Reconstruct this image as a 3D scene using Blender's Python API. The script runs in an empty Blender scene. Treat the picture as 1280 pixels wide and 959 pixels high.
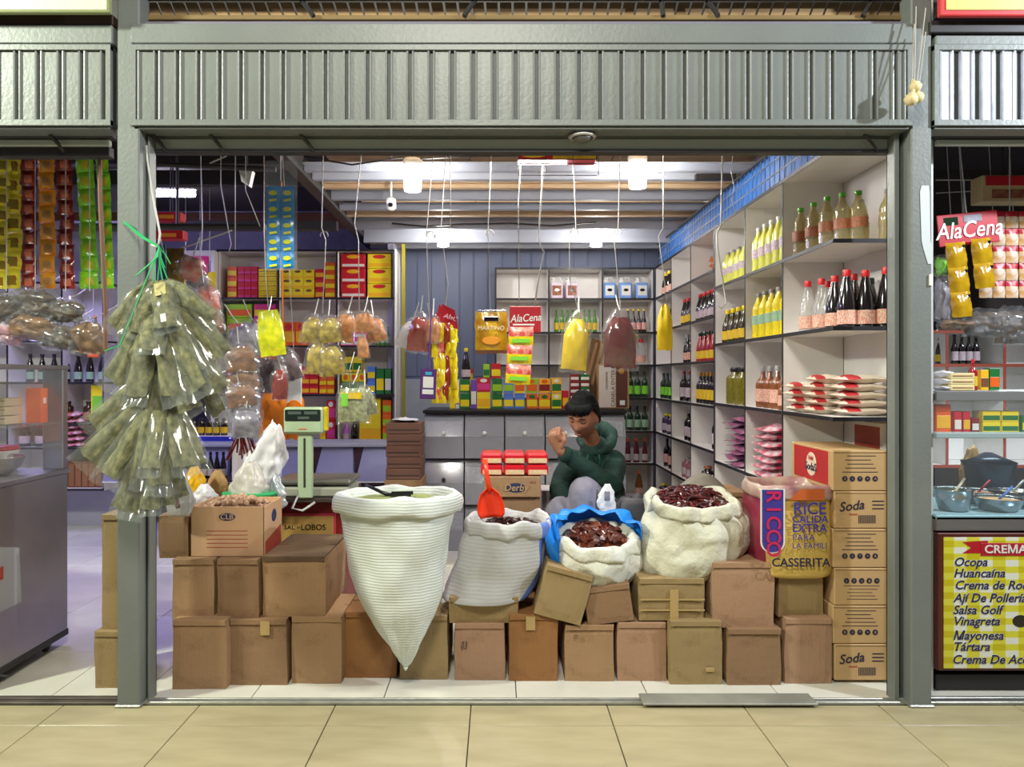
import bpy, math, random
from mathutils import Vector, Matrix, noise
sc = bpy.context.scene
COL = sc.collection
PI = math.pi
# ------------------------------------------------------------------ camera, world, exposure
F = 940.0; VX = 622.0; VY = 470.0; HC = 1.456      # focal length in px, vanishing point, camera height
cam_d = bpy.data.cameras.new('camera'); cam = bpy.data.objects.new('camera', cam_d); COL.objects.link(cam)
cam.location = (0, 0, HC); cam.rotation_euler = (PI/2, 0, 0)
cam_d.sensor_width = 36; cam_d.lens = 36*F/1280; cam_d.shift_x = (640-VX)/1280; cam_d.shift_y = -(479.5-VY)/1280
cam_d.clip_start = 0.05; sc.camera = cam
sc.view_settings.view_transform = 'Standard'; sc.view_settings.look = 'None'; sc.view_settings.gamma = 1
sc.view_settings.exposure = 0.62
w = bpy.data.worlds.new('world'); sc.world = w; w.use_nodes = True
w.node_tree.nodes['Background'].inputs[0].default_value = (0.80, 0.84, 0.92, 1)
w.node_tree.nodes['Background'].inputs[1].default_value = 0.085
def lamp(name, kind, loc, energy, col, size=0.3, sy=None, rot=(0, 0, 0), spot=None):
    d = bpy.data.lights.new(name, kind); d.energy = energy; d.color = col
    if kind == 'AREA':
        d.size = size
        if sy: d.shape = 'RECTANGLE'; d.size_y = sy
    else: d.shadow_soft_size = size
    if spot: d.spot_size = spot; d.spot_blend = .4
    o = bpy.data.objects.new(name, d); COL.objects.link(o); o.location = loc; o.rotation_euler = rot
    return o
def aim(o, t):
    o.rotation_euler = (Vector(t)-o.location).to_track_quat('-Z', 'Y').to_euler()
L1 = lamp('hall_lamp', 'AREA', (-3.9, 1.9, 3.7), 120, (0.95, 1.0, 0.82), .25); aim(L1, (-.4, 3.5, 1.3))
L2 = lamp('hall_lamp', 'AREA', (3.75, 2.1, 3.3), 78, (0.84, 0.91, 1.0), .08); aim(L2, (1.5, 3.4, 2.4))
L3 = lamp('hall_lamp', 'AREA', (-.2, 0.3, 4.3), 92, (1.0, 0.96, 0.84), .9); aim(L3, (0, 3.2, 0.5))
L4 = lamp('stall_lamp', 'AREA', (0.15, 4.35, 2.66), 22, (1.0, 0.98, 0.92), .5, .2); aim(L4, (0.1, 3.7, 0))
L5 = lamp('violet_fill_light', 'AREA', (-3.6, 5.4, 2.9), 42, (0.50, 0.45, 1.0), 1.4, .3); aim(L5, (-3.3, 5.4, 0))  # added violet fill for the left stall, separate from the visible tubes
L6 = lamp('counter_lamp', 'AREA', (2.75, 4.1, 1.62), 6, (0.80, 0.97, 1.0), .7, .1); aim(L6, (2.75, 4.0, 0))

# ------------------------------------------------------------------ helpers
def P(px, py, D): return Vector(((px-VX)*D/F, D, HC-(py-VY)*D/F))
def S(D): return F/D
def X(px, D): return (px-VX)*D/F
def Z(py, D): return HC-(py-VY)*D/F
def lin(c): return tuple(((v/255)/12.92 if v/255 <= .04045 else ((v/255+.055)/1.055)**2.4) for v in c)
MATS = {}
def mat(name, rgb, rough=.6, metal=0, var=0, vscale=8, bump=0, bscale=40, spec=.5, emit=0, coat=0, rgb2=None, sx=(1, 1, 1), bd=.01):
    """plain principled; var = colour variation by noise between rgb and rgb2"""
    if name in MATS: return MATS[name]
    m = bpy.data.materials.new(name); m.use_nodes = True; nt = m.node_tree; b = nt.nodes['Principled BSDF']
    c = lin(rgb)
    b.inputs['Base Color'].default_value = (*c, 1); b.inputs['Roughness'].default_value = rough
    b.inputs['Metallic'].default_value = metal; b.inputs['Specular IOR Level'].default_value = spec
    if coat: b.inputs['Coat Weight'].default_value = coat; b.inputs['Coat Roughness'].default_value = .12
    if emit: b.inputs['Emission Color'].default_value = (*c, 1); b.inputs['Emission Strength'].default_value = emit
    if var or rgb2 or bump:
        tc = nt.nodes.new('ShaderNodeTexCoord'); mp = nt.nodes.new('ShaderNodeMapping'); mp.inputs['Scale'].default_value = sx
        nt.links.new(tc.outputs['Object'], mp.inputs[0])
    if var or rgb2:
        n = nt.nodes.new('ShaderNodeTexNoise'); n.inputs['Scale'].default_value = vscale; n.inputs['Detail'].default_value = 5
        nt.links.new(mp.outputs[0], n.inputs['Vector'])
        r = nt.nodes.new('ShaderNodeValToRGB')
        c2 = lin(rgb2) if rgb2 else tuple(min(1, v*(1+var)) for v in c)
        c1 = c if rgb2 else tuple(v*(1-var) for v in c)
        r.color_ramp.elements[0].position = .35; r.color_ramp.elements[1].position = .65
        r.color_ramp.elements[0].color = (*c1, 1); r.color_ramp.elements[1].color = (*c2, 1)
        nt.links.new(n.outputs['Fac'], r.inputs[0]); nt.links.new(r.outputs[0], b.inputs['Base Color'])
    if bump:
        n2 = nt.nodes.new('ShaderNodeTexNoise'); n2.inputs['Scale'].default_value = bscale; n2.inputs['Detail'].default_value = 4
        nt.links.new(mp.outputs[0], n2.inputs['Vector'])
        bp = nt.nodes.new('ShaderNodeBump'); bp.inputs['Strength'].default_value = bump; bp.inputs['Distance'].default_value = bd
        nt.links.new(n2.outputs['Fac'], bp.inputs['Height']); nt.links.new(bp.outputs[0], b.inputs['Normal'])
    MATS[name] = m; return m
def film(name, rgb=(235, 238, 240), clear=.7, rough=.12, tint=(255, 255, 255)):
    """thin clear plastic or glass: see-through mixed with a glossy, slightly milky skin"""
    if name in MATS: return MATS[name]
    m = bpy.data.materials.new(name); m.use_nodes = True; nt = m.node_tree; nt.nodes.clear()
    out = nt.nodes.new('ShaderNodeOutputMaterial'); tr = nt.nodes.new('ShaderNodeBsdfTransparent'); df = nt.nodes.new('ShaderNodeBsdfDiffuse'); gl = nt.nodes.new('ShaderNodeBsdfGlossy')
    tr.inputs[0].default_value = (*lin(tint), 1); df.inputs['Color'].default_value = (*lin(rgb), 1); gl.inputs['Roughness'].default_value = rough
    fr = nt.nodes.new('ShaderNodeLayerWeight'); fr.inputs[0].default_value = .35
    mr = nt.nodes.new('ShaderNodeMapRange'); mr.inputs['To Min'].default_value = .035; mr.inputs['To Max'].default_value = .26
    m1 = nt.nodes.new('ShaderNodeMixShader'); m1.inputs[0].default_value = (1-clear)*.42; m2 = nt.nodes.new('ShaderNodeMixShader')
    nt.links.new(tr.outputs[0], m1.inputs[1]); nt.links.new(df.outputs[0], m1.inputs[2]); nt.links.new(fr.outputs['Facing'], mr.inputs['Value'])
    nt.links.new(mr.outputs[0], m2.inputs[0]); nt.links.new(m1.outputs[0], m2.inputs[1]); nt.links.new(gl.outputs[0], m2.inputs[2]); nt.links.new(m2.outputs[0], out.inputs[0])
    MATS[name] = m; return m

class MB:
    def __init__(s): s.v = []; s.f = []; s.m = []
    def add(s, vs, fs, mi=0):
        o = len(s.v); s.v += [tuple(v) for v in vs]; s.f += [tuple(i+o for i in f) for f in fs]; s.m += [mi]*len(fs); return s
    def box(s, x0, x1, y0, y1, z0, z1, mi=0, rot=None, piv=None):
        vs = [Vector((x, y, z)) for z in (z0, z1) for y in (y0, y1) for x in (x0, x1)]
        if rot is not None:
            p = Vector(piv) if piv else Vector(((x0+x1)/2, (y0+y1)/2, (z0+z1)/2)); vs = [rot @ (v-p)+p for v in vs]
        return s.add(vs, [(0, 2, 3, 1), (4, 5, 7, 6), (0, 1, 5, 4), (2, 6, 7, 3), (0, 4, 6, 2), (1, 3, 7, 5)], mi)
    def bbox(s, x0, x1, y0, y1, z0, z1, b=.003, mi=0):
        """box with chamfered edges"""
        vs = []; idx = {}
        X_ = (x0, x1); Y_ = (y0, y1); Z_ = (z0, z1)
        for i in range(2):
            for j in range(2):
                for k in range(2):
                    sx, sy, sz = 1-2*i, 1-2*j, 1-2*k
                    for a in range(3):
                        d = [b, b, b]; d[a] = 0
                        idx[i, j, k, a] = len(vs)
                        vs.append((X_[i]+sx*d[0], Y_[j]+sy*d[1], Z_[k]+sz*d[2]))
        fs = []
        for a in range(3):
            u, w_ = (a+1) % 3, (a+2) % 3
            for e in range(2):
                q = []
                for (p, r) in ((0, 0), (1, 0), (1, 1), (0, 1)):
                    c = [0, 0, 0]; c[a] = e; c[u] = p; c[w_] = r; q.append(idx[c[0], c[1], c[2], a])
                fs.append(q if e else q[::-1])
        for a in range(3):
            u, w_ = (a+1) % 3, (a+2) % 3
            for p in range(2):
                for r in range(2):
                    c0 = [0, 0, 0]; c0[u] = p; c0[w_] = r; c1 = list(c0); c1[a] = 1
                    q = [idx[(*c0, u)], idx[(*c1, u)], idx[(*c1, w_)], idx[(*c0, w_)]]
                    fs.append(q if (p+r) % 2 == 0 else q[::-1])
        for i in range(2):
            for j in range(2):
                for k in range(2):
                    q = [idx[i, j, k, 0], idx[i, j, k, 1], idx[i, j, k, 2]]
                    fs.append(q if (i+j+k) % 2 else q[::-1])
        return s.add(vs, fs, mi)
    def lathe(s, prof, n=12, mi=0, c=(0, 0, 0), sx=1, sy=1):
        """prof: list of (z, r)"""
        vs = []; fs = []
        for (z, r) in prof:
            for i in range(n):
                a = 2*PI*i/n; vs.append((c[0]+r*math.cos(a)*sx, c[1]+r*math.sin(a)*sy, c[2]+z))
        for k in range(len(prof)-1):
            for i in range(n):
                j = (i+1) % n; fs.append((k*n+i, k*n+j, (k+1)*n+j, (k+1)*n+i))
        if prof[0][1] > 1e-6: fs.append(tuple(range(n))[::-1])
        if prof[-1][1] > 1e-6: fs.append(tuple((len(prof)-1)*n+i for i in range(n)))
        return s.add(vs, fs, mi)
    def tube(s, pts, r, n=6, mi=0, cap=True):
        pts = [Vector(p) for p in pts]; vs = []; fs = []; up = Vector((0, 0, 1)); prev = None
        for i, p in enumerate(pts):
            t = (pts[min(i+1, len(pts)-1)]-pts[max(i-1, 0)]).normalized()
            if prev is None: a = t.cross(up if abs(t.z) < .9 else Vector((1, 0, 0))).normalized()
            else: a = (prev-t*prev.dot(t)).normalized()
            prev = a; b_ = t.cross(a); rr = r[i] if isinstance(r, (list, tuple)) else r
            for k in range(n):
                an = 2*PI*k/n; vs.append(p+a*math.cos(an)*rr+b_*math.sin(an)*rr)
        for i in range(len(pts)-1):
            for k in range(n):
                j = (k+1) % n; fs.append((i*n+k, i*n+j, (i+1)*n+j, (i+1)*n+k))
        if cap: fs.append(tuple(range(n))[::-1]); fs.append(tuple((len(pts)-1)*n+k for k in range(n)))
        return s.add(vs, fs, mi)
    def mesh(s, name, mats, smooth=False):
        me = bpy.data.meshes.new(name); me.from_pydata(s.v, [], s.f)
        for m in (mats if isinstance(mats, (list, tuple)) else [mats]): me.materials.append(m)
        if any(s.m): me.polygons.foreach_set('material_index', s.m)
        if smooth: me.polygons.foreach_set('use_smooth', [True]*len(s.f))
        me.update(); return me
    def build(s, name, mats, parent=None, smooth=False, loc=None, rot=None):
        return link(name, s.mesh(name, mats, smooth), parent, loc, rot)
def link(name, data, parent=None, loc=None, rot=None, scale=None):
    o = bpy.data.objects.new(name, data); COL.objects.link(o)
    if parent is not None: o.parent = parent
    if loc is not None: o.location = loc
    if rot is not None: o.rotation_euler = rot
    if scale is not None: o.scale = scale
    return o
def tag(o, label=None, cat=None, group=None, kind=None):
    if label: o['label'] = label
    if cat: o['category'] = cat
    if group: o['group'] = group
    if kind: o['kind'] = kind
    return o
def T(name, label, cat, loc=(0, 0, 0), rz=0, group=None, scale=None, rot=None):
    o = link(name, None, None, loc, rot or (0, 0, rz), scale); o.empty_display_size = .05
    return tag(o, label, cat, group)
def st(o, label=None): return tag(o, label, None, None, 'structure')
def text(s, parent, loc, size, m, rot=(PI/2, 0, 0), ext=.0008, off=0, shear=0, align='CENTER', name='lettering', sx=1):
    d = bpy.data.curves.new(name, 'FONT'); d.body = s.replace('M', chr(0x39c)) if off else s; d.size = size; d.extrude = ext; d.offset = off; d.shear = shear
    d.align_x = align; d.align_y = 'CENTER'; d.materials.append(m); d.resolution_u = 3
    tmp = bpy.data.objects.new('tmp', d); me = bpy.data.meshes.new_from_object(tmp); bpy.data.objects.remove(tmp); me.name = name
    if not me.materials: me.materials.append(m)
    return link(name, me, parent, loc, rot, (sx, 1, 1))
ORD = ['first', 'second', 'third', 'fourth', 'fifth', 'sixth', 'seventh', 'eighth', 'ninth', 'tenth', 'eleventh', 'twelfth', 'thirteenth', 'fourteenth', 'fifteenth']
def nth(i, n, frm='left'):
    if n == 1: return 'lone'
    if i == 0: return 'leftmost' if frm == 'left' else 'nearest'
    if i == n-1: return 'rightmost' if frm == 'left' else 'farthest'
    return ORD[i]+' from '+('left' if frm == 'left' else 'the front')
rnd = random.Random(7)
PCACHE = {}
def pouch_mesh(key, mats, w, h, t, nx=8, nz=10, cr=.01, top=.35, bot=1.0, seed=0, flat=.06, bulge=.9, mfun=None, zlow=.0):
    """flat-sealed bag hanging from its top at z=0 down to -h: narrow top, full bottom, sealed ends"""
    if key in PCACHE: return PCACHE[key]
    mb = MB()
    for side in (1, -1):
        vs = []; fs = []; ms = []
        for j in range(nz+1):
            v = j/nz                               # 0 top .. 1 bottom
            ww = w*(top+(bot-top)*min(1, (v/.35))**.7) if top < bot else w*(top+(bot-top)*v)
            env = 0 if v < flat or v > 1-flat else math.sin(PI*((v-flat)/(1-2*flat))**(1+zlow))**.6
            for i in range(nx+1):
                u = i/nx*2-1
                e = (1-abs(u)**2.4)**bulge if abs(u) < 1 else 0
                y = side*t/2*env*e
                q = Vector((u*3+seed, v*4, side*.7+seed))
                dn = noise.noise(q*1.7)*cr+noise.noise(q*4.1)*cr*.5
                vs.append((u*ww/2+(noise.noise(q*2+Vector((9, 0, 0)))*cr if abs(u) < 1 else noise.noise(Vector((v*5, seed, u)))*cr*.6),
                           y+dn*(1 if abs(u) < 1 and 0 < j < nz else 0)*(1 if e else 0)+noise.noise(Vector((u*1.5, v*2.5, seed)))*cr*1.2, -v*h+(noise.noise(Vector((u*3, seed, 1.5)))*cr*.6 if j in (0, nz) else 0)))
        for j in range(nz):
            for i in range(nx):
                a = j*(nx+1)+i; q = (a, a+nx+1, a+nx+2, a+1)
                fs.append(q if side < 0 else q[::-1]); ms.append(mfun(i/nx, j/nz, side) if mfun else 0)
        o = len(mb.v); mb.v += vs; mb.f += [tuple(k+o for k in f) for f in fs]; mb.m += ms
    me = mb.mesh(key if isinstance(key, str) else 'pouch', mats, True); PCACHE[key] = me; return me
# ------------------------------------------------------------------ materials
M_green = mat('painted_steel', (116, 121, 117), .42, .0, .06, 3, .15, 60)
M_green_d = mat('painted_steel_shaded', (64, 66, 64), .5, 0, .06, 3)  # darker copy of the steel paint, recess shade put into the colour
M_dark = mat('dark_steel', (52, 50, 50), .5, .2)
M_blk = mat('black_edge', (26, 24, 30), .45)
M_white = mat('white_melamine', (226, 222, 218), .4, 0, .02)
M_tile = mat('beige_tile', (180, 169, 134), .28, 0, 0, 3, .03, 30, rgb2=(166, 154, 120), sx=(1, 4, 1))
M_tile_in = mat('white_tile', (228, 226, 214), .22, 0, 0, 3, rgb2=(216, 213, 200))
M_grout = mat('grout', (62, 56, 48), .9)
M_blue = mat('blue_grey_board', (98, 108, 138), .5, 0, .06, 5, .05, 30, sx=(3, 1, .4))
M_blue_v = mat('blue_sheet', (24, 104, 190), .45)
M_ply = mat('plywood', (206, 180, 146), .7, 0, 0, 2.2, .1, 30, rgb2=(184, 152, 118), sx=(1, 6, 1))
M_purlin = mat('galvanised', (150, 154, 166), .6, .0, .08, 4, sx=(.4, 3, 1))
M_wood_d = mat('dark_wood', (158, 128, 88), .8, 0, .2, 5, .1, 30)
M_mt = mat('worn_metal', (168, 168, 160), .35, .6, .1, 12, .1, 40)
M_steel = mat('stainless', (170, 166, 168), .33, .85, .08, 3, .15, 6)
M_glass = film('glass', (215, 225, 228), .86, .05)
M_grey_wall = mat('grey_wall', (120, 116, 130), .8, 0, .08, 2)
M_lila_wall = mat('pale_wall', (168, 166, 184), .7, 0, .05, 2)
# ------------------------------------------------------------------ floor
fl = st(link('floor', MB().box(-5.6, 4.6, -1.5, 9.2, -.08, -.012).mesh('floor', M_grout)), 'tiled floor running from the hall into the stalls')
TC = {}
def tiles(x0, n, y0, m, mt, sz=.6, zt=0, xmin=-9, xmax=9, ymin=-9, ymax=99, tilt=0):
    for i in range(n):
        for j in range(m):
            a, b = x0+i*sz, x0+(i+1)*sz; c, d = y0+j*sz, y0+(j+1)*sz
            a, b, c, d = max(a, xmin), min(b, xmax), max(c, ymin), min(d, ymax)
            if b-a < .02 or d-c < .02: continue
            k = (round(b-a, 3), round(d-c, 3), mt.name)
            if k not in TC: TC[k] = MB().bbox(-(b-a)/2+.0022, (b-a)/2-.0022, -(d-c)/2+.0022, (d-c)/2-.0022, -.012, 0, .0015).mesh('tile', mt)
            link('tile', TC[k], fl, ((a+b)/2, (c+d)/2, zt))
tiles(-.117-.6*9, 17, 2.53-.6*5, 7, M_tile, ymax=3.325)
tiles(.085-.6*4-.6, 9, 3.37, 8, M_tile_in, xmin=-1.63, xmax=1.95)
tiles(-2.03-.6*6, 7, 3.37, 9, M_tile_in, xmax=-1.63)
tiles(1.95, 5, 3.37, 5, M_tile_in)
# hall floor drain plates (two dark bars at the lower left)
for (a, b) in ((-8, 82), (146, 228)):
    D0 = 2.78; x0, x1 = X(a, D0), X(b, D0)
    g = T('floor_drain', 'dark metal floor drain plate, %s of two at bottom left' % ('left' if a < 0 else 'right'), 'drain', ((x0+x1)/2, 2.70, .0))
    g2 = MB().bbox(-(x1-x0)/2, (x1-x0)/2, -.07, .085, 0, .004, .001).build('frame', M_dark, g)
    mm = MB()
    for k in range(9): mm.box(-(x1-x0)/2+.015, (x1-x0)/2-.015, -.06+k*.015, -.053+k*.015, .004, .006)
    mm.build('grating', M_blk, g)
# threshold rails
r = MB(); r.bbox(X(182, 3.35), X(1166, 3.35), 3.33, 3.37, 0, .008, .002); r.bbox(X(182, 3.35), X(1166, 3.35), 3.325, 3.333, 0, .014, .002); r.bbox(X(182, 3.35), X(1166, 3.35), 3.362, 3.372, 0, .014, .002)
st(r.build('trim_1', M_mt), 'bright metal threshold rail across the wide stall opening')
r = MB(); r.bbox(-3.6, X(182, 3.35), 3.325, 3.40, -.002, .012, .003); r.bbox(-3.6, X(182, 3.35), 3.35, 3.36, .01, .02, .002)
st(r.build('trim_2', mat('dull_rail', (92, 84, 76), .6, .3, .2, 8)), 'dull dark threshold rail under the left stall opening')
r = MB(); r.bbox(X(1166, 3.35), 3.6, 3.325, 3.345, 0, .014, .002); r.bbox(X(1166, 3.35), 3.6, 3.37, 3.39, 0, .014, .002)
st(r.build('trim_3', M_mt), 'double metal threshold rail under the right stall opening')
st(MB().bbox(X(800, 3.36), X(1015, 3.36), 3.29, 3.40, .012, .022, .003).build('trim_4', mat('plate', (150, 150, 140), .5, .3, .1)), 'flat grey plate lying over the threshold rail')
# ------------------------------------------------------------------ posts of the front
def post(px0, px1, D, z1, label, dep=.1):
    o = MB(); x0, x1 = X(px0, D), X(px1, D)
    o.bbox(x0, x1, D, D+dep, 0, z1, .006)
    p = st(o.build('post', M_green), label)
    f = MB(); f.bbox(x0-.008, x1+.008, D-.008, D+dep+.008, 0, .012, .003); f.build('foot_plate', M_mt, p)
    w_ = MB()
    for k in range(7): w_.add([(x0+rnd.uniform(-.012, .02)+(x1-x0)*(k % 2), D-.004-rnd.random()*.01, .0), (x0+.03+(x1-x0-.04)*(k % 2), D-.012, .0), (x0+.02+(x1-x0-.03)*(k % 2), D-.001, .03+.05*rnd.random())], [(0, 1, 2)])
    return p
pl = post(146, 174, 3.30, 3.2, 'tall grey green steel post left of the wide opening')
pr = post(1139, 1165, 3.30, 3.2, 'tall blue grey steel post right of the wide opening')
# paint patch and stickers on the right post
pp = MB(); zz = [(232, 1152, 1161), (240, 1150, 1162), (300, 1152, 1163), (310, 1154, 1165), (330, 1160, 1165)]
vs = [];
for (y, a, b) in zz: vs += [P(a, y, 3.298), P(b, y, 3.298)]
pp.add(vs, [(0+2*i, 1+2*i, 3+2*i, 2+2*i) for i in range(4)]); pp.build('paint_patch', mat('pale_paint', (196, 202, 204), .5), pr)
MB().box(X(1161, 3.3), X(1165, 3.3), 3.292, 3.3, Z(357, 3.3), Z(343, 3.3)).build('sticker', M_white, pr)
def rail(px0, px1, D, z0, z1, label, slots=True):
    a, b = X(px0, D), X(px1, D); o = MB(); t = .010
    o.bbox(a, a+t, D, D+.07, z0, z1, .002); o.bbox(b-t, b, D, D+.07, z0, z1, .002); o.bbox(a, b, D+.06, D+.07, z0, z1, .002)
    q = st(o.build('guide_rail', M_green, None), label)
    MB().bbox(a-.002, a+.02, D-.004, D+.008, z0, z1, .002).build('lip', M_green, q)
    return q
rail(175, 187, 3.36, .0, Z(170, 3.36), 'steel shutter guide rail beside the left post')
rail(1118, 1137, 3.36, .0, Z(165, 3.36), 'steel shutter guide rail beside the right post')
# ------------------------------------------------------------------ fascia: lintel beams and ribbed shutter housings
def housing(px0, px1, label, D=3.30, first=172, pitch=26.35, gap=3.5, m2=None):
    x0, x1 = X(px0, D), X(px1, D); zb, zt = Z(158, D), Z(57, D)
    o = MB(); o.bbox(x0, x1, D+.006, D+.04, zb, zt, .003)
    h = st(o.build('shutter_housing', M_green_d), label)
    fr = MB(); e = X(632, D)-X(622, D)
    fr.bbox(x0, x1, D-.014, D+.01, zt-.024, zt, .001); fr.bbox(x0, x1, D-.014, D+.01, zb, zb+.026, .001)
    fr.bbox(x0, x0+.022, D-.0139, D+.01, zb+.001, zt-.001, .001); fr.bbox(x1-.022, x1, D-.0139, D+.01, zb+.001, zt-.001, .001)
    fr.build('frame', M_green, h)
    pw = pitch/S(D); k = 0; xx = X(first, D)
    me = None
    while xx+pw*.3 < x1-.02:
        wdt = min(pw-gap/S(D), x1-.024-xx)
        if k == 0 or wdt < pw-gap/S(D)-.001 or me is None:
            q = MB(); z0, z1 = zb+.028, zt-.026
            # folded panel: flat field with a raised flange on each side
            prof = [(0, .006), (.002, -.010), (.008, -.012), (.012, -.004), (wdt-.012, -.004), (wdt-.008, -.012), (wdt-.002, -.010), (wdt, .006)]
            vs = [(a, b, z) for z in (z0, z1) for (a, b) in prof]; n = len(prof)
            q.add(vs, [(i, i+1, n+i+1, n+i) for i in range(n-1)]+[tuple(range(n)), tuple(range(2*n-1, n-1, -1))])
            me2 = q.mesh('panel', m2 or M_green)
            if wdt >= pw-gap/S(D)-.001: me = me2
        else: me2 = me
        link('panel', me2, h, (xx, D+.002, 0)); xx += pw; k += 1
    # sheet-metal return at the bottom
    MB().bbox(x0+.01, x1-.01, D+.0, D+.10, zb-.012, zb-.001, .002).build('bottom_flange', M_green, h)
    return h
housing(165, 1139, 'long ribbed shutter housing above the wide opening')
housing(-300, 140, 'ribbed shutter housing above the left stall', first=-300, pitch=27.0)
housing(1166, 1500, 'ribbed shutter housing above the right stall', first=1173, pitch=26, gap=8, m2=mat('bright_sheet', (205, 210, 222), .3, .35, .1, 14, .2, 9))
def beam(px0, px1, y0, y1, D, label, dep=.08, m=None, kd='lintel_beam'):
    return st(MB().bbox(X(px0, D), X(px1, D), D, D+dep, Z(y1, D), Z(y0, D), .004).build(kd, m or M_green), label)
beam(163, 1141, 29, 54, 3.29, 'wide grey steel lintel beam over the ribbed housing')
beam(-300, 140, 31, 54, 3.29, 'grey steel lintel beam over the left stall')
beam(1170, 1500, 44, 56, 3.29, 'grey steel lintel beam over the right stall')
# underside: dark slot and pale bottom bar of the rolled shutter
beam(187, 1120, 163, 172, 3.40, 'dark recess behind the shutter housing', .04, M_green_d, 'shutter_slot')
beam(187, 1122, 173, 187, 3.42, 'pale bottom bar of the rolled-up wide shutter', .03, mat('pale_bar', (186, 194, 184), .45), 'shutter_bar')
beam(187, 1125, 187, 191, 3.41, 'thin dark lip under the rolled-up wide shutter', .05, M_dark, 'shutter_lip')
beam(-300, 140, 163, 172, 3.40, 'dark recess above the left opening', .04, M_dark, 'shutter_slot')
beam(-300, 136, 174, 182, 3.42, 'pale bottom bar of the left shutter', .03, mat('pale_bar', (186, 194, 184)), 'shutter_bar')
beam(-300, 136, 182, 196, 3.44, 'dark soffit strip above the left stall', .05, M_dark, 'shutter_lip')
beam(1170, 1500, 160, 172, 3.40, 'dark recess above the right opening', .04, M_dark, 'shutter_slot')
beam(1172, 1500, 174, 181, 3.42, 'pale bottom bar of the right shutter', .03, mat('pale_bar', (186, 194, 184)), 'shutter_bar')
# brackets under the slot
for i, (px, lab) in enumerate([(190, 'left end of the wide opening'), (262, 'left part of the wide opening'), (375, 'torn strap under the ribbed housing'), (62, 'left stall opening'), (1080, 'right end of the wide opening')]):
    a = P(px, 168, 3.37); b = P(px+18, 190, 3.41)
    t = MB(); t.tube([a, (a+b)/2+Vector((.004, 0, 0)), b], [.008, .009, .006], 4)
    st(t.build('bracket', M_dark), 'dark steel bracket, '+lab)
# header wall that closes the space above the opening behind the fascia
st(MB().box(-3.8, 3.8, 3.36, 3.41, Z(160, 3.4), Z(32, 3.4)).build('wall_front', M_grey_wall), 'sheet closing the front above the openings')
# ------------------------------------------------------------------ hall roof strip above the fascia
wf = MB().box(-4, 4, 3.62, 3.66, 2.9, 4.3).build('wall_hall_upper', M_dark); st(wf, 'dark upper hall wall behind the roof slats')
sl = st(MB().bbox(X(163, 3.4), X(1143, 3.4), 3.38, 3.44, Z(27, 3.4), Z(21, 3.4), .003).build('trim_5', mat('tan_board', (126, 104, 62), .7, 0, .15, 9, sx=(.3, 3, 3))), 'long narrow wooden board lying on the lintel beam')
stm = {}
for i in range(58):
    a = 172+i*16.8
    q = MB(); tilt = .03*math.cos(i*.055); x0 = X(a, 3.45); wdt = .052
    q.add([(x0-tilt, 3.45, Z(3, 3.45)), (x0+wdt-tilt, 3.45, Z(3, 3.45)), (x0+wdt, 3.44, Z(22, 3.45)), (x0, 3.44, Z(22, 3.45)),
           (x0-tilt, 3.465, Z(3, 3.45)), (x0+wdt-tilt, 3.465, Z(3, 3.45)), (x0+wdt, 3.455, Z(22, 3.45)), (x0, 3.455, Z(22, 3.45))],
          [(3, 2, 1, 0), (4, 5, 6, 7), (0, 1, 5, 4), (2, 3, 7, 6), (1, 2, 6, 5), (3, 0, 4, 7)])
    q.build('slat', M_wood_d, sl)
for i, (a, b) in enumerate([(372, 392), (598, 580), (826, 829), (880, 898), (1095, 1078)]):
    q = MB(); q.tube([P(a, -6, 3.40), P(b, 20, 3.37)], .011, 4)
    q.build('roof_strut', M_dark, sl)
sl2 = MB().bbox(X(163, 3.4), X(1143, 3.4), 3.36, 3.40, Z(2, 3.4), Z(-14, 3.4), .003).build('rafter_beam', M_dark, sl)
# signs at the top corners
def sign(px0, px1, y0, y1, D, label, m1, m2, e):
    s_ = T('sign_board', label, 'sign', P((px0+px1)/2, y1, D)); wd = (px1-px0)/S(D); hh = (y1-y0)/S(D)
    MB().bbox(-wd/2, wd/2, 0, .03, 0, hh, .004).build('frame', m1, s_)
    MB().bbox(-wd/2+e, wd/2-e, -.004, .004, e, hh, .001).build('sign_face', m2, s_); return s_
sign(-200, 136, -60, 15, 3.22, 'pale yellow green sign board above the left stall', mat('sign_edge', (150, 158, 110), .5), mat('sign_pale', (222, 232, 170), .4), .008)
sr = sign(1176, 1450, -60, 19, 3.22, 'red framed yellow sign board above the right stall', mat('sign_red', (205, 60, 62), .4), mat('sign_yellow', (214, 208, 118), .4, 0, 0, 5, rgb2=(190, 200, 110)), .022)
st(MB().bbox(X(1160, 3.3), X(1500, 3.3), 3.28, 3.36, Z(43, 3.3), Z(28, 3.3), .003).build('trim_6', M_dark), 'dark ledge under the red framed sign')
st(MB().bbox(X(-300, 3.3), X(141, 3.3), 3.30, 3.36, Z(31, 3.3), Z(18, 3.3), .003).build('trim_7', mat('brown_ledge', (66, 48, 38), .6)), 'brown ledge under the pale sign')
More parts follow.
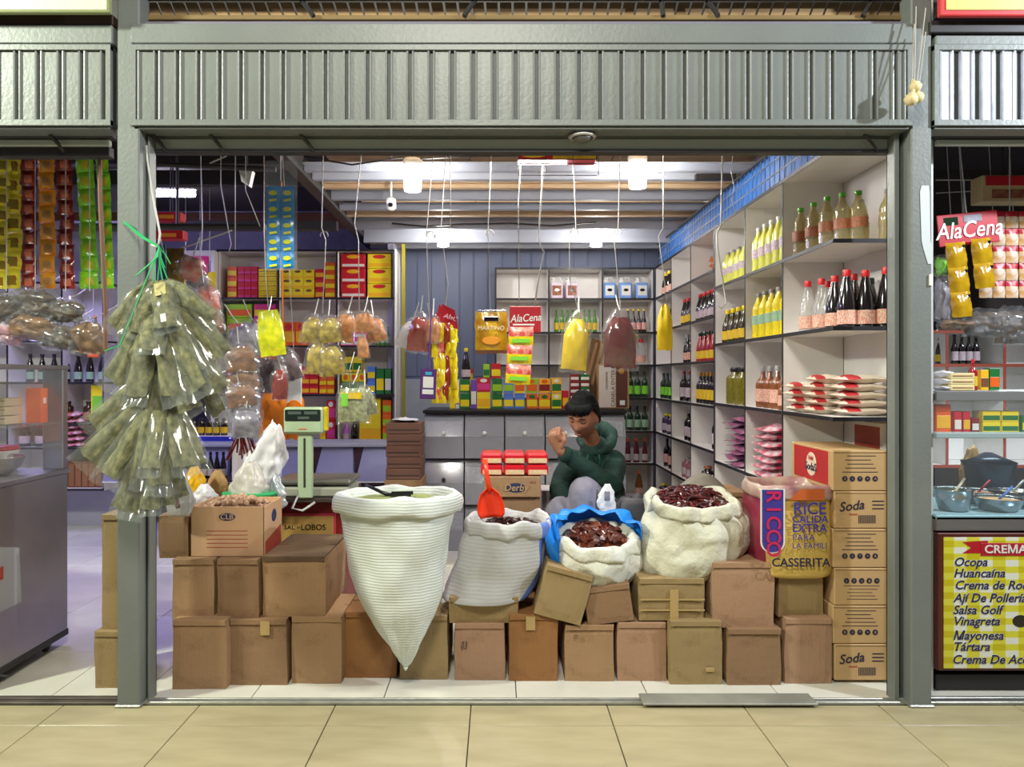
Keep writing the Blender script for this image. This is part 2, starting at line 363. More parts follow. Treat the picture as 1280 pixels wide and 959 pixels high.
# ------------------------------------------------------------------ room shell
XW = 1.95; YB = 7.92
wr = st(MB().box(XW, XW+.06, 3.47, YB, 0, 3.3).build('wall_right', M_white), 'white partition wall behind the side shelves')
wb = st(MB().box(-1.02, XW, YB, YB+.05, 0, 3.3).build('wall_back', M_blue), 'blue grey boarded back wall')
bm_ = MB().bbox(-.068, .068, -.012, 0, 0, 1.62, .003).mesh('board', M_blue)
k = 0
xx = -1.0
while xx < XW-.07:
    link('board', bm_, wb, (xx+.075, YB, 1.45)); xx += .15; k += 1
st(MB().bbox(-1.0, .0, YB-.05, YB-.012, 0, 1.42, .004).build('trim_8', mat('pale_dado', (150, 158, 172), .6, 0, .05)), 'pale grey dado below the blue boards')
st(MB().bbox(-1.02, XW, YB-.05, YB-.01, 3.02, 3.10, .004).build('trim_9', M_purlin), 'metal angle along the top of the back wall')
# blue corrugated sheet with wire mesh over the right shelves
bs = MB()
n = 110; vs = []
for i in range(n+1):
    y = 3.6+(7.55-3.6)*i/n
    for z in (2.552, 2.78): vs.append((1.635-(.012 if i % 2 else 0), y, z))
bs.add(vs, [(2*i, 2*i+1, 2*i+3, 2*i+2) for i in range(n)])
tag(st(bs.build('wall_right_upper', M_blue_v)), 'bright blue corrugated sheet above the side shelves')
gm = MB(); O_ = Vector((1.60, 5.7, 2.552))
for i in range(52): y = 3.6+i*.075; gm.box(1.600, 1.604, y, y+.004, 2.553, 2.77)
for z in (2.62, 2.70): gm.box(1.598, 1.603, 3.6, 7.5, z, z+.005)
g = T('wire_guard', 'wire mesh guard standing along the top of the side shelves', 'wire mesh', (1.60, 5.7, 2.552)); gm.build('mesh_wires', M_mt, g, loc=-O_)
MB().bbox(1.59, 1.61, 3.6, 7.5, 2.762, 2.775, .003).build('top_bar', M_dark, g, loc=-O_)
# ceiling: plywood sheets on steel purlins
cl = st(MB().box(-1.3, XW, 3.67, YB, 3.12, 3.2).build('ceiling', M_grey_wall), 'stall ceiling of plywood laid on steel purlins')
for j in range(4):
    for i in range(3):
        MB().bbox(-1.28+i*1.075, -1.28+(i+1)*1.075-.008, 3.68+j*1.05, 3.68+(j+1)*1.05-.01, 3.095, 3.115, .002).build('plywood_sheet', M_ply, cl)
for j, (D, zb, hh, mm) in enumerate([(4.62, 2.84, .05, M_ply), (4.92, 2.80, .05, M_purlin), (5.14, 2.80, .10, M_purlin), (5.45, 2.82, .04, M_ply), (5.72, 2.80, .10, M_purlin), (6.02, 2.79, .05, M_purlin), (6.30, 2.80, .07, M_ply), (6.66, 2.76, .10, M_purlin), (7.12, 2.72, .14, M_purlin), (7.5, 2.73, .06, M_purlin)]):
    MB().bbox(-1.27, XW-.08, D, D+.06, zb, zb+hh, .004).build('purlin', mm, cl)
    MB().bbox(-1.27, XW-.08, D-.03, D+.03, zb+hh-.012, zb+hh, .002).build('purlin_flange', mm, cl)
sb = MB(); sb.bbox(-1.36, -1.27, 3.5, 7.9, 2.78, 2.90, .004)
st(sb.build('trim_10', M_dark), 'dark steel side beam along the left edge of the ceiling')
for D in (4.5, 5.1): st(MB().bbox(X(870, D), 1.62, D, D+.05, 2.79, 2.83, .004).build('trim_11', M_dark), 'dark stub beam over the side shelves at depth %s' % ('near' if D < 5 else 'far'))
# left part: open to the neighbouring stall, darker and violet
st(MB().box(-5.6, -1.3, 3.44, 9.2, 3.45, 3.5).build('ceiling_left', mat('dark_ceiling', (70, 62, 66), .8)), 'dark roof above the left stall')
st(MB().box(-5.6, -1.0, 9.1, 9.2, 0, 3.5).build('wall_back_left', mat('violet_light_wall', (112, 108, 150), .8, 0, .1)), 'far violet lit wall of the left stall')  # violet light of the left stall is put into the wall colour
st(MB().box(-5.6, -5.5, 3.3, 9.2, 0, 3.5).build('wall_left', M_lila_wall), 'side wall of the left stall')
st(MB().box(-1.05, -1.0, 7.2, 9.2, 0, 3.4).build('wall_return', M_lila_wall), 'short return wall beside the back boards')
for (z, h, m, d) in ((2.92, .16, M_dark, 5.2), (2.98, .12, M_dark, 6.0), (2.84, .14, mat('rust_brown', (104, 64, 52), .7), 7.0), (2.70, .08, M_dark, 6.4)):
    st(MB().bbox(-5.4, -1.37, d, d+.08, z, z+h, .004).build('trim_12', m), 'steel purlin across the left stall roof, depth %.1f m' % d)
# right neighbour shell
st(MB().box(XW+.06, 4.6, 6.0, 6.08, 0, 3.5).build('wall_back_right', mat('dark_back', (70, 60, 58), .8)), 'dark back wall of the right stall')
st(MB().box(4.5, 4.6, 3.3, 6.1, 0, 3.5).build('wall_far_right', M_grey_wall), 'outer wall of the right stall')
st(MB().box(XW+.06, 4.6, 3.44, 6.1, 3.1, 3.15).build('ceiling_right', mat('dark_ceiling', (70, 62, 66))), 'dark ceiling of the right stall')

for k, (pts) in enumerate([[(380, 196), (440, 206), (500, 197), (516, 199)], [(516, 199), (600, 195), (720, 194), (790, 193)]]):
    t = T('cable', 'black power cable sagging under the plywood, %s bulb' % ['left of the front left', 'between the front'][k], 'cable', P(*pts[0], 4.72)); MB().tube([P(x, y, 4.72)-t.location for x, y in pts], .006, 6).build('cable', M_blk, t, True)
t = T('cable', 'black cable sagging along the rear purlin', 'cable', P(490, 279, 6.6)); MB().tube([P(x, y, 6.6)-t.location for x, y in ((490, 279), (530, 283), (580, 280), (640, 279), (690, 282), (745, 278))], .007, 6).build('cable', M_blk, t, True)
for k in range(3): st(MB().bbox(X(462+14*k, 7.3), X(475+14*k, 7.3), 7.3, 7.34, Z(305, 7.3), Z(294, 7.3), .003).build('timber_end', M_ply), 'cut timber board on top of the left shelving, %s' % ['left', 'middle', 'right'][k])
st(MB().bbox(X(502, 7.1), X(506, 7.1), 7.1, 7.14, 0, Z(305, 7.1), .002).build('trim_13', mat('olive_strip', (150, 140, 30), .5)), 'narrow yellow green strip beside the left shelving')
# ------------------------------------------------------------------ shelving units
M_edge2 = mat('grey_edge', (84, 84, 98), .5)
def unit(name, label, axis, front, back, pos, lev, loc, edge=M_blk, backboard=True, bottom=True):
    """cube shelving: axis 'y' faces -X (pos along Y); axis 'x' faces -Y (pos along X)"""
    u = T(name, label, 'shelving', loc); lx, ly, lz = loc; t = .009
    def bx(a0, a1, f0, f1, z0, z1, nm, m, par=u, b=.0015):
        q = MB()
        if axis == 'y': q.bbox(f0-lx, f1-lx, a0-ly, a1-ly, z0-lz, z1-lz, b)
        else: q.bbox(a0-lx, a1-lx, f0-ly, f1-ly, z0-lz, z1-lz, b)
        return q.build(nm, m, par)
    if backboard: bx(pos[0], pos[-1], back-.006, back, lev[0], lev[-1], 'back_panel', M_white)
    for p in pos:
        q = bx(p-t, p+t, front+.003, back-.007, lev[0] if bottom else 0, lev[-1], 'upright', M_white)
        bx(p-t, p+t, front, front+.0028, lev[0], lev[-1], 'edge_strip', edge if p != pos[-1] else M_edge2, q, .0006)
    for z in lev:
        q = bx(pos[0]-t, pos[-1]+t, front+.002, back-.007, z-2*t, z, 'shelf', M_white)
        bx(pos[0]-t, pos[-1]+t, front-.004, front+.0015, z-2*t-.001, z+.001, 'edge_strip', edge, q, .0006)
        if axis == 'y' and pos[0] < 4: MB().bbox(front-lx, back-lx, pos[0]-t-.004-ly, pos[0]-t-ly, z-2*t-lz, z-lz, .0006).build('edge_strip', edge, q)
    return u
SX, SB = 1.59, 1.935
LN = [.84, 1.26, 1.69, 2.105, 2.55]; LF = [.25, .575, .90, 1.235, 1.57, 1.90, 2.24, 2.55]
unit('cube_shelving', 'near white cube shelving with black edges along the right wall', 'y', SX, SB, [4.20, 4.84, 5.505], LN, (SX, 3.56, 0), bottom=False)
# open near-end shelves without an upright at the end
eu = T('end_shelving', 'open end shelves by the right post holding vinegar and flour packs', 'shelving', (SX, 3.56, 0))
for z in LN[1:]:
    sh = MB().bbox(0, SB-SX, 0, .63, z-.018, z, .0015).build('shelf', M_white, eu)
    MB().bbox(-.004, 0, -.004, .63, z-.019, z+.001, .0006).build('edge_strip', M_blk, sh)
    MB().bbox(0, SB-SX, -.004, 0, z-.019, z+.001, .0006).build('edge_strip', M_blk, sh)
MB().bbox(SB-SX-.006, SB-SX, 0, .63, .3, 2.53, .0015).build('back_panel', M_white, eu)
unit('cube_shelving', 'far white cube shelving with black edges along the right wall', 'y', SX, SB, [5.53, 6.20, 6.89, 7.57], LF, (SX, 5.53, 0))
unit('cube_shelving', 'white cube shelving on the back wall under the blue boards', 'x', 7.59, 7.87, [-.02, .517, 1.058, 1.575], LF, (-.016, 7.59, 0))
LL = [.845, 1.285, 1.739, 2.186, 2.633]
ul = unit('cube_shelving', 'white cube shelving with black edges, back left behind the scale', 'x', 7.0, 7.32, [-2.606, -2.04, -1.497, -.968], LL, (-2.6, 7.0, 0))
MB().bbox(1.64, 1.652, -.004, .32, 0, 2.64, .002).build('end_panel', M_white, ul)
# ------------------------------------------------------------------ bottles
M_oil = mat('oil_yellow', (226, 206, 40), .12, coat=.6, var=.12, vscale=14); M_oil2 = mat('oil_pale', (214, 216, 92), .12, coat=.6, var=.15, vscale=20)
M_vin = film('vinegar', (214, 204, 160), .35, .08, (225, 214, 170)); M_clr = film('clear_bottle', (225, 228, 226), .62, .05)
M_soy = mat('soy', (22, 12, 14), .1, coat=.8); M_olive = mat('olive', (112, 104, 16), .12, coat=.6, var=.3, vscale=9)
M_whis = mat('whisky', (122, 70, 34), .12, coat=.7); M_dgr = mat('dark_green_glass', (16, 46, 22), .12, coat=.6); M_grn = mat('green_glass', (70, 130, 34), .14, coat=.6)
M_red = mat('red_plastic', (206, 32, 36), .35); M_grnc = mat('green_cap', (90, 178, 40), .35); M_wcap = mat('white_cap', (226, 226, 220), .35)
M_yel = mat('yellow_plastic', (236, 210, 24), .35); M_orc = mat('orange_cap', (232, 92, 36), .35); M_blkc = mat('black_plastic', (22, 22, 24), .35); M_sil = mat('grey_cap', (150, 148, 148), .35)
M_lab_w = mat('label_cream', (222, 210, 186), .5, 0, 0, 26, rgb2=(190, 60, 46)); M_lab_g = mat('label_green', (120, 200, 50), .5); M_lab_b = mat('label_blue', (110, 150, 190), .5, 0, 0, 30, rgb2=(170, 200, 70))
M_lab_y = mat('label_yellow', (232, 200, 40), .5, 0, 0, 26, rgb2=(200, 160, 20)); M_lab_p = mat('label_pale', (220, 222, 230), .5, 0, 0, 30, rgb2=(150, 90, 90)); M_lab_r = mat('label_red', (196, 60, 60), .5, 0, 0, 30, rgb2=(224, 210, 200))
M_lab_br = mat('label_brown', (120, 52, 34), .5, 0, 0, 24, rgb2=(170, 110, 70)); M_lab_o = mat('label_orange', (232, 150, 30), .5); M_ketch = mat('ketchup', (150, 22, 26), .2, coat=.5); M_purp = mat('dark_purple', (60, 40, 70), .3, coat=.4)
PROF = {
 'oil': ([(0, .8), (.015, .96), (.08, 1), (.22, .93), (.3, 1), (.5, 1), (.56, .9), (.62, .95), (.7, .82), (.8, .5), (.87, .36), (.93, .34)], .93, .42, (.30, .5)),
 'wine': ([(0, .9), (.02, 1), (.56, 1), (.64, .86), (.71, .5), (.76, .34), (.94, .31)], .88, .36, (.14, .45)),
 'sauce': ([(0, .92), (.02, 1), (.38, 1), (.55, .88), (.72, .58), (.82, .4), (.9, .36)], .88, .46, (.10, .36)),
 'cone': ([(0, .96), (.02, 1), (.30, 1), (.42, .96), (.7, .62), (.86, .38), (.9, .36)], .89, .42, (.06, .3)),
 'jar': ([(0, .94), (.02, 1), (.68, 1), (.76, .9), (.8, .5), (.9, .48)], .89, .58, (.15, .5)),
 'beer': ([(0, .92), (.02, 1), (.5, 1), (.62, .7), (.72, .42), (.94, .36)], .93, .42, (.12, .42)),
 'can': ([(0, .94), (.03, 1), (.95, 1), (.98, .95)], .97, .95, (.2, .8)),
}
BC = {}
def bottle(name, pos, H, R, prof, body, lab, cap, label, group, n=12):
    k = (prof, body.name, lab.name if lab else None, cap.name)
    pr, cz, cr, lr = PROF[prof]
    if k not in BC:
        a = MB().lathe(pr, n).mesh('glass_body', body, True)
        b = MB().lathe([(cz-.005, cr), (cz+.06 if prof != 'can' else 1, cr), (1.0, cr*.92)], n).mesh('cap', cap, True)
        c = None
        if lab:
            q = MB(); rr = lambda z: max([0]+[pr[i][1]+(pr[i+1][1]-pr[i][1])*(z-pr[i][0])/(pr[i+1][0]-pr[i][0]) for i in range(len(pr)-1) if pr[i][0] <= z <= pr[i+1][0]])
            vs = []; m_ = n; zs = [lr[0], (lr[0]+lr[1])/2, lr[1]]
            for z in zs:
                for i in range(m_): a_ = 2*PI*i/m_; vs.append((1.03*rr(z)*math.cos(a_), 1.03*rr(z)*math.sin(a_), z))
            q.add(vs, [(j*m_+i, j*m_+(i+1) % m_, (j+1)*m_+(i+1) % m_, (j+1)*m_+i) for j in range(2) for i in range(m_)])
            c = q.mesh('label', lab, True)
        BC[k] = (a, b, c)
    a, b, c = BC[k]
    t = T(name, label, 'bottle', pos, rnd.uniform(0, 6), group, (R, R, H))
    link('glass_body', a, t); link('cap', b, t)
    if c: link('label', c, t)
    return t
def brow(name, desc, where, group, prof, body, lab, cap, pts, z, H, R, frm='left'):
    n = len(pts)
    for i, p in enumerate(pts):
        h = H[i] if isinstance(H, list) else H
        bottle(name, (p[0], p[1], z+.0005), h, R, prof, body, lab, cap, '%s, %s %s' % (desc, nth(i, n, frm).replace(' from the front', ''), where), group)
def dline(d0, d1, n, x): return [(x, d0+(d1-d0)*i/max(1, n-1)) for i in range(n)]
V_ = 'vinegar bottles on the top end shelf'
brow('vinegar_bottle', 'tall vinegar bottle with green cap', 'on the top end shelf', V_, 'oil', M_vin, M_lab_br, M_grnc, [(1.645, 4.08), (1.66, 3.95), (1.675, 3.82), (1.715, 3.74), (1.775, 3.70)], 2.105, .26, .042)
bottle('vinegar_bottle', (1.880, 3.62, 2.106), .25, .042, 'oil', M_vin, None, M_sil, 'pale vinegar bottle with grey cap at the right end of top shelf', V_)
bottle('vinegar_bottle', (1.835, 3.80, 2.105), .24, .04, 'oil', M_vin, None, M_sil, 'cloudy vinegar bottle behind the others on top end shelf', V_)
W_ = 'tall bottles on the middle end shelf'
brow('clear_vinegar_bottle', 'clear vinegar bottle with red cap', 'on the middle end shelf', W_, 'cone', M_clr, M_lab_w, M_red, [(1.65, 4.0), (1.68, 3.90), (1.765, 4.02)], 1.69, .27, .043)
brow('soy_sauce_bottle', 'dark soy sauce bottle with red cap', 'on the middle end shelf', W_, 'cone', M_soy, M_lab_w, M_red, [(1.70, 3.79), (1.71, 3.68), (1.80, 3.80), (1.79, 3.66), (1.875, 3.63)], 1.69, [.27, .285, .28, .28, .29], .046)
bottle('soy_sauce_bottle', (1.885, 3.80, 1.69), .26, .045, 'cone', M_soy, None, M_blkc, 'black capped sauce bottle standing behind others at the right', W_)
brow('oil_bottle', 'yellow cooking oil bottle with pale cap', 'in the upper bay beside the vinegar', 'oil bottles in the upper bay', 'oil', M_oil2, M_lab_p, M_wcap, dline(4.29, 4.75, 5, 1.65)+dline(4.30, 4.72, 4, 1.76), 2.105, .285, .043, 'd')
brow('oil_bottle', 'small pale oil bottle with grey cap', 'in the second upper bay', 'oil bottles in the second upper bay', 'oil', M_oil2, M_lab_p, M_sil, dline(4.93, 5.42, 5, 1.66)+dline(4.95, 5.35, 4, 1.77), 2.105, .24, .042, 'd')
brow('oil_bottle', 'golden oil bottle with printed label', 'in the middle bay beside the soy sauce', 'oil bottles in the middle bay', 'oil', M_oil, M_lab_b, M_sil, dline(4.29, 4.75, 5, 1.65)+dline(4.30, 4.72, 4, 1.76), 1.69, .285, .043, 'd')
brow('oil_bottle', 'dark labelled oil bottle with yellow cap', 'in the second middle bay', 'oil bottles in the second middle bay', 'sauce', mat('dark_oil', (60, 52, 20), .15, coat=.5), M_lab_y, M_yel, dline(4.93, 5.42, 5, 1.66), 1.69, .24, .042, 'd')
brow('olive_jar', 'squat olive oil jar with black cap', 'in the second lower bay', 'olive oil jars', 'jar', M_olive, None, M_blkc, dline(4.96, 5.30, 3, 1.68), 1.26, .255, .068, 'd')
brow('liquor_bottle', 'brown liquor bottle with cream and red label', 'in the lower bay', 'liquor bottles', 'wine', M_whis, M_lab_w, M_sil, dline(4.35, 4.72, 4, 1.665), 1.26, .255, .044, 'd')
bottle('liquor_bottle', (1.63, 4.29, 1.26), .19, .03, 'wine', M_whis, M_lab_w, M_wcap, 'short liquor bottle with white neck in front of the brown ones', 'liquor bottles')
# far unit
def far(bay, z, n, name, desc, prof, body, lab, cap, H, R, off=.05, span=.5, x=1.66):
    d0 = [5.53, 6.20, 6.89][bay]; ph = ['first', 'second', 'third'][bay]; row = {2.24: 'top', 1.90: 'second', 1.57: 'third', 1.235: 'fourth', .90: 'fifth', .575: 'sixth', .25: 'bottom'}[z]
    brow(name, desc, '%s row, %s far bay' % (row, ph), 'bottles in the %s row of the %s far bay' % (row, ph), prof, body, lab, cap, dline(d0+.07+off, d0+.07+off+span, n, x), z, H, R, 'd')
far(0, 1.90, 5, 'sauce_bottle', 'dark red capped bottle with white label', 'sauce', M_soy, M_lab_p, M_red, .225, .04)
far(1, 1.90, 4, 'sauce_bottle', 'red capped sauce bottle with yellow label', 'sauce', M_soy, M_lab_y, M_red, .235, .036, .0, .4)
far(2, 1.90, 4, 'sauce_bottle', 'small black bottle with pink label', 'sauce', M_soy, M_lab_r, M_blkc, .2, .036)
far(0, 1.57, 5, 'ketchup_bottle', 'red ketchup bottle with green cap', 'sauce', M_ketch, M_lab_y, M_dgr, .24, .036)
far(1, 1.57, 3, 'sauce_bottle', 'grey capped dark bottle, pale label', 'sauce', M_soy, M_lab_w, M_sil, .245, .04, .0, .3)
far(2, 1.57, 2, 'sauce_bottle', 'slim maroon bottle', 'wine', M_ketch, M_lab_r, M_red, .23, .03, .0, .12)
far(0, 1.235, 6, 'wine_bottle', 'dark wine bottle with gold cap', 'wine', M_soy, M_lab_y, mat('gold_cap', (180, 130, 40), .4), .25, .036)
far(1, 1.235, 3, 'wine_bottle', 'dark red pale labelled bottle', 'wine', M_soy, M_lab_p, M_ketch, .265, .04, .0, .42)
far(2, 1.235, 4, 'wine_bottle', 'green wine bottle with green label', 'wine', M_dgr, M_lab_g, M_dgr, .25, .036)
far(0, .90, 2, 'wine_bottle', 'black bottle with white neck band', 'wine', M_soy, M_lab_p, M_blkc, .27, .036, .0, .1)
far(1, .90, 3, 'wine_bottle', 'black bottle with clear base label', 'wine', M_soy, M_lab_p, M_sil, .265, .042, .0, .25)
far(2, .90, 3, 'jar', 'dark jar with yellow cap', 'jar', M_purp, M_lab_p, M_yel, .19, .05, .0, .4)
far(0, .575, 2, 'sauce_bottle', 'squat brown bottle', 'jar', M_soy, M_lab_w, M_lab_br, .17, .055, .08, .25)
far(1, .575, 3, 'jar', 'pinkish jar with pale lid', 'jar', mat('pinkish', (150, 96, 110), .3), M_lab_p, M_sil, .17, .05, .0, .3)
far(2, .575, 3, 'wine_bottle', 'slim dark bottle with pink label', 'wine', M_soy, M_lab_r, M_blkc, .27, .036, .0, .4)
far(2, .25, 3, 'jar', 'low yellow lidded jar', 'jar', M_purp, M_lab_b, M_yel, .13, .05)
far(2, 2.24, 4, 'sauce_bottle', 'cream labelled yellow capped bottle', 'sauce', M_soy, M_lab_w, M_yel, .23, .045, .0, .45)
# back unit
def bk(c0, c1, z, n, name, desc, where, prof, body, lab, cap, H, R, y=7.66, rows=1):
    for r_ in range(rows):
        brow(name, desc+('' if r_ == 0 else ' standing behind'), where, name.replace('_', ' ')+'s '+where, prof, body, lab, cap, [(c0+(c1-c0)*(i+.5*r_)/max(1, n-1), y+r_*.1) for i in range(n-r_)], z, H, R)
bk(.60, .99, 1.90, 8, 'beer_bottle', 'green beer bottle', 'on the second back shelf', 'beer', M_grn, M_lab_y, M_grn, .23, .024)
bk(1.33, 1.49, 1.90, 4, 'sauce_bottle', 'dark bottle with yellow cap and red label', 'on the second back shelf', 'beer', M_soy, M_lab_r, M_yel, .235, .026)
bk(1.33, 1.46, 1.57, 2, 'water_bottle', 'clear bottle with red cap', 'on the third back shelf', 'sauce', M_clr, M_lab_w, M_red, .26, .05)
bk(1.20, 1.50, 1.235, 5, 'wine_bottle', 'dark bottle with bright green label', 'on the fourth back shelf', 'wine', M_dgr, M_lab_g, M_dgr, .27, .034)
bk(1.20, 1.50, .90, 5, 'wine_bottle', 'dark bottle with blue and green label', 'on the fifth back shelf', 'wine', M_dgr, M_lab_b, M_dgr, .25, .034)
bk(1.24, 1.50, .575, 4, 'sauce_bottle', 'slim red sauce bottle with orange cap', 'on the sixth back shelf', 'sauce', mat('dark_red', (96, 34, 46), .2, coat=.4), M_lab_p, M_orc, .245, .03)
bk(1.26, 1.44, .25, 2, 'sauce_bottle', 'brown bottle with orange cap', 'on the bottom back shelf', 'cone', M_whis, M_lab_w, M_orc, .24, .04)
def jug(x, z, label, body, lab, group):
    t = T('jug', label, 'jug', (x, 7.66, z+.001), 0, group)
    MB().bbox(-.062, .062, -.05, .05, 0, .16, .012).build('jug_body', body, t)
    MB().lathe([(.16, .05), (.185, .022), (.2, .02), (.2, .024), (.215, .024)], 10, c=(-.035, 0, 0)).build('spout', M_wcap, t, True)
    MB().tube([(-.02, 0, .185), (.0, 0, .215), (.03, 0, .215), (.055, 0, .155)], .009, 6).build('handle', M_wcap, t, True)
    MB().bbox(-.045, .045, -.053, -.049, .03, .13, .001).build('label', lab, t)
    MB().lathe([(0, .026), (.002, .024)], 16, sx=1, sy=.6).build('emblem', M_soy, t, rot=(PI/2, 0, 0), loc=(0, -.054, .085)); return t
for i in range(2): jug(.60+i*.155, 2.24, 'pinkish white jug with brown label, %s of two on the top back shelf' % ('left' if i == 0 else 'right'), mat('jug_pink', (222, 204, 222), .4), M_lab_br, 'white jugs on the top back shelf')
for i in range(3): jug(1.135+i*.165, 2.24, 'pale blue jug with white label, %s of three on the top back shelf' % ['left', 'middle', 'right'][i], mat('jug_blue', (120, 160, 226), .4), M_wcap, 'blue jugs on the top back shelf')
# ------------------------------------------------------------------ boxed and bagged goods
KC = {}
def pbox(name, x, y, z, w, d, h, body, band, label, group, cat='box', z0=.15, z1=.6, emblem=None, rz=0):
    k = (body.name, band.name if band else 0, z0, z1, emblem.name if emblem else 0)
    if k not in KC:
        a = MB().bbox(-.5, .5, -.5, .5, 0, 1, .015).mesh('carton', body)
        b = MB().bbox(-.46, .46, -.52, -.49, z0, z1, .01).box(-.4, .4, -.525, -.519, z0+(z1-z0)*.6, z0+(z1-z0)*.8).mesh('printed_panel', band) if band else None
        c = MB().lathe([(0, .2), (.03, .18)], 12).mesh('emblem', emblem) if emblem else None
        KC[k] = (a, b, c)
    a, b, c = KC[k]
    t = T(name, label, cat, (x, y, z+.0005), rz, group, (w, d, h))
    link('carton', a, t)
    if b: link('printed_panel', b, t)
    if c: link('emblem', c, t, (0, -.5, .8), (PI/2, 0, 0), (1.4, .7, 1))
    return t
def C(n, a, **k): return mat(n, a, .4, **k)
c_red = C('box_red', (196, 24, 40)); c_yel = C('box_yellow', (238, 214, 30)); c_org = C('box_orange', (226, 96, 22)); c_gold = C('box_gold', (240, 180, 30)); c_grn = C('box_green', (26, 110, 48)); c_blu = C('box_blue', (84, 124, 206)); c_pnk = C('box_pink', (214, 60, 130)); c_pur = C('box_purple', (110, 66, 170)); c_mar = C('box_maroon', (132, 26, 34)); c_wht = C('box_white', (228, 224, 214)); c_brn = C('box_brown', (116, 72, 46)); c_ora = C('box_amber', (240, 130, 20)); c_cyn = C('box_cyan', (60, 170, 200)); c_lime = C('box_lime', (150, 200, 30))
def boxes_px(name, cols, rows, px0, px1, py0, py1, D, body, band, desc, where, dep=.12, em=None, z0=.15, z1=.6, jit=0):
    w = (px1-px0)/S(D)/cols; h = (py1-py0)/S(D)/rows; zb = Z(py1, D)
    for i in range(cols):
        for j in range(rows):
            lab = '%s %s' % (desc, where)
            bits = []
            if cols > 1: bits.append(nth(i, cols).replace(' from left', ' column'))
            if rows > 1: bits.append(['bottom', 'second', 'third', 'fourth', 'fifth', 'sixth', 'seventh'][j] if j < rows-1 else 'top')
            if bits: lab += ', '+' '.join(bits)
            pbox(name, X(px0, D)+w*(i+.5), D+dep/2, zb+h*j, w*.97, dep, h*.975, body, band, lab, desc+'s '+where, 'box', z0, z1, em, jit*rnd.uniform(-1, 1))
B = boxes_px; top = 'on the top left shelf'; D7 = 7.05
zz = lambda z: VY-(z-HC)*S(D7)          # pixel row of a shelf height at that depth
yb = zz(2.187)
B('tea_box', 3, 4, 297, 322, 333, yb, D7, c_red, c_pnk, 'crimson tea box', top, z0=.1, z1=.35)
B('tea_box', 1, 3, 284, 296, 333, yb, D7, c_org, c_yel, 'orange tea box', top)
B('tea_box', 2, 6, 323, 346, 336, yb, D7, c_yel, c_brn, 'small yellow box', top, z0=.4, z1=.5)
B('flan_box', 3, 3, 351, 393, 337, yb, D7, c_yel, c_gold, 'bright yellow box', top, em=c_brn, z0=.1, z1=.3)
B('spice_box', 1, 3, 394, 405, 336, yb, D7, c_red, c_gold, 'red spice box', top)
B('spice_box', 1, 4, 406, 419, 328, yb, D7, c_org, c_yel, 'orange red spice box', top)
B('cereal_box', 1, 3, 426, 457, 317, yb, D7, c_red, c_wht, 'red cereal box with round picture', top, em=c_gold, z0=.12, z1=.3)
B('soup_box', 1, 3, 459, 489, 317, yb, D7, c_yel, c_gold, 'yellow soup box', top, em=c_red, z0=.12, z1=.35)
r2 = 'on the second left shelf'; yb = zz(1.74)
B('noodle_pack', 1, 3, 283, 315, 380, yb, D7, c_lime, c_org, 'green and orange noodle pack', r2)
B('noodle_pack', 1, 3, 317, 345, 380, yb, D7, c_pnk, c_yel, 'pink and yellow noodle pack', r2)
B('coffee_pack', 2, 1, 353, 385, 402, yb, D7, c_org, c_gold, 'orange coffee pack', r2, em=c_red)
B('sauce_pack', 3, 1, 386, 419, 415, yb, D7, c_mar, c_pnk, 'maroon sauce pack', r2)
B('biscuit_pack', 2, 2, 426, 458, 414, yb, D7, c_pnk, c_wht, 'pink biscuit pack', r2)
bk2 = [(-1.13+.045*i, 7.1) for i in range(3)]
brow('green_bottle', 'green bottle with pale cap', 'on the second left shelf', 'green bottles on the second left shelf', 'beer', M_grn, M_lab_b, M_wcap, bk2, 1.74, .2, .02)
r3 = 'on the third left shelf'; yb = zz(1.286)
B('stock_cube_box', 4, 3, 353, 398, 458, yb, D7, c_red, c_gold, 'red stock cube box', r3)
B('stock_cube_box', 2, 3, 399, 418, 462, yb, D7, c_org, c_yel, 'orange stock cube box', r3)
B('powder_tin', 3, 1, 427, 457, 466, yb, D7, c_yel, c_grn, 'yellow powder tin', r3, em=c_org)
B('powder_tin', 2, 1, 430, 452, 446, yb-27.5, D7, c_yel, c_grn, 'upper yellow powder tin', r3)
B('milk_tin', 1, 2, 459, 469, 458, yb, D7, c_blu, c_yel, 'blue milk tin', r3)
B('green_pack', 1, 1, 470, 480, 460, yb, D7, c_grn, c_yel, 'green packet', r3)
B('drink_carton', 1, 1, 481, 489, 460, yb, D7, c_grn, c_wht, 'dark green drink carton', r3)
B('noodle_pack', 2, 2, 283, 345, 445, yb, D7, c_org, c_yel, 'orange noodle pack', r3)
r4 = 'on the lowest left shelf'; yb = zz(.846)
B('cookie_pack', 1, 2, 408, 419, 500, yb, D7, c_red, c_pnk, 'crimson cookie pack', r4, em=c_wht)
B('yellow_carton', 1, 1, 400, 407, 514, yb, D7, c_yel, c_gold, 'slim yellow carton', r4)
B('yellow_carton', 1, 1, 449, 476, 497, yb, D7, c_yel, c_gold, 'large yellow carton', r4, em=c_brn, z0=.05, z1=.3)
B('juice_pack', 1, 3, 478, 489, 500, yb, D7, c_org, c_lime, 'orange and green juice pack', r4)
brow('drink_bottle', 'bottle with orange cap', 'on the lowest left shelf', 'bottles on the lowest left shelf', 'sauce', mat('lilac', (190, 110, 200), .3), M_lab_p, M_orc, [(-1.425, 7.09)], .846, .19, .034)
brow('cola_bottle', 'black bottle', 'on the lowest left shelf', 'bottles on the lowest left shelf', 'sauce', M_soy, None, M_blkc, [(-1.35, 7.09)], .846, .2, .035)
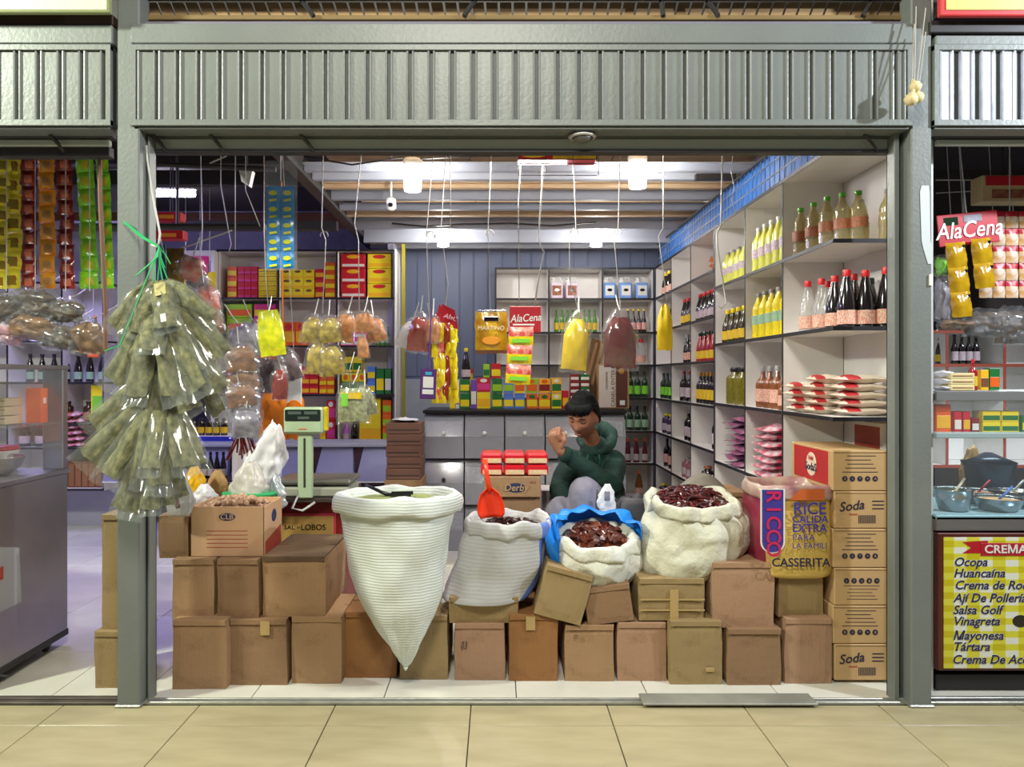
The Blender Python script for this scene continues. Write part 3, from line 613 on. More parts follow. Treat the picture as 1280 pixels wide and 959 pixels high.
# ---- row of goods on the bin counter
DC = 6.42; yc = 511; cw = 'on the bin counter'
def G(*a, **k): B(*a, DC, *k.pop('m'), **k)
for (a, b, y0, y1, body, band, nm, lab, em) in [
 (575, 587, 492, yc, c_grn, c_yel, 'tea_box', 'lower green and yellow tea box', None), (575, 587, 474, 491, c_grn, c_yel, 'tea_box', 'upper green and yellow tea box', None),
 (615, 628, 492, yc, c_grn, c_yel, 'tea_box', 'lower dark green tea box right of the red pack', None), (615, 628, 473, 491.5, c_grn, c_lime, 'tea_box', 'upper dark green tea box right of the red pack', None),
 (629.5, 642, 492, yc, c_blu, c_yel, 'milk_tin', 'left blue milk tin', None), (643.5, 656, 492, yc, c_blu, c_yel, 'milk_tin', 'right blue milk tin', None), (629.5, 642, 474, 491.5, c_blu, c_lime, 'milk_tin', 'upper blue milk tin', None),
 (643.5, 656, 474, 491.5, c_yel, c_org, 'milk_tin', 'upper yellow tin', None), (658, 672, 492, yc, c_org, c_yel, 'powder_box', 'left orange powder box', c_grn), (673.5, 688, 492, yc, c_ora, c_yel, 'powder_box', 'right orange powder box', c_grn),
 (658, 672, 473, 491.5, c_lime, c_org, 'powder_box', 'upper lime powder box', c_org), (673.5, 688, 473, 491.5, c_gold, c_mar, 'powder_box', 'upper gold powder box', c_org),
 (689.5, 702, 492, yc, c_yel, c_grn, 'powder_box', 'yellow tin with green stripe', c_wht), (689.5, 702, 472, 491.5, c_gold, c_grn, 'powder_box', 'upper yellow tin with green stripe', c_wht),
 (703, 711, 488, yc, c_red, c_gold, 'candy_box', 'narrow red candy box', None), (596, 613, 490, yc, c_yel, c_gold, 'soup_pack', 'yellow lower half soup pack', None), (596, 613, 472, 490, c_red, c_pnk, 'soup_pack', 'red topped soup pack', c_wht),
 (604, 612, 455, 472, c_lime, c_grn, 'soup_pack', 'small lime pack on the soup pack', None), (614, 626, 454, 473, c_red, c_yel, 'soup_pack', 'red and yellow pack above the green tea boxes', None),
 (562, 569, 457, yc, c_yel, c_lime, 'tall_pack', 'tall narrow yellow carton', None), (569.5, 574, 474, yc, c_wht, c_pur, 'candy_tube', 'white and purple candy tube', None), (588.5, 595.5, 474, yc, c_pur, c_wht, 'candy_tube', 'purple and white candy tube', None)]:
    B(nm, 1, 1, a, b, y0, y1, DC, body, band, lab, cw, dep=.1, em=em)
for j in range(5):
    B('soup_sachet', 1, 1, 713, 724, 500-8*j-.1, 508-8*j, DC, c_mar, c_wht, ['first', 'second', 'third', 'fourth', 'fifth'][j]+' maroon packet from the bottom', 'of the left pile '+cw, dep=.12)
    B('soup_sachet', 1, 1, 725.5, 737, 500-8*j-.1, 508-8*j, DC, c_mar if j % 2 else c_grn, c_wht, ['first', 'second', 'third', 'fourth', 'fifth'][j]+' mixed packet from the bottom', 'of the right pile '+cw, dep=.12)
bottle('sauce_bottle', (X(582.5, 6.46), 6.46, Z(474, DC)+.002), .265, .04, 'cone', M_soy, M_lab_p, M_yel, 'black bottle with round yellow cap on the green tea boxes', 'counter bottles')
bottle('squeeze_bottle', (X(628+8, 6.5)-.33, 6.62, Z(yc, 6.5)+.016), .33, .035, 'sauce', M_oil, M_lab_g, M_red, 'tall green yellow bottle with red cap behind the soup packs', 'counter bottles')
# brown-and-white cinnamon carton and panels leaning behind it
t = T('cinnamon_carton', 'brown and cream printed carton standing beside the seated man', 'carton', (X(767, 6.4), 6.4, Z(511, 6.4)+.001))
wd = 39/S(6.4); hh = 56/S(6.4)
MB().bbox(-wd/2, wd/2, 0, .12, 0, hh, .004).build('carton', mat('kraft', (170, 132, 88), .8), t)
MB().bbox(-wd/2+.008, wd*.06, -.003, .001, .01, hh-.015, .001).build('cream_panel', mat('cream_print', (206, 196, 184), .6), t)
MB().bbox(wd*.08, wd/2-.015, -.003, .001, .01, hh-.015, .001).build('brown_panel', mat('brown_print', (84, 44, 30), .6), t)
text('CANELA ENTERA', t, (wd*.02-.01, -.004, hh*.5), .045, M_dark, (PI/2, -PI/2, 0))
text('SAZONADOR', t, (-wd*.22, -.004, hh*.62), .024, M_blkc, (PI/2, -PI/2, 0))
MB().bbox(wd*.2, wd*.36, -.005, -.002, .03, .07, .001).build('emblem', M_wcap, t)
MB().lathe([(0, .026), (.003, .02)], 12).build('emblem', mat('gold_cap', (180, 130, 40)), t, rot=(PI/2, 0, 0), loc=(wd*.25, -.003, hh*.84))
t = T('flattened_carton', 'folded brown carton leaning behind the red paste bag', 'carton', (X(752, 6.6), 6.6, Z(455, 6.6)), rot=(0, .25, 0))
MB().bbox(-.14, .12, 0, .05, -.37, .2, .004).build('carton', mat('brown_carton', (120, 90, 62), .8), t)
for k in range(4): MB().bbox(-.10+k*.05, -.075+k*.05, -.006, .002, -.2, .17, .001).build('stripe', mat('kraft', (170, 132, 88)), t)
# ---- near cells: flour packs, purple bags, orange snacks
mp = [mat('flour_paper', (222, 208, 190), .6, 0, .05, 8, .15, 30), mat('flour_red', (186, 48, 52), .5)]
pm = pouch_mesh('pack', mp, .12, .19, .045, 8, 8, .006, 1, 1, 3, .04, mfun=lambda u, v, s: 1 if (.62 < v < .86 and s > 0) else 0)
for c_, (cx, cy) in enumerate([(1.665, 4.05), (1.70, 3.86), (1.80, 3.70)]):
    for k in range(5 if c_ else 4):
        t = T('flour_pack', 'white and red flour pack, %s from the bottom of the %s pile' % (ORD[k], ['back', 'middle', 'front'][c_]), 'pack', (cx+.0+rnd.uniform(-.008, .008), cy, 1.262+.022+.039*k), 0, 'flour packs on the lower end shelf', (1.0, 1, 1) if c_ < 2 else (1.35, 1.3, 1))
        link('paper_pack', pm, t, (.08, 0, 0), (PI/2, 0, PI/2))
mz = [mat('purple_pack', (132, 44, 84), .3, 0, 0, 22, rgb2=(196, 150, 180)), M_wcap]
pz = pouch_mesh('grain_bag', mz[0], .15, .22, .035, 8, 8, .01, 1, 1, 5)
mz2 = mat('pink_pack', (206, 60, 90), .2, 0, 0, 30, rgb2=(226, 214, 220)); pz2 = pouch_mesh('pink_bag', mz2, .17, .24, .045, 8, 8, .014, 1, 1, 8)
for k in range(9):
    t = T('grain_bag', 'purple bag of grain, %s from the bottom in the bottom bay' % ORD[k], 'bag', (1.715, 5.14+.03*math.sin(k*2.1), .86+.038*k), 0, 'purple grain bags', (1, 1.9, 1.1)); link('bag', pz, t, (.09, 0, 0), (PI/2, rnd.uniform(-.1, .1), PI/2+rnd.uniform(-.2, .2)))
for k in range(7):
    t = T('grain_bag', 'pink and white shiny bag, %s from the bottom in the bottom bay' % ORD[k], 'bag', (1.715, 4.50+.03*math.sin(k*1.7), .865+.045*k), 0, 'pink shiny bags', (1, 1.7, 1.1)); link('bag', pz2, t, (.10, 0, 0), (PI/2, rnd.uniform(-.1, .1), PI/2+rnd.uniform(-.2, .2)))
mo = mat('orange_snack', (238, 120, 24), .25, 0, 0, 14, rgb2=(244, 200, 170)); po = pouch_mesh('snack', mo, .13, .17, .06, 8, 8, .012, 1, 1, 11)
for k in range(7):
    t = T('snack_bag', 'orange snack bag, %s in the top bay heap' % ORD[k], 'bag', (1.76+.02*(k % 2), 5.72+.10*(k % 3)+.02*k, 2.275+.055*(k//2)), 0, 'orange snack bags'); link('bag', po, t, (.09, 0, 0), (PI/2, rnd.uniform(-.25, .25), PI/2+rnd.uniform(-.6, .6)))
t = T('picture_card', 'small red card in a pale frame above the tall carton stack', 'card', (1.90, 3.9, 1.13)); MB().bbox(-.004, .02, -.2, .12, -.06, .09, .002).build('frame', c_wht, t); MB().bbox(-.007, -.003, -.17, .09, -.04, .07, .001).build('print', mat('card_red', (160, 60, 46), .5), t)
# ---- bin counter
M_bin = mat('bin_steel', (150, 152, 164), .35, .5, .06, 4); M_lid = film('bin_lid', (190, 196, 206), .30, .12)
bc = T('bin_counter', 'grey counter of tilted grain bins with clear lids behind the man', 'bin counter', (X(530, 6.25), 6.25, 0))
WB = X(782, 6.25)-X(530, 6.25); ch = Z(513, 6.25)
MB().bbox(0, WB, .06, .62, 0, ch-.03, .004).build('body', M_dark, bc); MB().bbox(-.01, WB+.01, .0, .64, ch-.026, ch, .003).build('worktop', M_blkc, bc)
cwid = WB/5
for j in range(3):
    zt = ch-.035-j*.385
    for i in range(5):
        x0 = i*cwid+.006; x1 = (i+1)*cwid-.006
        q = MB(); f = [(x0, .05, zt), (x1, .05, zt), (x1, -.05, zt-.18), (x0, -.05, zt-.18), (x1, .0, zt-.365), (x0, .0, zt-.365)]
        q.add([f[3], f[2], f[4], f[5], (x0, .07, zt-.365), (x1, .07, zt-.365), (x0, .07, zt), (x1, .07, zt), f[0], f[1]], [(0, 1, 2, 3), (3, 2, 5, 4), (0, 3, 4, 6, 8), (1, 9, 7, 5, 2)])
        b_ = q.build('bin', M_bin, bc)
        MB().add([f[0], f[1], f[2], f[3], (x0, .044, zt), (x1, .044, zt), (x1, -.056, zt-.18), (x0, -.056, zt-.18)], [(3, 2, 1, 0), (4, 5, 6, 7), (0, 1, 5, 4), (1, 2, 6, 5), (2, 3, 7, 6), (3, 0, 4, 7)]).build('lid', M_lid, b_)
        MB().lathe([(0, .012), (.012, .018), (.02, .012)], 10, c=(0, 0, 0)).build('knob', [M_wcap, M_dark][(i+j) % 2 and i == 0], b_, True, loc=((x0+x1)/2, -.05, zt-.15), rot=(PI/2, 0, 0))
        MB().box(x0+.01, x1-.01, .03, .06, zt-.22, zt-.06).build('grain', mat('grain_%d' % ((i*3+j) % 4), [(190, 190, 186), (120, 84, 50), (170, 166, 160), (96, 90, 88)][(i*3+j) % 4], .9, 0, .2, 60), b_)
# left bin counter with blue lids
bl = T('bin_counter', 'violet lit bin counter below the left shelving', 'bin counter', (X(385, 6.3), 6.3, 0)); wl = X(497, 6.3)-X(385, 6.3); ch2 = Z(556, 6.3)
MB().bbox(-1.15, wl, .05, .55, 0, ch2-.01, .004).build('body', mat('wine_body', (70, 40, 60), .6), bl); MB().bbox(-1.15, wl, .0, .56, ch2-.02, ch2, .003).build('worktop', M_purlin, bl)
for i in range(7):
    x0 = wl-.35*(i+1)+.01; x1 = wl-.35*i-.01; q = MB()
    q.add([(x0+.05, .04, ch2-.025), (x1-.02, .04, ch2-.025), (x1, -.07, ch2-.30), (x0, -.07, ch2-.30), (x0+.05, .06, ch2-.025), (x1-.02, .06, ch2-.025), (x1, .06, ch2-.30), (x0, .06, ch2-.30)], [(3, 2, 1, 0), (0, 1, 5, 4), (1, 2, 6, 5), (0, 4, 7, 3), (2, 3, 7, 6)])
    b_ = q.build('bin', mat('violet_light_steel', (142, 144, 180), .35, .3, .06, 4), bl); MB().bbox(x0, x1, -.075, -.068, ch2-.31, ch2-.298, .002).build('lip', M_wcap, b_)  # bin steel tinted to carry the violet light in its colour
    if i < 2: text('MA'[1-i], b_, ((x0+x1)/2, .0, ch2-.13), .07, M_dark, (PI/2-.38, 0, 0))
# ------------------------------------------------------------------ ceiling bulbs
M_bulb = mat('bulb_light', (255, 252, 246), .3, emit=110); M_base = mat('bulb_base', (196, 194, 190), .4)
def bulb(px, py, D, label, r=.055):
    c = P(px, py, D); t = T('ceiling_bulb', label, 'lamp', c, 0, 'bare bulbs under the stall ceiling')
    MB().lathe([(-.065, .03), (-.062, .052), (-.03, r), (.02, r), (.05, .035), (.055, .02)], 16).build('bulb', M_bulb, t, True)
    MB().lathe([(.055, .021), (.07, .03), (.075, .052), (.12, .064), (.135, .06), (.14, .03)], 16).build('bulb_holder', M_base, t, True)
    MB().tube([(0, 0, .14), (0, 0, 2.86-c.z)], .006, 6).build('cord', M_dark, t); return t
bulb(516, 226, 4.75, 'front left glowing bulb with white holder'); bulb(797, 222, 4.75, 'front right glowing bulb with white holder')
bulb(554, 299, 6.8, 'small rear left glowing bulb', .045); bulb(745, 299, 6.8, 'small rear right glowing bulb', .045)
t = T('security_camera', 'small white security camera under the ceiling left of centre', 'camera', P(489, 255, 5.3)); MB().lathe([(-.045, .02), (-.03, .036), (.03, .036), (.045, .02)], 14).build('housing', M_wcap, t, True, rot=(.5, 0, 0)); MB().lathe([(0, .018), (.012, .012)], 12).build('lens', M_soy, t, rot=(PI/2+.3, 0, 0), loc=(0, -.034, -.012)); MB().tube([(0, 0, .03), (0, .02, .46)], .008).build('mount', M_base, t)
t = T('ceiling_light', 'small pale dome lamp under the shutter housing', 'lamp', P(728, 173, 3.37)); MB().lathe([(0, .055), (.006, .065), (.014, .05), (.028, .042)], 20).build('housing', M_base, t, True); MB().lathe([(-.018, .015), (-.012, .036), (0, .05)], 20).build('diffuser', mat('dome_grey', (110, 108, 104), .4), t, True)
# violet tubes of the left stall
M_tube = mat('tube_light', (236, 230, 255), .3, emit=26)
for i, (a, b) in enumerate([(170, 210), (213, 224), (227, 243)]):
    D = 7.6; t = T('tube_lamp', 'bright violet white tube lamp, %s of three in the left stall' % ['left', 'middle', 'right'][i], 'lamp', P((a+b)/2, 242, D))
    h = (b-a)/2/S(D); MB().tube([(-h, 0, 0), (h, 0, 0)], .035, 10).build('tube', M_tube, t, True); MB().bbox(-h-.02, h+.02, -.03, .03, .036, .07, .005).build('fitting', M_base, t); MB().box(-.004, .004, -.004, .004, .07, 3.42-t.location.z).build('hanger', M_dark, t)
# ------------------------------------------------------------------ cartons
CM = [mat('carton_a', (160, 126, 90), .8, 0, .05, 4, .12, 40, sx=(1, 1, .2)), mat('carton_b', (142, 110, 78), .8, 0, .09, 4, .15, 36, sx=(1, 1, .2)), mat('carton_c', (166, 130, 100), .8, 0, .05, 3, .12, 30, sx=(1, 1, .2)),
      mat('carton_d', (146, 100, 54), .75, 0, .05, 3, .1, 30), mat('carton_e', (152, 128, 86), .8, 0, .08, 3, .12, 40, sx=(1, 1, .2))]
for _m in CM:      # fine upright flutes and scuffs of corrugated board
    nt = _m.node_tree; b_ = nt.nodes['Principled BSDF']; tc = nt.nodes.new('ShaderNodeTexCoord'); wv = nt.nodes.new('ShaderNodeTexWave'); wv.bands_direction = 'X'; wv.inputs['Scale'].default_value = 34; wv.inputs['Distortion'].default_value = 1.5; wv.inputs['Detail'].default_value = 1
    n_ = nt.nodes.new('ShaderNodeTexNoise'); n_.inputs['Scale'].default_value = 7; n_.inputs['Detail'].default_value = 7; n_.inputs['Roughness'].default_value = .7
    nt.links.new(tc.outputs['Object'], wv.inputs['Vector']); nt.links.new(tc.outputs['Object'], n_.inputs['Vector'])
    ad = nt.nodes.new('ShaderNodeMath'); ad.operation = 'MULTIPLY_ADD'; ad.inputs[1].default_value = 14.0; nt.links.new(n_.outputs['Fac'], ad.inputs[0]); nt.links.new(wv.outputs['Fac'], ad.inputs[2])
    bp = nt.nodes.new('ShaderNodeBump'); bp.inputs['Strength'].default_value = .4; bp.inputs['Distance'].default_value = .0012; nt.links.new(ad.outputs[0], bp.inputs['Height']); nt.links.new(bp.outputs[0], b_.inputs['Normal'])
    src = b_.inputs['Base Color'].links[0].from_socket; rp = nt.nodes.new('ShaderNodeValToRGB'); rp.color_ramp.elements[0].position = .34; rp.color_ramp.elements[0].color = (.62, .58, .52, 1); rp.color_ramp.elements[1].position = .46; rp.color_ramp.elements[1].color = (1, 1, 1, 1)
    nt.links.new(n_.outputs['Fac'], rp.inputs[0]); mx = nt.nodes.new('ShaderNodeMix'); mx.data_type = 'RGBA'; mx.blend_type = 'MULTIPLY'; mx.inputs[0].default_value = .7
    nt.links.new(src, mx.inputs[6]); nt.links.new(rp.outputs[0], mx.inputs[7]); nt.links.new(mx.outputs[2], b_.inputs['Base Color'])
M_tape = mat('tape', (176, 148, 96), .3, coat=.3); M_carton_dark = mat('carton_dark', (96, 74, 52), .85, 0, .2, 6)  # darker brown board for one lid and the carton seams
def cmesh(wd, hh, dp, seed, bulge=.006, n=6, skew=0, mats=None):
    """front face at y=0, centre x=0, base z=0; faces belly out, corners are soft"""
    mb = MB(); cache = {}
    def pt(i, j, k):
        if (i, j, k) in cache: return cache[i, j, k]
        u, v, w_ = i/n*2-1, j/n, k/n
        x, y, z = u*wd/2, v*dp, w_*hh
        e = bulge*(math.cos(u*PI/2)+.25)*(math.sin(v*PI)+.3)*(math.sin(w_*PI)+.2)
        q = Vector((x*6+seed, y*6, z*6+seed*.7))
        x += (u*e*1.2)+noise.noise(q)*.006; y += ((v*2-1)*e)+noise.noise(q+Vector((5, 0, 0)))*.005
        if k == n: z += noise.noise(q+Vector((0, 5, 0)))*.008
        x += skew*z
        r = .006; m_ = (i in (0, n))+(j in (0, n))+(k in (0, n))
        if m_ >= 2: x -= math.copysign(r*.6, u) if i in (0, n) else 0; y += (r*.6 if j == 0 else -r*.6) if j in (0, n) else 0; z += (0 if k == 0 else -r*.6) if k in (0, n) else 0
        cache[i, j, k] = len(mb.v); mb.v.append((x, y, z)); return cache[i, j, k]
    for a in range(n):
        for b in range(n):
            for (f, fl_) in (((lambda a, b: pt(a, 0, b)), 0), ((lambda a, b: pt(a, n, b)), 1), ((lambda a, b: pt(0, a, b)), 1), ((lambda a, b: pt(n, a, b)), 0), ((lambda a, b: pt(a, b, 0)), 1), ((lambda a, b: pt(a, b, n)), 0)):
                q = [f(a, b), f(a+1, b), f(a+1, b+1), f(a, b+1)]; mb.f.append(tuple(q[::-1] if fl_ else q)); mb.m.append(1 if (f(a, b) is not None and fl_ == 0 and mats and b >= 0 and mb.v[q[0]][2] > hh*.9 and mb.v[q[2]][2] > hh*.9) else 0)
    return mb
def carton(px0, px1, py0, py1, label, D=None, dp=.38, ci=0, tilt=0, skew=0, top=None, rz=0, bulge=.006, flap=True, tape=0, group='brown cartons stacked along the front'):
    if D is None: D = F*HC/(py1-VY)
    wd = (px1-px0)/S(D)*.985; z0 = max(0.001, Z(py1, D)); hh = Z(py0, D)-z0
    t = T('carton', label, 'carton', (X((px0+px1)/2, D), D, z0), 0, group, rot=(0, math.radians(tilt), math.radians(rz)))
    m = [CM[ci], top or CM[ci]]; cmesh(wd, hh, dp, px0*.37, bulge, 6, skew, m).build('carton_body', m, t)
    if flap:      # lid flaps: two thin boards along the top with a gap between them, turned down lip at the front
        MB().bbox(-wd/2+.004, wd/2-.004, -.004, dp*.48, hh-.002, hh+.003, .001).bbox(-wd/2+.006, wd/2-.006, -.006, -.001, hh-.022, hh+.002, .001).build('lid_flap', m[1], t)
        MB().bbox(-wd/2+.004, wd/2-.004, dp*.51, dp-.004, hh-.002, hh+.003, .001).build('lid_flap', m[1], t)
    if tape: MB().box(-.022+tape*wd*.2, .022+tape*wd*.2, -.0085, -.006, hh-.07, hh-.004).build('tape', M_tape, t)
    return t
K = carton; DF = 3.56
K(214, 284, 776, 862, 'bottom row carton beside the left post', ci=0, tape=0)
K(286, 360, 775, 857, 'stained bottom row carton second from the left post', ci=1, tape=.6)
K(363, 428, 772, 855, 'bottom row carton with curled top flap left of the white sack', ci=0)
K(430, 497, 766, 848, 'bottom row carton partly behind the pointed white sack', ci=3)
K(499, 561, 770, 850, 'bottom row carton right of the pointed sack tip', ci=4)
c03 = K(567, 632, 780, 851, 'bottom row carton with the number 03 written on it', ci=2)
text('03', c03, (-.075, -.012, .17), .052, mat('ink', (60, 52, 60), .6), (PI/2, 0, -0.0), ext=.001, shear=.2, sx=.6)
K(635, 699, 769, 852, 'orange brown bottom row carton with a strip of tape', ci=3, tape=-.3)
c1 = K(705, 769, 782, 852, 'bottom row carton with faint handwriting in its corner', ci=0); text('07', c1, (-.07, -.012, .215), .03, mat('ink', (60, 52, 60)), (PI/2, .2, 0), ext=.001, shear=.3, sx=.6)
K(771, 834, 779, 852, 'plain bottom row carton under the gap of two upper cartons', ci=2)
c2 = K(836, 904, 777, 856, 'bottom row carton with a torn patch low on its face', ci=4); MB().bbox(.045, .085, -.010, -.005, .062, .082, .002).build('torn_patch', M_tape, c2)
K(908, 978, 787, 857, 'bottom row carton with crumpled lid left of the last one', ci=1)
K(980, 1041, 774, 855, 'last bottom row carton beside the printed box stack', ci=2)
r2g = 'second row of brown cartons'
K(214, 268, 700, 774, 'second row carton nearest the left post', D=3.55, ci=0, group=r2g); K(270, 324, 700, 774, 'second row carton under the open nut box', D=3.55, ci=1, group=r2g)
K(327, 408, 696, 771, 'large carton with dark lid below the red salt box', D=3.57, dp=.5, ci=0, top=M_carton_dark, group=r2g, bulge=.012)
K(560, 650, 747, 779, 'flat carton under the leaning white sack', D=3.60, ci=4, group=r2g)
K(666, 728, 712, 775, 'tilted carton under the blue lined bag', D=3.56, dp=.2, ci=4, tilt=15, group=r2g)
K(734, 794, 733, 779, 'slightly tilted carton under the white bag of peppers', D=3.58, ci=1, tilt=-7, group=r2g)
c3 = K(797, 882, 724, 776, 'wide carton with straps of tape under the big white sack', D=3.585, ci=4, group=r2g); MB().box(-.15, .155, -.012, -.006, .05, .056).box(-.15, .155, -.012, -.006, .10, .106).box(-.01, .03, -.013, -.006, .01, .15).build('tape', M_tape, c3)
K(889, 969, 704, 785, 'tall carton with bent flap below the printed rice sack', D=3.57, ci=2, group=r2g, bulge=.009)
K(972, 1030, 714, 772, 'carton under the right half of the rice sack', D=3.60, ci=4, group=r2g, tilt=1)
K(197, 236, 645, 698, 'open carton with raised flap beside the left post', D=3.60, ci=1, group='cartons beside the left post', flap=False, dp=.3)
K(117, 152, 790, 861, 'carton standing left of the left post, lower of two', ci=4, dp=.34, group='cartons beside the left post')
K(126, 160, 644, 789, 'tall carton standing left of the left post, upper of two', D=3.52, ci=4, dp=.3, group='cartons beside the left post')
# dusty inner cartons that carry the second row and the sacks
K(868, 936, 616, 700, 'inner carton carrying the grey folded bag behind the chili sack', D=4.12, dp=.3, ci=1, group='inner cartons behind the front rows'); K(868, 936, 702, 800, 'lower inner carton behind the chili sack', D=4.12, dp=.3, ci=1, group='inner cartons behind the front rows')
# open carton of walnuts
D = 3.60; t = T('nut_carton', 'open printed carton full of walnuts left of the scale', 'carton', (X(284, D), D, Z(698, D)+.002), 0, rot=(0, 0, math.radians(0)))
wd = (330-238)/S(D); hh = Z(634, D)-Z(698, D); dp = .30
q = MB(); q.bbox(-wd/2, wd/2, 0, .006, 0, hh, .002); q.bbox(-wd/2, wd/2, dp-.006, dp, 0, hh, .002); q.bbox(-wd/2, -wd/2+.006, 0, dp, 0, hh, .002); q.bbox(wd/2-.006, wd/2, 0, dp, 0, hh, .002); q.box(-wd/2, wd/2, 0, dp, .0, .008)
q.build('carton_body', mat('carton_pink', (196, 156, 118), .75, 0, .04, 4), t)
MB().bbox(-wd/2, wd/2, -.01, .0, -.0, .012, .002, 0, Matrix.Rotation(0, 3, 'X')) if False else None
M_logo = mat('logo_navy', (44, 52, 88), .5); q = MB(); q.lathe([(0, .040), (.003, .036)], 24, sx=1, sy=.45); q.build('emblem', M_logo, t, rot=(PI/2, 0, 0), loc=(.0, -.001, hh*.80)); text('CLB', t, (0, -.006, hh*.80), .036, mat('carton_pink', (196, 156, 118)), ext=.001)
for k in range(5): MB().box(-wd*.28, wd*.28, -.0012, 0, hh*(.2+.08*k), hh*(.2+.08*k)+.003).build('printed_line', mat('print_red', (168, 84, 64), .6), t)
MB().add([(wd/2+.001, .02, .01), (wd/2+.001, .28, .01), (wd/2+.001, .28, hh*.45), (wd/2+.001, .02, hh*.3)], [(0, 1, 2, 3)]).build('red_panel', mat('card_red', (160, 60, 46)), t)
q = MB(); q.lathe([(0, .036), (.003, .03)], 20, sx=.9, sy=1.1); q.build('side_emblem', M_logo, t, rot=(0, PI/2, 0), loc=(wd/2, .16, hh*.72))
def nuts(n, cx, cy, cz, rx, ry, m, par, r=(.012, .018), dome=.03, nm='walnuts'):
    q = MB(); rr = random.Random(n)
    for i in range(n):
        a = rr.random()*6.283; d = math.sqrt(rr.random()); x = cx+rx*d*math.cos(a); y = cy+ry*d*math.sin(a); s_ = rr.uniform(*r)
        b = len(q.v); q.lathe([(-s_, 0), (-s_*.6, s_*.8), (0, s_*1.1), (s_*.6, s_*.75), (s_, 0)], 7, c=(x, y, cz+dome*(1-d*d)+rr.random()*.008), sx=rr.uniform(.8, 1.3), sy=rr.uniform(.7, 1))
    return tag(q.build(nm, m, par, True), None, None, None, 'stuff')
nuts(120, 0, dp*.5, hh-.03, wd/2-.02, dp/2-.02, mat('walnut', (122, 84, 58), .7, 0, 0, 60, rgb2=(196, 160, 130)), t, dome=.05)
MB().box(-wd/2+.008, wd/2-.008, .008, dp-.008, hh-.05, hh-.03).build('nut_fill', mat('walnut', (122, 84, 58)), t)
# ---- printed stack by the right post
M_soda = mat('soda_box', (186, 152, 104), .7, 0, .03, 5); M_ink2 = mat('dark_ink', (44, 40, 60), .5)
ys = [563, 614, 661, 710, 757, 805, 851]; DS = 3.56
for i in range(6):
    py0, py1 = ys[i], ys[i+1]; wd = 68/S(DS); z0 = max(.001, Z(py1, DS)+.001); hh = Z(py0, DS)-z0-.0015
    nm = ['top', 'second', 'third', 'fourth', 'fifth', 'bottom'][i]
    t = T('printed_carton', 'printed tan carton, %s of the stack by the right post' % nm, 'carton', (X(1076, DS)+.004*((i % 2)*2-1), DS, z0), 0, 'printed cartons stacked by the right post')
    MB().bbox(-wd/2, wd/2, 0, .50 if i == 0 else .42, 0, hh, .004).build('carton_body', M_soda, t)
    MB().box(-wd/2+.004, wd/2-.004, -.0008, 0, hh*.94, hh*.955).build('seam', M_carton_dark, t)
    if i in (1, 5):
        q = text('Soda', t, (-.05, -.0015, hh*.60), .062, M_ink2, (PI/2, -.12, 0), shear=.3, off=.0005)
        MB().box(-.06, -.02, -.0012, 0, hh*.36, hh*.40).build('stripe', mat('print_red', (168, 84, 64)), t)
        for k in range(3): MB().box(.05, .105, -.0012, 0, hh*(.52+.1*k), hh*(.55+.1*k)).build('printed_line', M_ink2, t)
        q = MB(); z1_ = hh*.14
        for k in range(12): q.box(-.015+k*.007, -.0118+k*.007, -.0014, 0, z1_, z1_+hh*.22)
        q.build('barcode', M_ink2, t)
    else:
        up = i == 3
        for k in range(5):
            zc = hh*(.66 if up else .30); c = T if False else None
            MB().lathe([(0, .0135), (.0016, .0125)], 14).build('icon', M_ink2, t, rot=(PI/2, 0, 0), loc=(-.072+k*.036, 0, zc))
            text('2i*+A'[k] if not up else '?il8v'[k], t, (-.072+k*.036, -.002, zc), .016, M_soda, (PI/2, 0, 0) if not up else (PI/2, PI, 0))
        for k in range(4): MB().box(-.07+.01*(k % 2), .075-.012*(k % 3), -.0012, 0, hh*((.56+.10*k) if not up else (.16+.09*k)), hh*((.575+.10*k) if not up else (.17+.09*k))).build('printed_line', M_ink2, t)
        MB().box(-.085, .085, -.0012, 0, hh*(.46 if not up else .52), hh*(.475 if not up else .53)).build('stripe', M_ink2, t)
    if i == 0:      # red side panel facing the aisle
        MB().box(-wd/2-.0015, -wd/2, .05, .46, .02, hh-.01).build('red_side', mat('soda_red', (178, 40, 40), .5), t)
        MB().lathe([(0, .06), (.002, .058)], 20).build('round_badge', mat('badge_cream', (226, 206, 180), .5), t, rot=(0, -PI/2, 0), loc=(-wd/2-.0015, .24, hh*.52))
        text('SodaS', t, (-wd/2-.005, .24, hh*.45), .055, M_ink2, (PI/2, 0, -PI/2), off=.0004)
        text('Field', t, (-wd/2-.005, .24, hh*.68), .03, mat('soda_red', (178, 40, 40)), (PI/2, 0, -PI/2))
# ---- red salt box
D = 4.25; t = T('salt_box', 'red carton of coarse salt behind the cartons under the scale', 'box', (X(378, D), D, 0.0))
wd = 100/S(D); zt = Z(622, 4.15)-.03
MB().bbox(-wd/2, wd/2, 0, .42, 0, zt, .005).build('carton_body', mat('salt_red', (128, 26, 24), .5, 0, .1, 5), t)
MB().bbox(-wd*.33, wd*.42, -.003, 0, zt-.31, zt-.075, .001).build('pink_frame', mat('salt_pink', (206, 60, 80), .5), t)
MB().bbox(-wd*.30, wd*.39, -.005, -.002, zt-.30, zt-.09, .001).build('gold_panel', mat('salt_gold', (176, 142, 74), .5), t)
text('SAL', t, (-wd*.16, -.006, zt-.155), .034, M_blkc, sx=1.1); text('LOBOS', t, (wd*.14, -.006, zt-.155), .045, M_blkc, off=.0004); text('DE', t, (-wd*.045, -.006, zt-.155), .016, M_blkc)
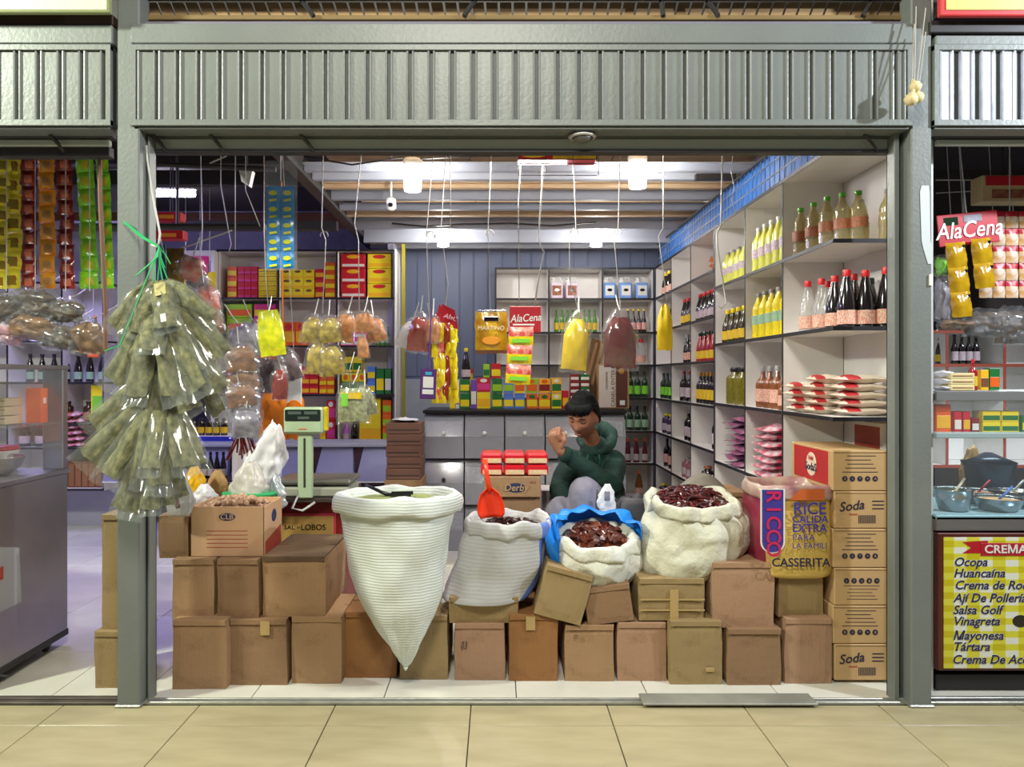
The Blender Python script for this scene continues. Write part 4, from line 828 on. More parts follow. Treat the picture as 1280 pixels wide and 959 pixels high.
0 and MB().lathe([(0, .05), (.001, .048)], 20, sx=1.3, sy=.5).build('grey_badge', mat('badge_grey', (170, 160, 150), .5), t, rot=(PI/2, 0, 0), loc=(wd*.14, -.004, zt-.15))
# ------------------------------------------------------------------ sacks
def cr4(p0, p1, p2, p3, t):
    return tuple(.5*((2*b)+(-a+c)*t+(2*a-5*b+4*c-d)*t*t+(-a+3*b-3*c+d)*t**3) for a, b, c, d in zip(p0, p1, p2, p3))
def sack_mb(rings, seed, fold=.008, nseg=56, per=6, cuff=.045, ctilt=0, inner=.09, power=2.0, vfold=.0, cuffw=1.05, rimw=.010, mfun=None):
    """rings: (z, cx, cy, rx, ry) bottom to top; the mouth is rolled outwards into a cuff, then goes in and down inside"""
    R = [rings[0]]+list(rings)+[rings[-1]]; L = []
    for i in range(1, len(R)-2):
        for k in range(per): L.append(cr4(R[i-1], R[i], R[i+1], R[i+2], k/per))
    L.append(rings[-1]); z, cx, cy, rx, ry = rings[-1]
    body = len(L)
    # rolled cuff profile (dz, scale)
    prof = [(-cuff*1.0, 1.015), (-cuff*1.02, cuffw+.02), (-cuff*.8, cuffw+.045), (-cuff*.3, cuffw+.05), (0, cuffw+.02), (rimw*1.2, cuffw-.03), (rimw*.6, .96), (-.02, .90), (-inner*.6, .87), (-inner, .84)]
    mb = MB(); rows = []
    for i, (z_, cx_, cy_, rx_, ry_) in enumerate(L): rows.append((z_, cx_, cy_, max(rx_, .002), max(ry_, .002), 0))
    for (dz, sc_) in prof: rows.append((z+dz, cx, cy, rx*sc_, ry*sc_, 1))
    nr = len(rows)
    for r_, (z_, cx_, cy_, rx_, ry_, cf) in enumerate(rows):
        for k in range(nseg):
            a = 2*PI*k/nseg; c, s_ = math.cos(a), math.sin(a)
            pw = 2/power; x = math.copysign(abs(c)**pw, c); y = math.copysign(abs(s_)**pw, s_)
            f = 1.0; q = Vector((c*1.6+seed, s_*1.6, z_*5))
            am = fold*(1 if not cf else 1.3)
            d = noise.noise(q)*am*2+noise.noise(Vector((c*4+seed, s_*4, z_*9)))*am+vfold*noise.noise(Vector((a*9, seed, z_*2.5)))
            if z_ < rows[0][0]+.02: d *= .2
            zt = -ctilt*s_*(-1)*(max(0, (z_-rings[0][0])/(z-rings[0][0])))**2 if ctilt else 0
            zz_ = z_+zt+(noise.noise(Vector((c*2.2+seed, s_*2.2, 7)))*fold*2.2 if cf or r_ > body-3 else 0)
            mb.v.append((cx_+x*(rx_+d), cy_+y*(ry_+d), zz_))
    for r_ in range(nr-1):
        for k in range(nseg):
            j = (k+1) % nseg; mb.f.append((r_*nseg+k, r_*nseg+j, (r_+1)*nseg+j, (r_+1)*nseg+k)); mb.m.append(mfun(r_, k, r_ >= body) if mfun else 0)
    mb.f.append(tuple(range(nseg))[::-1]); mb.m.append(0)
    return mb
def fill(mb_r, z, cx, cy, rx, ry, m, par, dome=.02, n=24, nm='filling', tilt=0, seed=0):
    q = MB(); vs = [(cx, cy, z+dome)]; fs = []
    for r_ in range(1, 7):
        for k in range(n):
            a = 2*PI*k/n; d = r_/6; vs.append((cx+rx*d*math.cos(a), cy+ry*d*math.sin(a), z+dome*(1-d*d)+noise.noise(Vector((math.cos(a)*d*5, math.sin(a)*d*5, seed)))*.012-tilt*0+tilt*math.sin(a)*d))
    for k in range(n): fs.append((0, 1+k, 1+(k+1) % n))
    for r_ in range(5):
        for k in range(n): a, b = 1+r_*n+k, 1+r_*n+(k+1) % n; fs.append((a, a+n, b+n, b))
    q.add(vs, fs); return tag(q.build(nm, m, par, True), None, None, None, 'stuff')
def chilies(n, z, cx, cy, rx, ry, m, par, dome, tilt=0, seed=1, ln=(.03, .06), rad=.006):
    q = MB(); rr = random.Random(seed)
    for i in range(n):
        a = rr.random()*6.283; d = math.sqrt(rr.random())*.97; x = cx+rx*d*math.cos(a); y = cy+ry*d*math.sin(a); zc = z+dome*(1-d*d)+tilt*math.sin(a)*d+rr.uniform(.0, .012)
        th = rr.random()*6.283; L_ = rr.uniform(*ln); up = rr.uniform(-.3, .5); r_ = rad*rr.uniform(.7, 1.3); bend = rr.uniform(-.012, .012)
        pts = [(x+math.cos(th)*L_*(t_-.5)-math.sin(th)*bend*math.sin(PI*t_), y+math.sin(th)*L_*(t_-.5)+math.cos(th)*bend*math.sin(PI*t_), zc+up*L_*(t_-.5)+.006*math.sin(PI*t_)) for t_ in (0, .3, .65, 1)]
        q.tube(pts, [r_*.5, r_, r_*.9, r_*.25], 5)
    return tag(q.build('dried_chilies', m, par, False), None, None, None, 'stuff')
def weave(name, rgb, horiz=60, vert=0, st_=.35, dist=.004, rough=.55, wr=1.0, rib=1.0):
    if name in MATS: return MATS[name]
    m = mat(name, rgb, rough, 0, .03, 5); nt = m.node_tree; b = nt.nodes['Principled BSDF']
    tc = nt.nodes.new('ShaderNodeTexCoord'); w1 = nt.nodes.new('ShaderNodeTexWave'); w1.bands_direction = 'Z'; w1.inputs['Scale'].default_value = horiz/6.28*1.0; w1.inputs['Distortion'].default_value = 1.2; w1.inputs['Detail'].default_value = 2; w1.inputs['Detail Scale'].default_value = 1.5
    nt.links.new(tc.outputs['Object'], w1.inputs['Vector'])
    n = nt.nodes.new('ShaderNodeTexNoise'); n.inputs['Scale'].default_value = 14; n.inputs['Detail'].default_value = 6; nt.links.new(tc.outputs['Object'], n.inputs['Vector'])
    n3 = nt.nodes.new('ShaderNodeTexNoise'); n3.noise_type = 'RIDGED_MULTIFRACTAL'; n3.inputs['Scale'].default_value = 5; n3.inputs['Detail'].default_value = 3; n3.inputs['Distortion'].default_value = .8; nt.links.new(tc.outputs['Object'], n3.inputs['Vector'])
    a0 = nt.nodes.new('ShaderNodeMath'); a0.operation = 'MULTIPLY'; a0.inputs[1].default_value = wr; nt.links.new(n3.outputs['Fac'], a0.inputs[0])
    a1 = nt.nodes.new('ShaderNodeMath'); a1.operation = 'MULTIPLY_ADD'; a1.inputs[1].default_value = rib; nt.links.new(w1.outputs['Fac'], a1.inputs[0]); nt.links.new(a0.outputs[0], a1.inputs[2])
    ad = nt.nodes.new('ShaderNodeMath'); ad.operation = 'ADD'; nt.links.new(a1.outputs[0], ad.inputs[0]); nt.links.new(n.outputs['Fac'], ad.inputs[1])
    bp = nt.nodes.new('ShaderNodeBump'); bp.inputs['Strength'].default_value = st_; bp.inputs['Distance'].default_value = dist
    nt.links.new(ad.outputs[0], bp.inputs['Height']); nt.links.new(bp.outputs[0], b.inputs['Normal']); return m
M_s1 = weave('white_weave', (214, 220, 212), 150, st_=.5, dist=.005, wr=1.6, rib=.5); M_s2 = weave('grey_weave', (188, 188, 186), 110, st_=.5, wr=2.5, rib=.35); M_s3 = weave('cream_cloth', (220, 220, 206), 8, st_=.9, dist=.022, wr=3, rib=.06); M_s4 = weave('cream_weave', (208, 206, 184), 12, st_=.9, dist=.022, wr=3, rib=.12)
def sp(px, py, D): return (X(px, D), Z(py, D))
# sack 1: tall, pointed
def ring(py, pxl, pxr, D, ry, Dz=None): return (Z(py, D), X((pxl+pxr)/2, D), D, (pxr-pxl)/2/S(D), ry)
t = T('pointed_sack', 'tall white woven sack ending in a point, full of green powder', 'sack', (0, 3.5, 0))
R1 = [ring(835, 505, 509, 3.50, .006), ring(812, 488, 521, 3.49, .04), ring(785, 470, 536, 3.475, .062), ring(757, 453, 548, 3.49, .11), ring(725, 440, 554, 3.53, .155), ring(690, 434, 560, 3.55, .185), ring(650, 430, 565, 3.56, .20), ring(618, 428, 566, 3.56, .205)]
R1 = [(z, x, y-3.5, a, b) for (z, x, y, a, b) in R1]
def no_box(mb, lim):      # the lower part lies flat against the carton fronts
    mb.v = [(x, min(y, lim(z)), z) for (x, y, z) in mb.v]; return mb
mb = sack_mb(R1, 3.1, .012, cuff=.075, inner=.05, cuffw=1.06); no_box(mb, lambda z: .045 if z < .34 else 9)
mb.build('sack_body', M_s1, t, True); zt, xt = R1[-1][0], R1[-1][1]
fill(None, zt-.028, xt, .06, .262, .185, mat('green_powder', (142, 150, 92), .95, 0, .1, 30, .2, 200), t, .02, seed=2)
MB().lathe([(-.012, .004), (0, .012), (.012, .004)], 8).build('knot', M_s1, t, loc=(R1[0][1], 0, R1[0][0]))
sc1 = T('scoop', 'black scoop stuck in the green powder of the pointed sack', 'scoop', (xt-.03, 3.55, zt-.02), rot=(0, 0, 0))
MB().tube([(-.13, .05, .06), (-.05, .02, .03), (.0, 0, .015)], [.008, .009, .012], 8).build('handle', M_blkc, sc1, True); q = MB(); q.add([(0, -.03, 0), (.1, -.045, .0), (.12, .0, .01), (.1, .045, 0), (0, .03, 0), (-.01, 0, .0), (0, -.03, .03), (.1, -.045, .03), (.1, .045, .03), (0, .03, .03)], [(5, 0, 1, 2, 3, 4), (0, 6, 7, 1), (3, 8, 9, 4), (4, 9, 6, 0)]); q.build('pan', M_blkc, sc1)
# sack 2: leaning, chilies, blue stripe
t = T('leaning_sack', 'leaning white woven sack with blue stripe, full of dark dried chilies', 'sack', (0, 3.74, 0))
D = 3.76
R2 = [ring(746, 554, 652, D-.04, .16), ring(742, 553, 662, D-.04, .17), ring(715, 562, 677, D, .19), ring(690, 573, 683, D, .195), ring(665, 580, 684, D, .19), ring(648, 586, 682, D, .185)]
R2 = [(z, x, y-3.74, a, b) for (z, x, y, a, b) in R2]
sack_mb(R2, 7.7, .014, cuff=.062, inner=.06, ctilt=.0, mfun=lambda r_, k, c: 1 if k in (50, 51, 53) else 0).build('sack_body', [M_s2, mat('sack_blue', (92, 120, 196), .5)], t, True)
zt, xt = R2[-1][0], R2[-1][1]; M_ch = mat('dried_chili', (70, 26, 20), .35, 0, 0, 30, rgb2=(38, 14, 12), coat=.2); M_ch2 = mat('red_chili', (104, 28, 26), .35, 0, 0, 30, rgb2=(50, 14, 16), coat=.2)
fill(None, zt-.055, xt, .02, .17, .155, M_ch, t, .03); chilies(150, zt-.05, xt, .02, .165, .15, M_ch, t, .03, seed=4)
MB().lathe([(-.012, .004), (0, .014), (.012, .004)], 8).build('knot', M_s2, t, loc=(R2[0][1]-.19, -.13, R2[0][0]+.01))
sc2 = T('scoop', 'orange red plastic scoop standing in the dried chilies', 'scoop', (X(614, 3.72), 3.72, Z(640, 3.72)), rot=(0, math.radians(-4), 0)); M_os = mat('scoop_orange', (250, 64, 22), .35, coat=.3)
MB().tube([(-.012, .03, .26), (-.010, .02, .19), (0, .01, .10)], [.013, .011, .014], 10).build('handle', M_os, sc2, True)
q = MB(); n = 12; vs = []
for (z_, r_) in ((.115, .016), (.09, .045), (.04, .062), (-.01, .064), (-.03, .05)):
    for k in range(n+1): a = PI*k/n; vs.append((r_*math.cos(a), -.02+.035*math.sin(a), z_+(.016 if z_ < 0 and k in (0, n) else 0)))
q.add(vs, [(i*(n+1)+k, i*(n+1)+k+1, (i+1)*(n+1)+k+1, (i+1)*(n+1)+k) for i in range(4) for k in range(n)]); o = q.build('pan', M_os, sc2, True); md = o.modifiers.new('s', 'SOLIDIFY'); md.thickness = .004
# sack 3: cream cloth bag with blue inner bag
t = T('pepper_bag', 'cream cloth bag with bright blue inner bag and brown peppers', 'sack', (0, 3.74, 0)); D = 3.76
R3 = [ring(731, 716, 772, D-.02, .10), ring(727, 703, 784, D-.02, .14), ring(712, 693, 795, D, .18), ring(695, 688, 799, D, .195), ring(678, 690, 798, D, .19), ring(668, 693, 796, D, .185)]
R3 = [(z, x, y-3.74, a, b) for (z, x, y, a, b) in R3]
sack_mb(R3, 12.3, .018, cuff=.075, inner=.05, ctilt=.03, vfold=.012).build('sack_body', M_s3, t, True)
zt, xt = R3[-1][0], R3[-1][1]; M_pep = mat('brown_pepper', (110, 48, 26), .3, 0, 0, 20, rgb2=(66, 28, 18), coat=.3)
fill(None, zt-.03, xt, .03, .16, .15, M_pep, t, .03, tilt=.03); chilies(90, zt-.02, xt, .03, .15, .14, M_pep, t, .03, tilt=.03, seed=9, ln=(.05, .09), rad=.013)
M_bluebag = mat('blue_bag', (22, 132, 232), .4, 0, .06, 8, .3, 14)
q = MB(); n = 40; vs = []; fs = []
for j in range(8):
    v = j/7
    for k in range(n+1):
        a = PI*(-.08+1.22*k/n)+PI*.0; rr_ = 1.0+.10*math.sin(v*PI*1.0)-.25*max(0, v-.7)
        s1 = math.sin(a*9)*.010*v+noise.noise(Vector((a*2.5, v*2, 3)))*.03*v
        hgt = (.015+.115*math.sin(min(1, v*1.35)*PI*.62))*(1 if a > .5 else .75)*(1+noise.noise(Vector((a*2, 1, 1)))*.3)
        vs.append((xt+math.cos(a)*(.225*rr_-v*.055+s1), .01+math.sin(a)*(.205*rr_-v*.07+s1), zt-.03+hgt))
for j in range(7):
    for k in range(n): fs.append((j*(n+1)+k, j*(n+1)+k+1, (j+1)*(n+1)+k+1, (j+1)*(n+1)+k))
q.add(vs, fs); o = q.build('blue_liner', M_bluebag, t, True); md = o.modifiers.new('s', 'SOLIDIFY'); md.thickness = .003
me = pouch_mesh('blue_corner', M_bluebag, .10, .30, .05, 8, 10, .012, 1, .35, 3); link('blue_corner', me, t, (xt-.235, -.07, zt+.06), (0, -.25, .5))
# sack 4: big cream sack, dark red chilies
t = T('chili_sack', 'big cream sack bulging to the right, heaped with red chilies', 'sack', (0, 3.78, 0)); D = 3.80
R4 = [ring(724, 824, 868, D-.03, .10), ring(719, 806, 889, D-.03, .15), ring(700, 802, 918, D-.01, .195), ring(675, 802, 937, D, .215), ring(652, 808, 938, D, .21), ring(636, 812, 924, D, .20), ring(624, 815, 916, D, .195)]
R4 = [(z, x, y-3.78, a, b) for (z, x, y, a, b) in R4]
sack_mb(R4, 21.9, .018, cuff=.06, inner=.05, ctilt=.018, vfold=.014, cuffw=1.08).build('sack_body', M_s4, t, True)
zt, xt = R4[-1][0], R4[-1][1]; fill(None, zt-.02, xt-.01, .03, .175, .16, M_ch2, t, .055, tilt=.02); chilies(240, zt-.015, xt-.01, .03, .18, .165, M_ch2, t, .06, tilt=.02, seed=14, ln=(.03, .07), rad=.006)
gm_ = mat('grey_plastic', (62, 60, 66), .55, 0, .1, 8, .3, 12); q = MB(); q.lathe([(0, .11), (.08, .12), (.17, .11), (.20, .085), (.19, .04)], 20, sx=1, sy=.6)
q.v = [(x+noise.noise(Vector((x*9, y*9, z*9)))*.02, y+noise.noise(Vector((x*9+5, y*9, z*9)))*.02, z) for (x, y, z) in q.v]
g2 = T('grey_bag', 'dark grey plastic bag slumped behind the big cream sack', 'bag', (X(797, 4.0), 4.0, Z(668, 4.0))); q.build('bag_body', gm_, g2, True); MB().lathe([(.18, .05), (.21, .03), (.22, .005)], 10).build('twisted_top', gm_, g2, True)
# sack 5: rice sack
M_ry = mat('rice_yellow', (206, 172, 84), .4, 0, .04, 10, .2, 14, coat=.25); M_rb = mat('rice_blue', (62, 52, 140), .4, coat=.25); M_rr = mat('rice_crimson', (130, 34, 60), .4, coat=.25); M_rk = mat('rice_orange', (188, 92, 40), .4, coat=.25); M_cl = mat('rice_clear', (196, 176, 158), .35, 0, 0, 9, rgb2=(150, 90, 100), coat=.3, bump=.3, bscale=14)
t = T('rice_sack', 'printed yellow rice sack with blue block lettering by the box stack', 'sack', (0, 3.76, 0)); D = 3.74
R5 = [ring(714, 950, 1022, D-.03, .14), ring(709, 940, 1030, D-.03, .16), ring(690, 936, 1031, D-.02, .175), ring(660, 935, 1031, D-.02, .18), ring(630, 935, 1029, D, .175), ring(604, 938, 1026, D, .165)]
R5 = [(z, x, y-3.76, a, b) for (z, x, y, a, b) in R5]
def mf5(r_, k, c):
    if c: return 3
    a = k*360/56
    return 1 if 232 <= a < 250 else (2 if 180 <= a < 220 or 130 < a < 180 else 0)
sack_mb(R5, 33.1, .0045, cuff=.055, inner=.08, power=3.6, mfun=mf5).build('sack_body', [M_ry, M_ry, M_rr, M_cl], t, True)
fill(None, R5[-1][0]-.07, R5[-1][1], .03, .17, .13, M_rr, t, .01)
yf = R5[3][2]-.18-.012
def rt(s_, px, py, size, m, **k): q = text(s_, t, (X(px, D-.2), yf, Z(py, D-.2)), size, m, **k); return q
M_wl = mat('rice_white', (226, 220, 210), .4); tt = t
q = MB(); bx_ = X(965, D-.2); hw = .050; zA, zB = Z(612, D-.2), Z(690, D-.2)
vs = [(bx_-hw, yf+.002, zA), (bx_+hw, yf+.002, zA)]+[(bx_+hw*math.cos(-a), yf+.002, zB+.05+hw*math.sin(-a)) for a in [PI*i/10 for i in range(11)]]
q.add(vs, [tuple(range(len(vs)))]); q.add([(x*1.0+(x-bx_)*.16, y+.001, z+(z-(zA+zB)/2)*.03) for (x, y, z) in vs], [tuple(range(len(vs)))], 1); q.build('blue_panel', [M_rb, M_wl], t)
M_pk = mat('rice_pink', (196, 36, 84), .4)
for k, ch in enumerate('RICCO'): text(ch, t, (bx_, yf-.001, Z(620+16.5*k, D-.2)), .095, M_pk, (PI/2, PI/2, 0), off=.0012, sx=1.0)
rt('RICE', 990, 636, .080, M_rb, off=.001, sx=.95, align='LEFT'); rt('CALIDA', 989, 649, .048, M_rb, off=.0008, sx=1.0, align='LEFT'); rt('EXTRA', 989, 660, .054, M_rb, off=.001, sx=.98, align='LEFT'); rt('PARA', 989, 671.5, .038, M_rb, sx=1.15, align='LEFT'); rt('LA FAMILI', 989, 682, .036, M_rb, sx=1.05, align='LEFT'); rt('CASSERITA', 1000, 703, .056, mat('dark_ink', (44, 40, 60)), off=.0012)
MB().add([(X(985, D-.2), yf+.003, Z(625, D-.2)), (X(1030, D-.2), yf+.003, Z(625, D-.2)), (X(1030, D-.2), yf+.003, Z(611, D-.2)), (X(1000, D-.2), yf+.003, Z(611, D-.2))], [(0, 1, 2, 3)]).build('orange_panel', M_rk, t)
# ------------------------------------------------------------------ bunch of herb bags on the left post
M_herb = mat('dried_herb', (80, 82, 52), .8, 0, 0, 26, rgb2=(132, 130, 92), bump=.4, bscale=60); M_film = film('bag_film', (214, 222, 214), .86, .1); M_film2 = film('bag_film_clear', (225, 228, 232), .88, .12)
M_rib = mat('green_ribbon', (44, 170, 98), .4); M_wire = mat('white_wire', (196, 194, 190), .4, .3)
hm = [pouch_mesh('herb_fill%d' % i, M_herb, .110, .305, .062, 8, 10, .012, .36, 1, 3.3*i+1, bulge=.45, zlow=-.25) for i in range(4)]
hf = [pouch_mesh('herb_film%d' % i, M_film, .122, .345, .066, 10, 12, .010, .36, 1.10, 5.1*i+2, flat=.03, bulge=.45, zlow=-.15) for i in range(4)]
HB = [(192, 352, 140, 412, 30, 3.20), (197, 352, 165, 418, 30, 3.14), (202, 350, 206, 412, 34, 3.08), (206, 352, 262, 402, 32, 3.13), (210, 362, 282, 448, 32, 3.19), (207, 368, 268, 458, 30, 3.12), (205, 372, 240, 470, 34, 3.08),
 (196, 385, 137, 482, 36, 3.18), (190, 400, 168, 500, 36, 3.10), (198, 392, 184, 440, 34, 3.04), (202, 395, 214, 500, 32, 3.05), (212, 400, 240, 492, 34, 3.03), (222, 415, 272, 492, 34, 3.10), (226, 430, 276, 522, 34, 3.17), (216, 440, 238, 516, 36, 3.12), (204, 420, 196, 520, 32, 3.16),
 (196, 470, 112, 536, 36, 3.17), (200, 492, 104, 580, 38, 3.12), (200, 495, 132, 600, 32, 3.07), (196, 480, 178, 604, 30, 3.06), (202, 492, 160, 610, 30, 3.10), (203, 488, 196, 612, 30, 3.04), (207, 490, 186, 590, 28, 3.02), (209, 492, 228, 588, 32, 3.06), (213, 500, 246, 586, 30, 3.12), (208, 500, 214, 610, 32, 3.12),
 (182, 560, 146, 640, 26, 3.16), (188, 565, 164, 645, 26, 3.12), (194, 570, 186, 640, 28, 3.10), (200, 565, 206, 636, 30, 3.14), (206, 560, 226, 625, 28, 3.18)]
hloc = P(200, 305, 3.16)
for i, (x0, y0, x1, y1, wpx, D) in enumerate(HB):
    a = P(x0, y0, 3.20); b = P(x1, y1, D); d = b-a; L = d.length
    where = ('upper' if y0 < 380 else 'middle' if y0 < 465 else 'lower' if y0 < 550 else 'lowest')+' tier'
    n_ = [h for h in HB if (h[1] < 380) == (y0 < 380) and (h[1] < 465) == (y0 < 465) and (h[1] < 550) == (y0 < 550)]; n_.sort(key=lambda h: h[2]); k_ = n_.index((x0, y0, x1, y1, wpx, D))
    th = math.atan2(-d.x, -d.z); ph = math.asin(max(-1, min(1, d.y/L)))
    t = T('herb_bag', 'clear bag of dried herbs in the post bunch, %s, %s' % (where, nth(k_, len(n_))), 'herb bag', a, 0, 'bags of dried herbs in the hanging bunch', rot=(ph, th, rnd.uniform(-.5, .5)*.6))
    s_ = L/.32; ws = (wpx/S(D))/.125
    t.rotation_mode = 'YXZ'; t.rotation_euler = (ph, th, 0); t.scale = (ws, ws, s_)
    link('herb_fill', hm[i % 4], t, rot=(0, 0, rnd.uniform(-.6, .6))); link('clear_film', hf[(i*3+1) % 4], t, rot=(0, 0, rnd.uniform(-.5, .5)))
    if i == 2:
        MB().bbox(-.026, .026, -.040, -.037, -.13, -.05, .001).build('label', mat('herb_label', (196, 176, 130), .5, 0, 0, 30, rgb2=(150, 160, 70)), t); MB().bbox(-.012, .012, -.042, -.039, -.30, -.25, .001).build('white_tag', M_wcap, t)
t = T('ribbon', 'green plastic ribbon tying the herb bunch to the post hook', 'ribbon', hloc)
q = MB(); kn = P(199, 309, 3.19)-hloc
for (px, py, D, r_) in ((157, 279, 3.285, .006), (154, 276, 3.285, .002)): q.tube([kn, (P((px+199)/2, 296, 3.25)-hloc), P(px, py, D)-hloc], [.004, .006, r_], 5)
for (px, py) in ((192, 352), (197, 350), (203, 350), (209, 348), (206, 335), (213, 330)): q.tube([kn, (kn+P(px, py, 3.19)-hloc)/2+Vector((rnd.uniform(-.01, .01), 0, 0)), P(px, py, 3.19)-hloc], .0028, 4)
for (px, py, qx, qy) in ((170, 345, 196, 322), (131, 439, 150, 432)): q.tube([P(px, py, 3.1)-hloc, P(qx, qy, 3.14)-hloc, kn], .003, 4)
q.build('ribbon', M_rib, t)
# ------------------------------------------------------------------ wires and hooks
def wire(pts, D, label, r=.0028, m=None, nm='hook_wire', top=True, cat='hook'):
    w0 = P(pts[0][0], pts[0][1], D); t = T(nm, label, cat, w0, 0, None)
    pp = [P(x, y, D)-w0 for x, y in pts]
    if top: pp = [Vector((pp[0].x, 0, 2.86-w0.z))]+pp
    MB().tube(pp, r, 6).build('wire', m or M_wire, t, True); return t
DW = 4.3
rk = T('hanging_rack', 'steel rods under the ceiling that carry the hook wires', 'rack', (.2, 4.3, 2.86)); MB().tube([(-2.4, 0, 0), (1.55, 0, 0)], .008, 6).tube([(-2.4, -.1, .02), (1.55, -.1, .02)], .006, 6).build('rod', M_mt, rk)
MB().tube([(-.3, 0, 0), (-.3, 0, .24)], .006).tube([(1.2, 0, 0), (1.2, 0, .24)], .006).build('rod_hanger', M_dark, rk)
wire([(183, 182), (184, 200), (190, 240), (200, 292), (199, 303), (195, 309), (189, 306)], 3.33, 'thick white hook wire on the left post holding the herb bunch', .005, nm='hook_wire', top=False)
W = [([(193, 262), (201, 300), (213, 345)], 'first thin hook wire right of the left post'), ([(251, 200), (253, 280), (252, 305), (247, 355), (244, 400)], 'long hook wire above the column of snack bags'), ([(276, 232), (285, 285), (289, 305), (286, 315)], 'bent wire ending in a hook over the left shelving'),
 ([(294, 225), (294, 312)], 'straight wire over the left shelving corner'), ([(307, 238), (325, 283)], 'slanting wire left of the blue sachet sheet'), ([(351, 168), (351, 226)], 'short wire holding the blue sachet sheet'), ([(330, 290), (332, 350), (336, 392)], 'wire holding the yellow packet'),
 ([(404, 195), (402, 285), (407, 300), (405, 350), (403, 392)], 'wire holding the upper yellow bread bags'), ([(451, 198), (443, 280), (448, 300), (449, 390)], 'wire holding the orange bread bags'), ([(541, 195), (533, 290), (534, 330), (537, 392)], 'wire holding the red paste bags'),
 ([(557, 195), (551, 285), (560, 355), (556, 392)], 'wire holding the red card of sachets'), ([(563, 195), (563, 290)], 'plain straight wire beside the rear left bulb'), ([(614, 195), (610, 285), (613, 392)], 'wire holding the golden noodle bag'), ([(652, 192), (648, 250), (649, 385)], 'wire holding the red sachet card'),
 ([(678, 225), (673, 300), (680, 315), (673, 350), (668, 385)], 'kinked white wire beside the red sachet card'), ([(717, 195), (720, 285), (712, 292), (712, 350), (722, 383), (715, 397)], 'wire holding the tall yellow bag'), ([(775, 195), (773, 285), (768, 300), (775, 380), (777, 398)], 'wire holding the dark red paste bag'),
 ([(829, 192), (829, 285), (823, 295), (828, 330), (834, 385)], 'wire holding the small yellow bag'), ([(903, 195), (901, 282), (896, 292), (897, 310), (904, 355), (908, 378), (902, 386), (897, 380)], 'long double ended hook over the side shelving'), ([(916, 195), (914, 215), (918, 235), (915, 250), (919, 268)], 'twisted white plastic strip hanging by the side shelving'),
 ([(440, 500-20), (437, 462), (443, 440)], 'blue string holding the white bag')]
for i, (pts, lab) in enumerate(W): wire(pts, 4.7 if i == 17 else 3.87 if i == 5 else DW, lab, .0028 if i not in (14, 18) else .0045, top=True if i not in (20,) else False)
for (px, py) in ((538, 292), (548, 295), (560, 295), (612, 290), (718, 288), (773, 288), (405, 292)):
    c = P(px, py, DW-.02); t = T('wire_loop', 'small wire loop at the joint of the hanging wires, %s' % {538: 'of the red paste bags', 548: 'left of the rear left bulb', 560: 'on the rear left bulb', 612: 'over the golden noodle bag', 718: 'over the tall yellow bag', 773: 'over the dark red paste bag', 405: 'over the yellow bread bags'}[px], 'hook', c)
    pass
    MB().tube([(.022*math.cos(a), 0, .022*math.sin(a)-.01) for a in [PI*k/8 for k in range(-1, 10)]], .0028, 5).build('wire', M_wire, t, True)
for k, (a, b, lab) in enumerate([((225, 311), (290, 288), 'slanting rod left of the blue sachet sheet'), ((283, 195), (262, 204), 'short bent rod near the roof')]):
    c = P(*a, 4.4); t = T('rod', lab, 'rod', c); MB().tube([(0, 0, 0), P(*b, 4.4)-c], .005).build('rod', M_wire, t)
t = T('pipe', 'thick dark horizontal pipe over the left opening', 'pipe', P(260, 284, 4.9)); MB().tube([P(90, 283, 4.9)-t.location, P(332, 284, 4.9)-t.location], .022, 8).build('pipe', M_dark, t); MB().tube([(-.2, 0, 0), (-.2, 0, 3.4-t.location.z)], .01).build('hanger', M_dark, t)
t = T('pipe', 'grey conduit pipe near the roof left of the blue sachet sheet', 'pipe', P(290, 212, 4.4)); MB().tube([P(187, 205, 4.4)-t.location, P(345, 212, 4.4)-t.location], .016, 8).build('pipe', M_dark, t)
t = T('floodlight', 'small pale floodlight bracket hanging beside the blue sachet sheet', 'lamp', P(307, 222, 4.42)); MB().add([(-.04, 0, .05), (.04, 0, .04), (.02, 0, -.05), (-.015, -.03, -.03), (-.04, .05, .05), (.04, .05, .04), (.02, .05, -.05), (-.015, .03, -.03)], [(0, 3, 2, 1), (4, 5, 6, 7), (0, 1, 5, 4), (1, 2, 6, 5), (2, 3, 7, 6), (3, 0, 4, 7)]).build('housing', M_wcap, t); MB().tube([(0, .02, .04), (-.01, .02, 3.42-t.location.z)], .008).build('bracket', M_dark, t)
# ------------------------------------------------------------------ hanging goods
def hang(name, label, px, py0, py1, wpx, D, m, t_=.07, group=None, cat='bag', rz=0, top=.4, cr=.02, filmtop=True, seed=None, tilt=0, fm=None, parts=()):
    c = P(px, py0, D); h = (py1-py0)/S(D); w_ = wpx/S(D); sd = seed if seed is not None else px*.13
    t = T(name, label, cat, c, 0, group, rot=(0, tilt, rz))
    ft = .16*h if filmtop else 0
    if D > 4.8: MB().tube([(0, 0, -.01), (0, 0, 3.44-c.z)], .003, 5).build('string', M_wire, t)
    if 3.9 < D < 4.6: MB().tube([(0, 0, -.01), (0, (4.3-D)*.5, .03), (0, 4.3-D, .09)], .0035, 5).build('tie', M_wire, t)
    link('filling' if filmtop else 'packet', pouch_mesh(('hg', name, px, py0), m, w_, h-ft, t_, 10, 12, cr*.45, top*1.1, .96, sd, bulge=.6, zlow=-.25), t, (0, 0, -ft*.9))
    if filmtop: link('clear_film', pouch_mesh(('hf', name, px, py0), fm or M_film2, w_*1.16, h*1.04, t_*1.45, 10, 12, cr*.6, top*.8, 1, sd+2, flat=.02, bulge=.45, zlow=-.2), t)
    return t
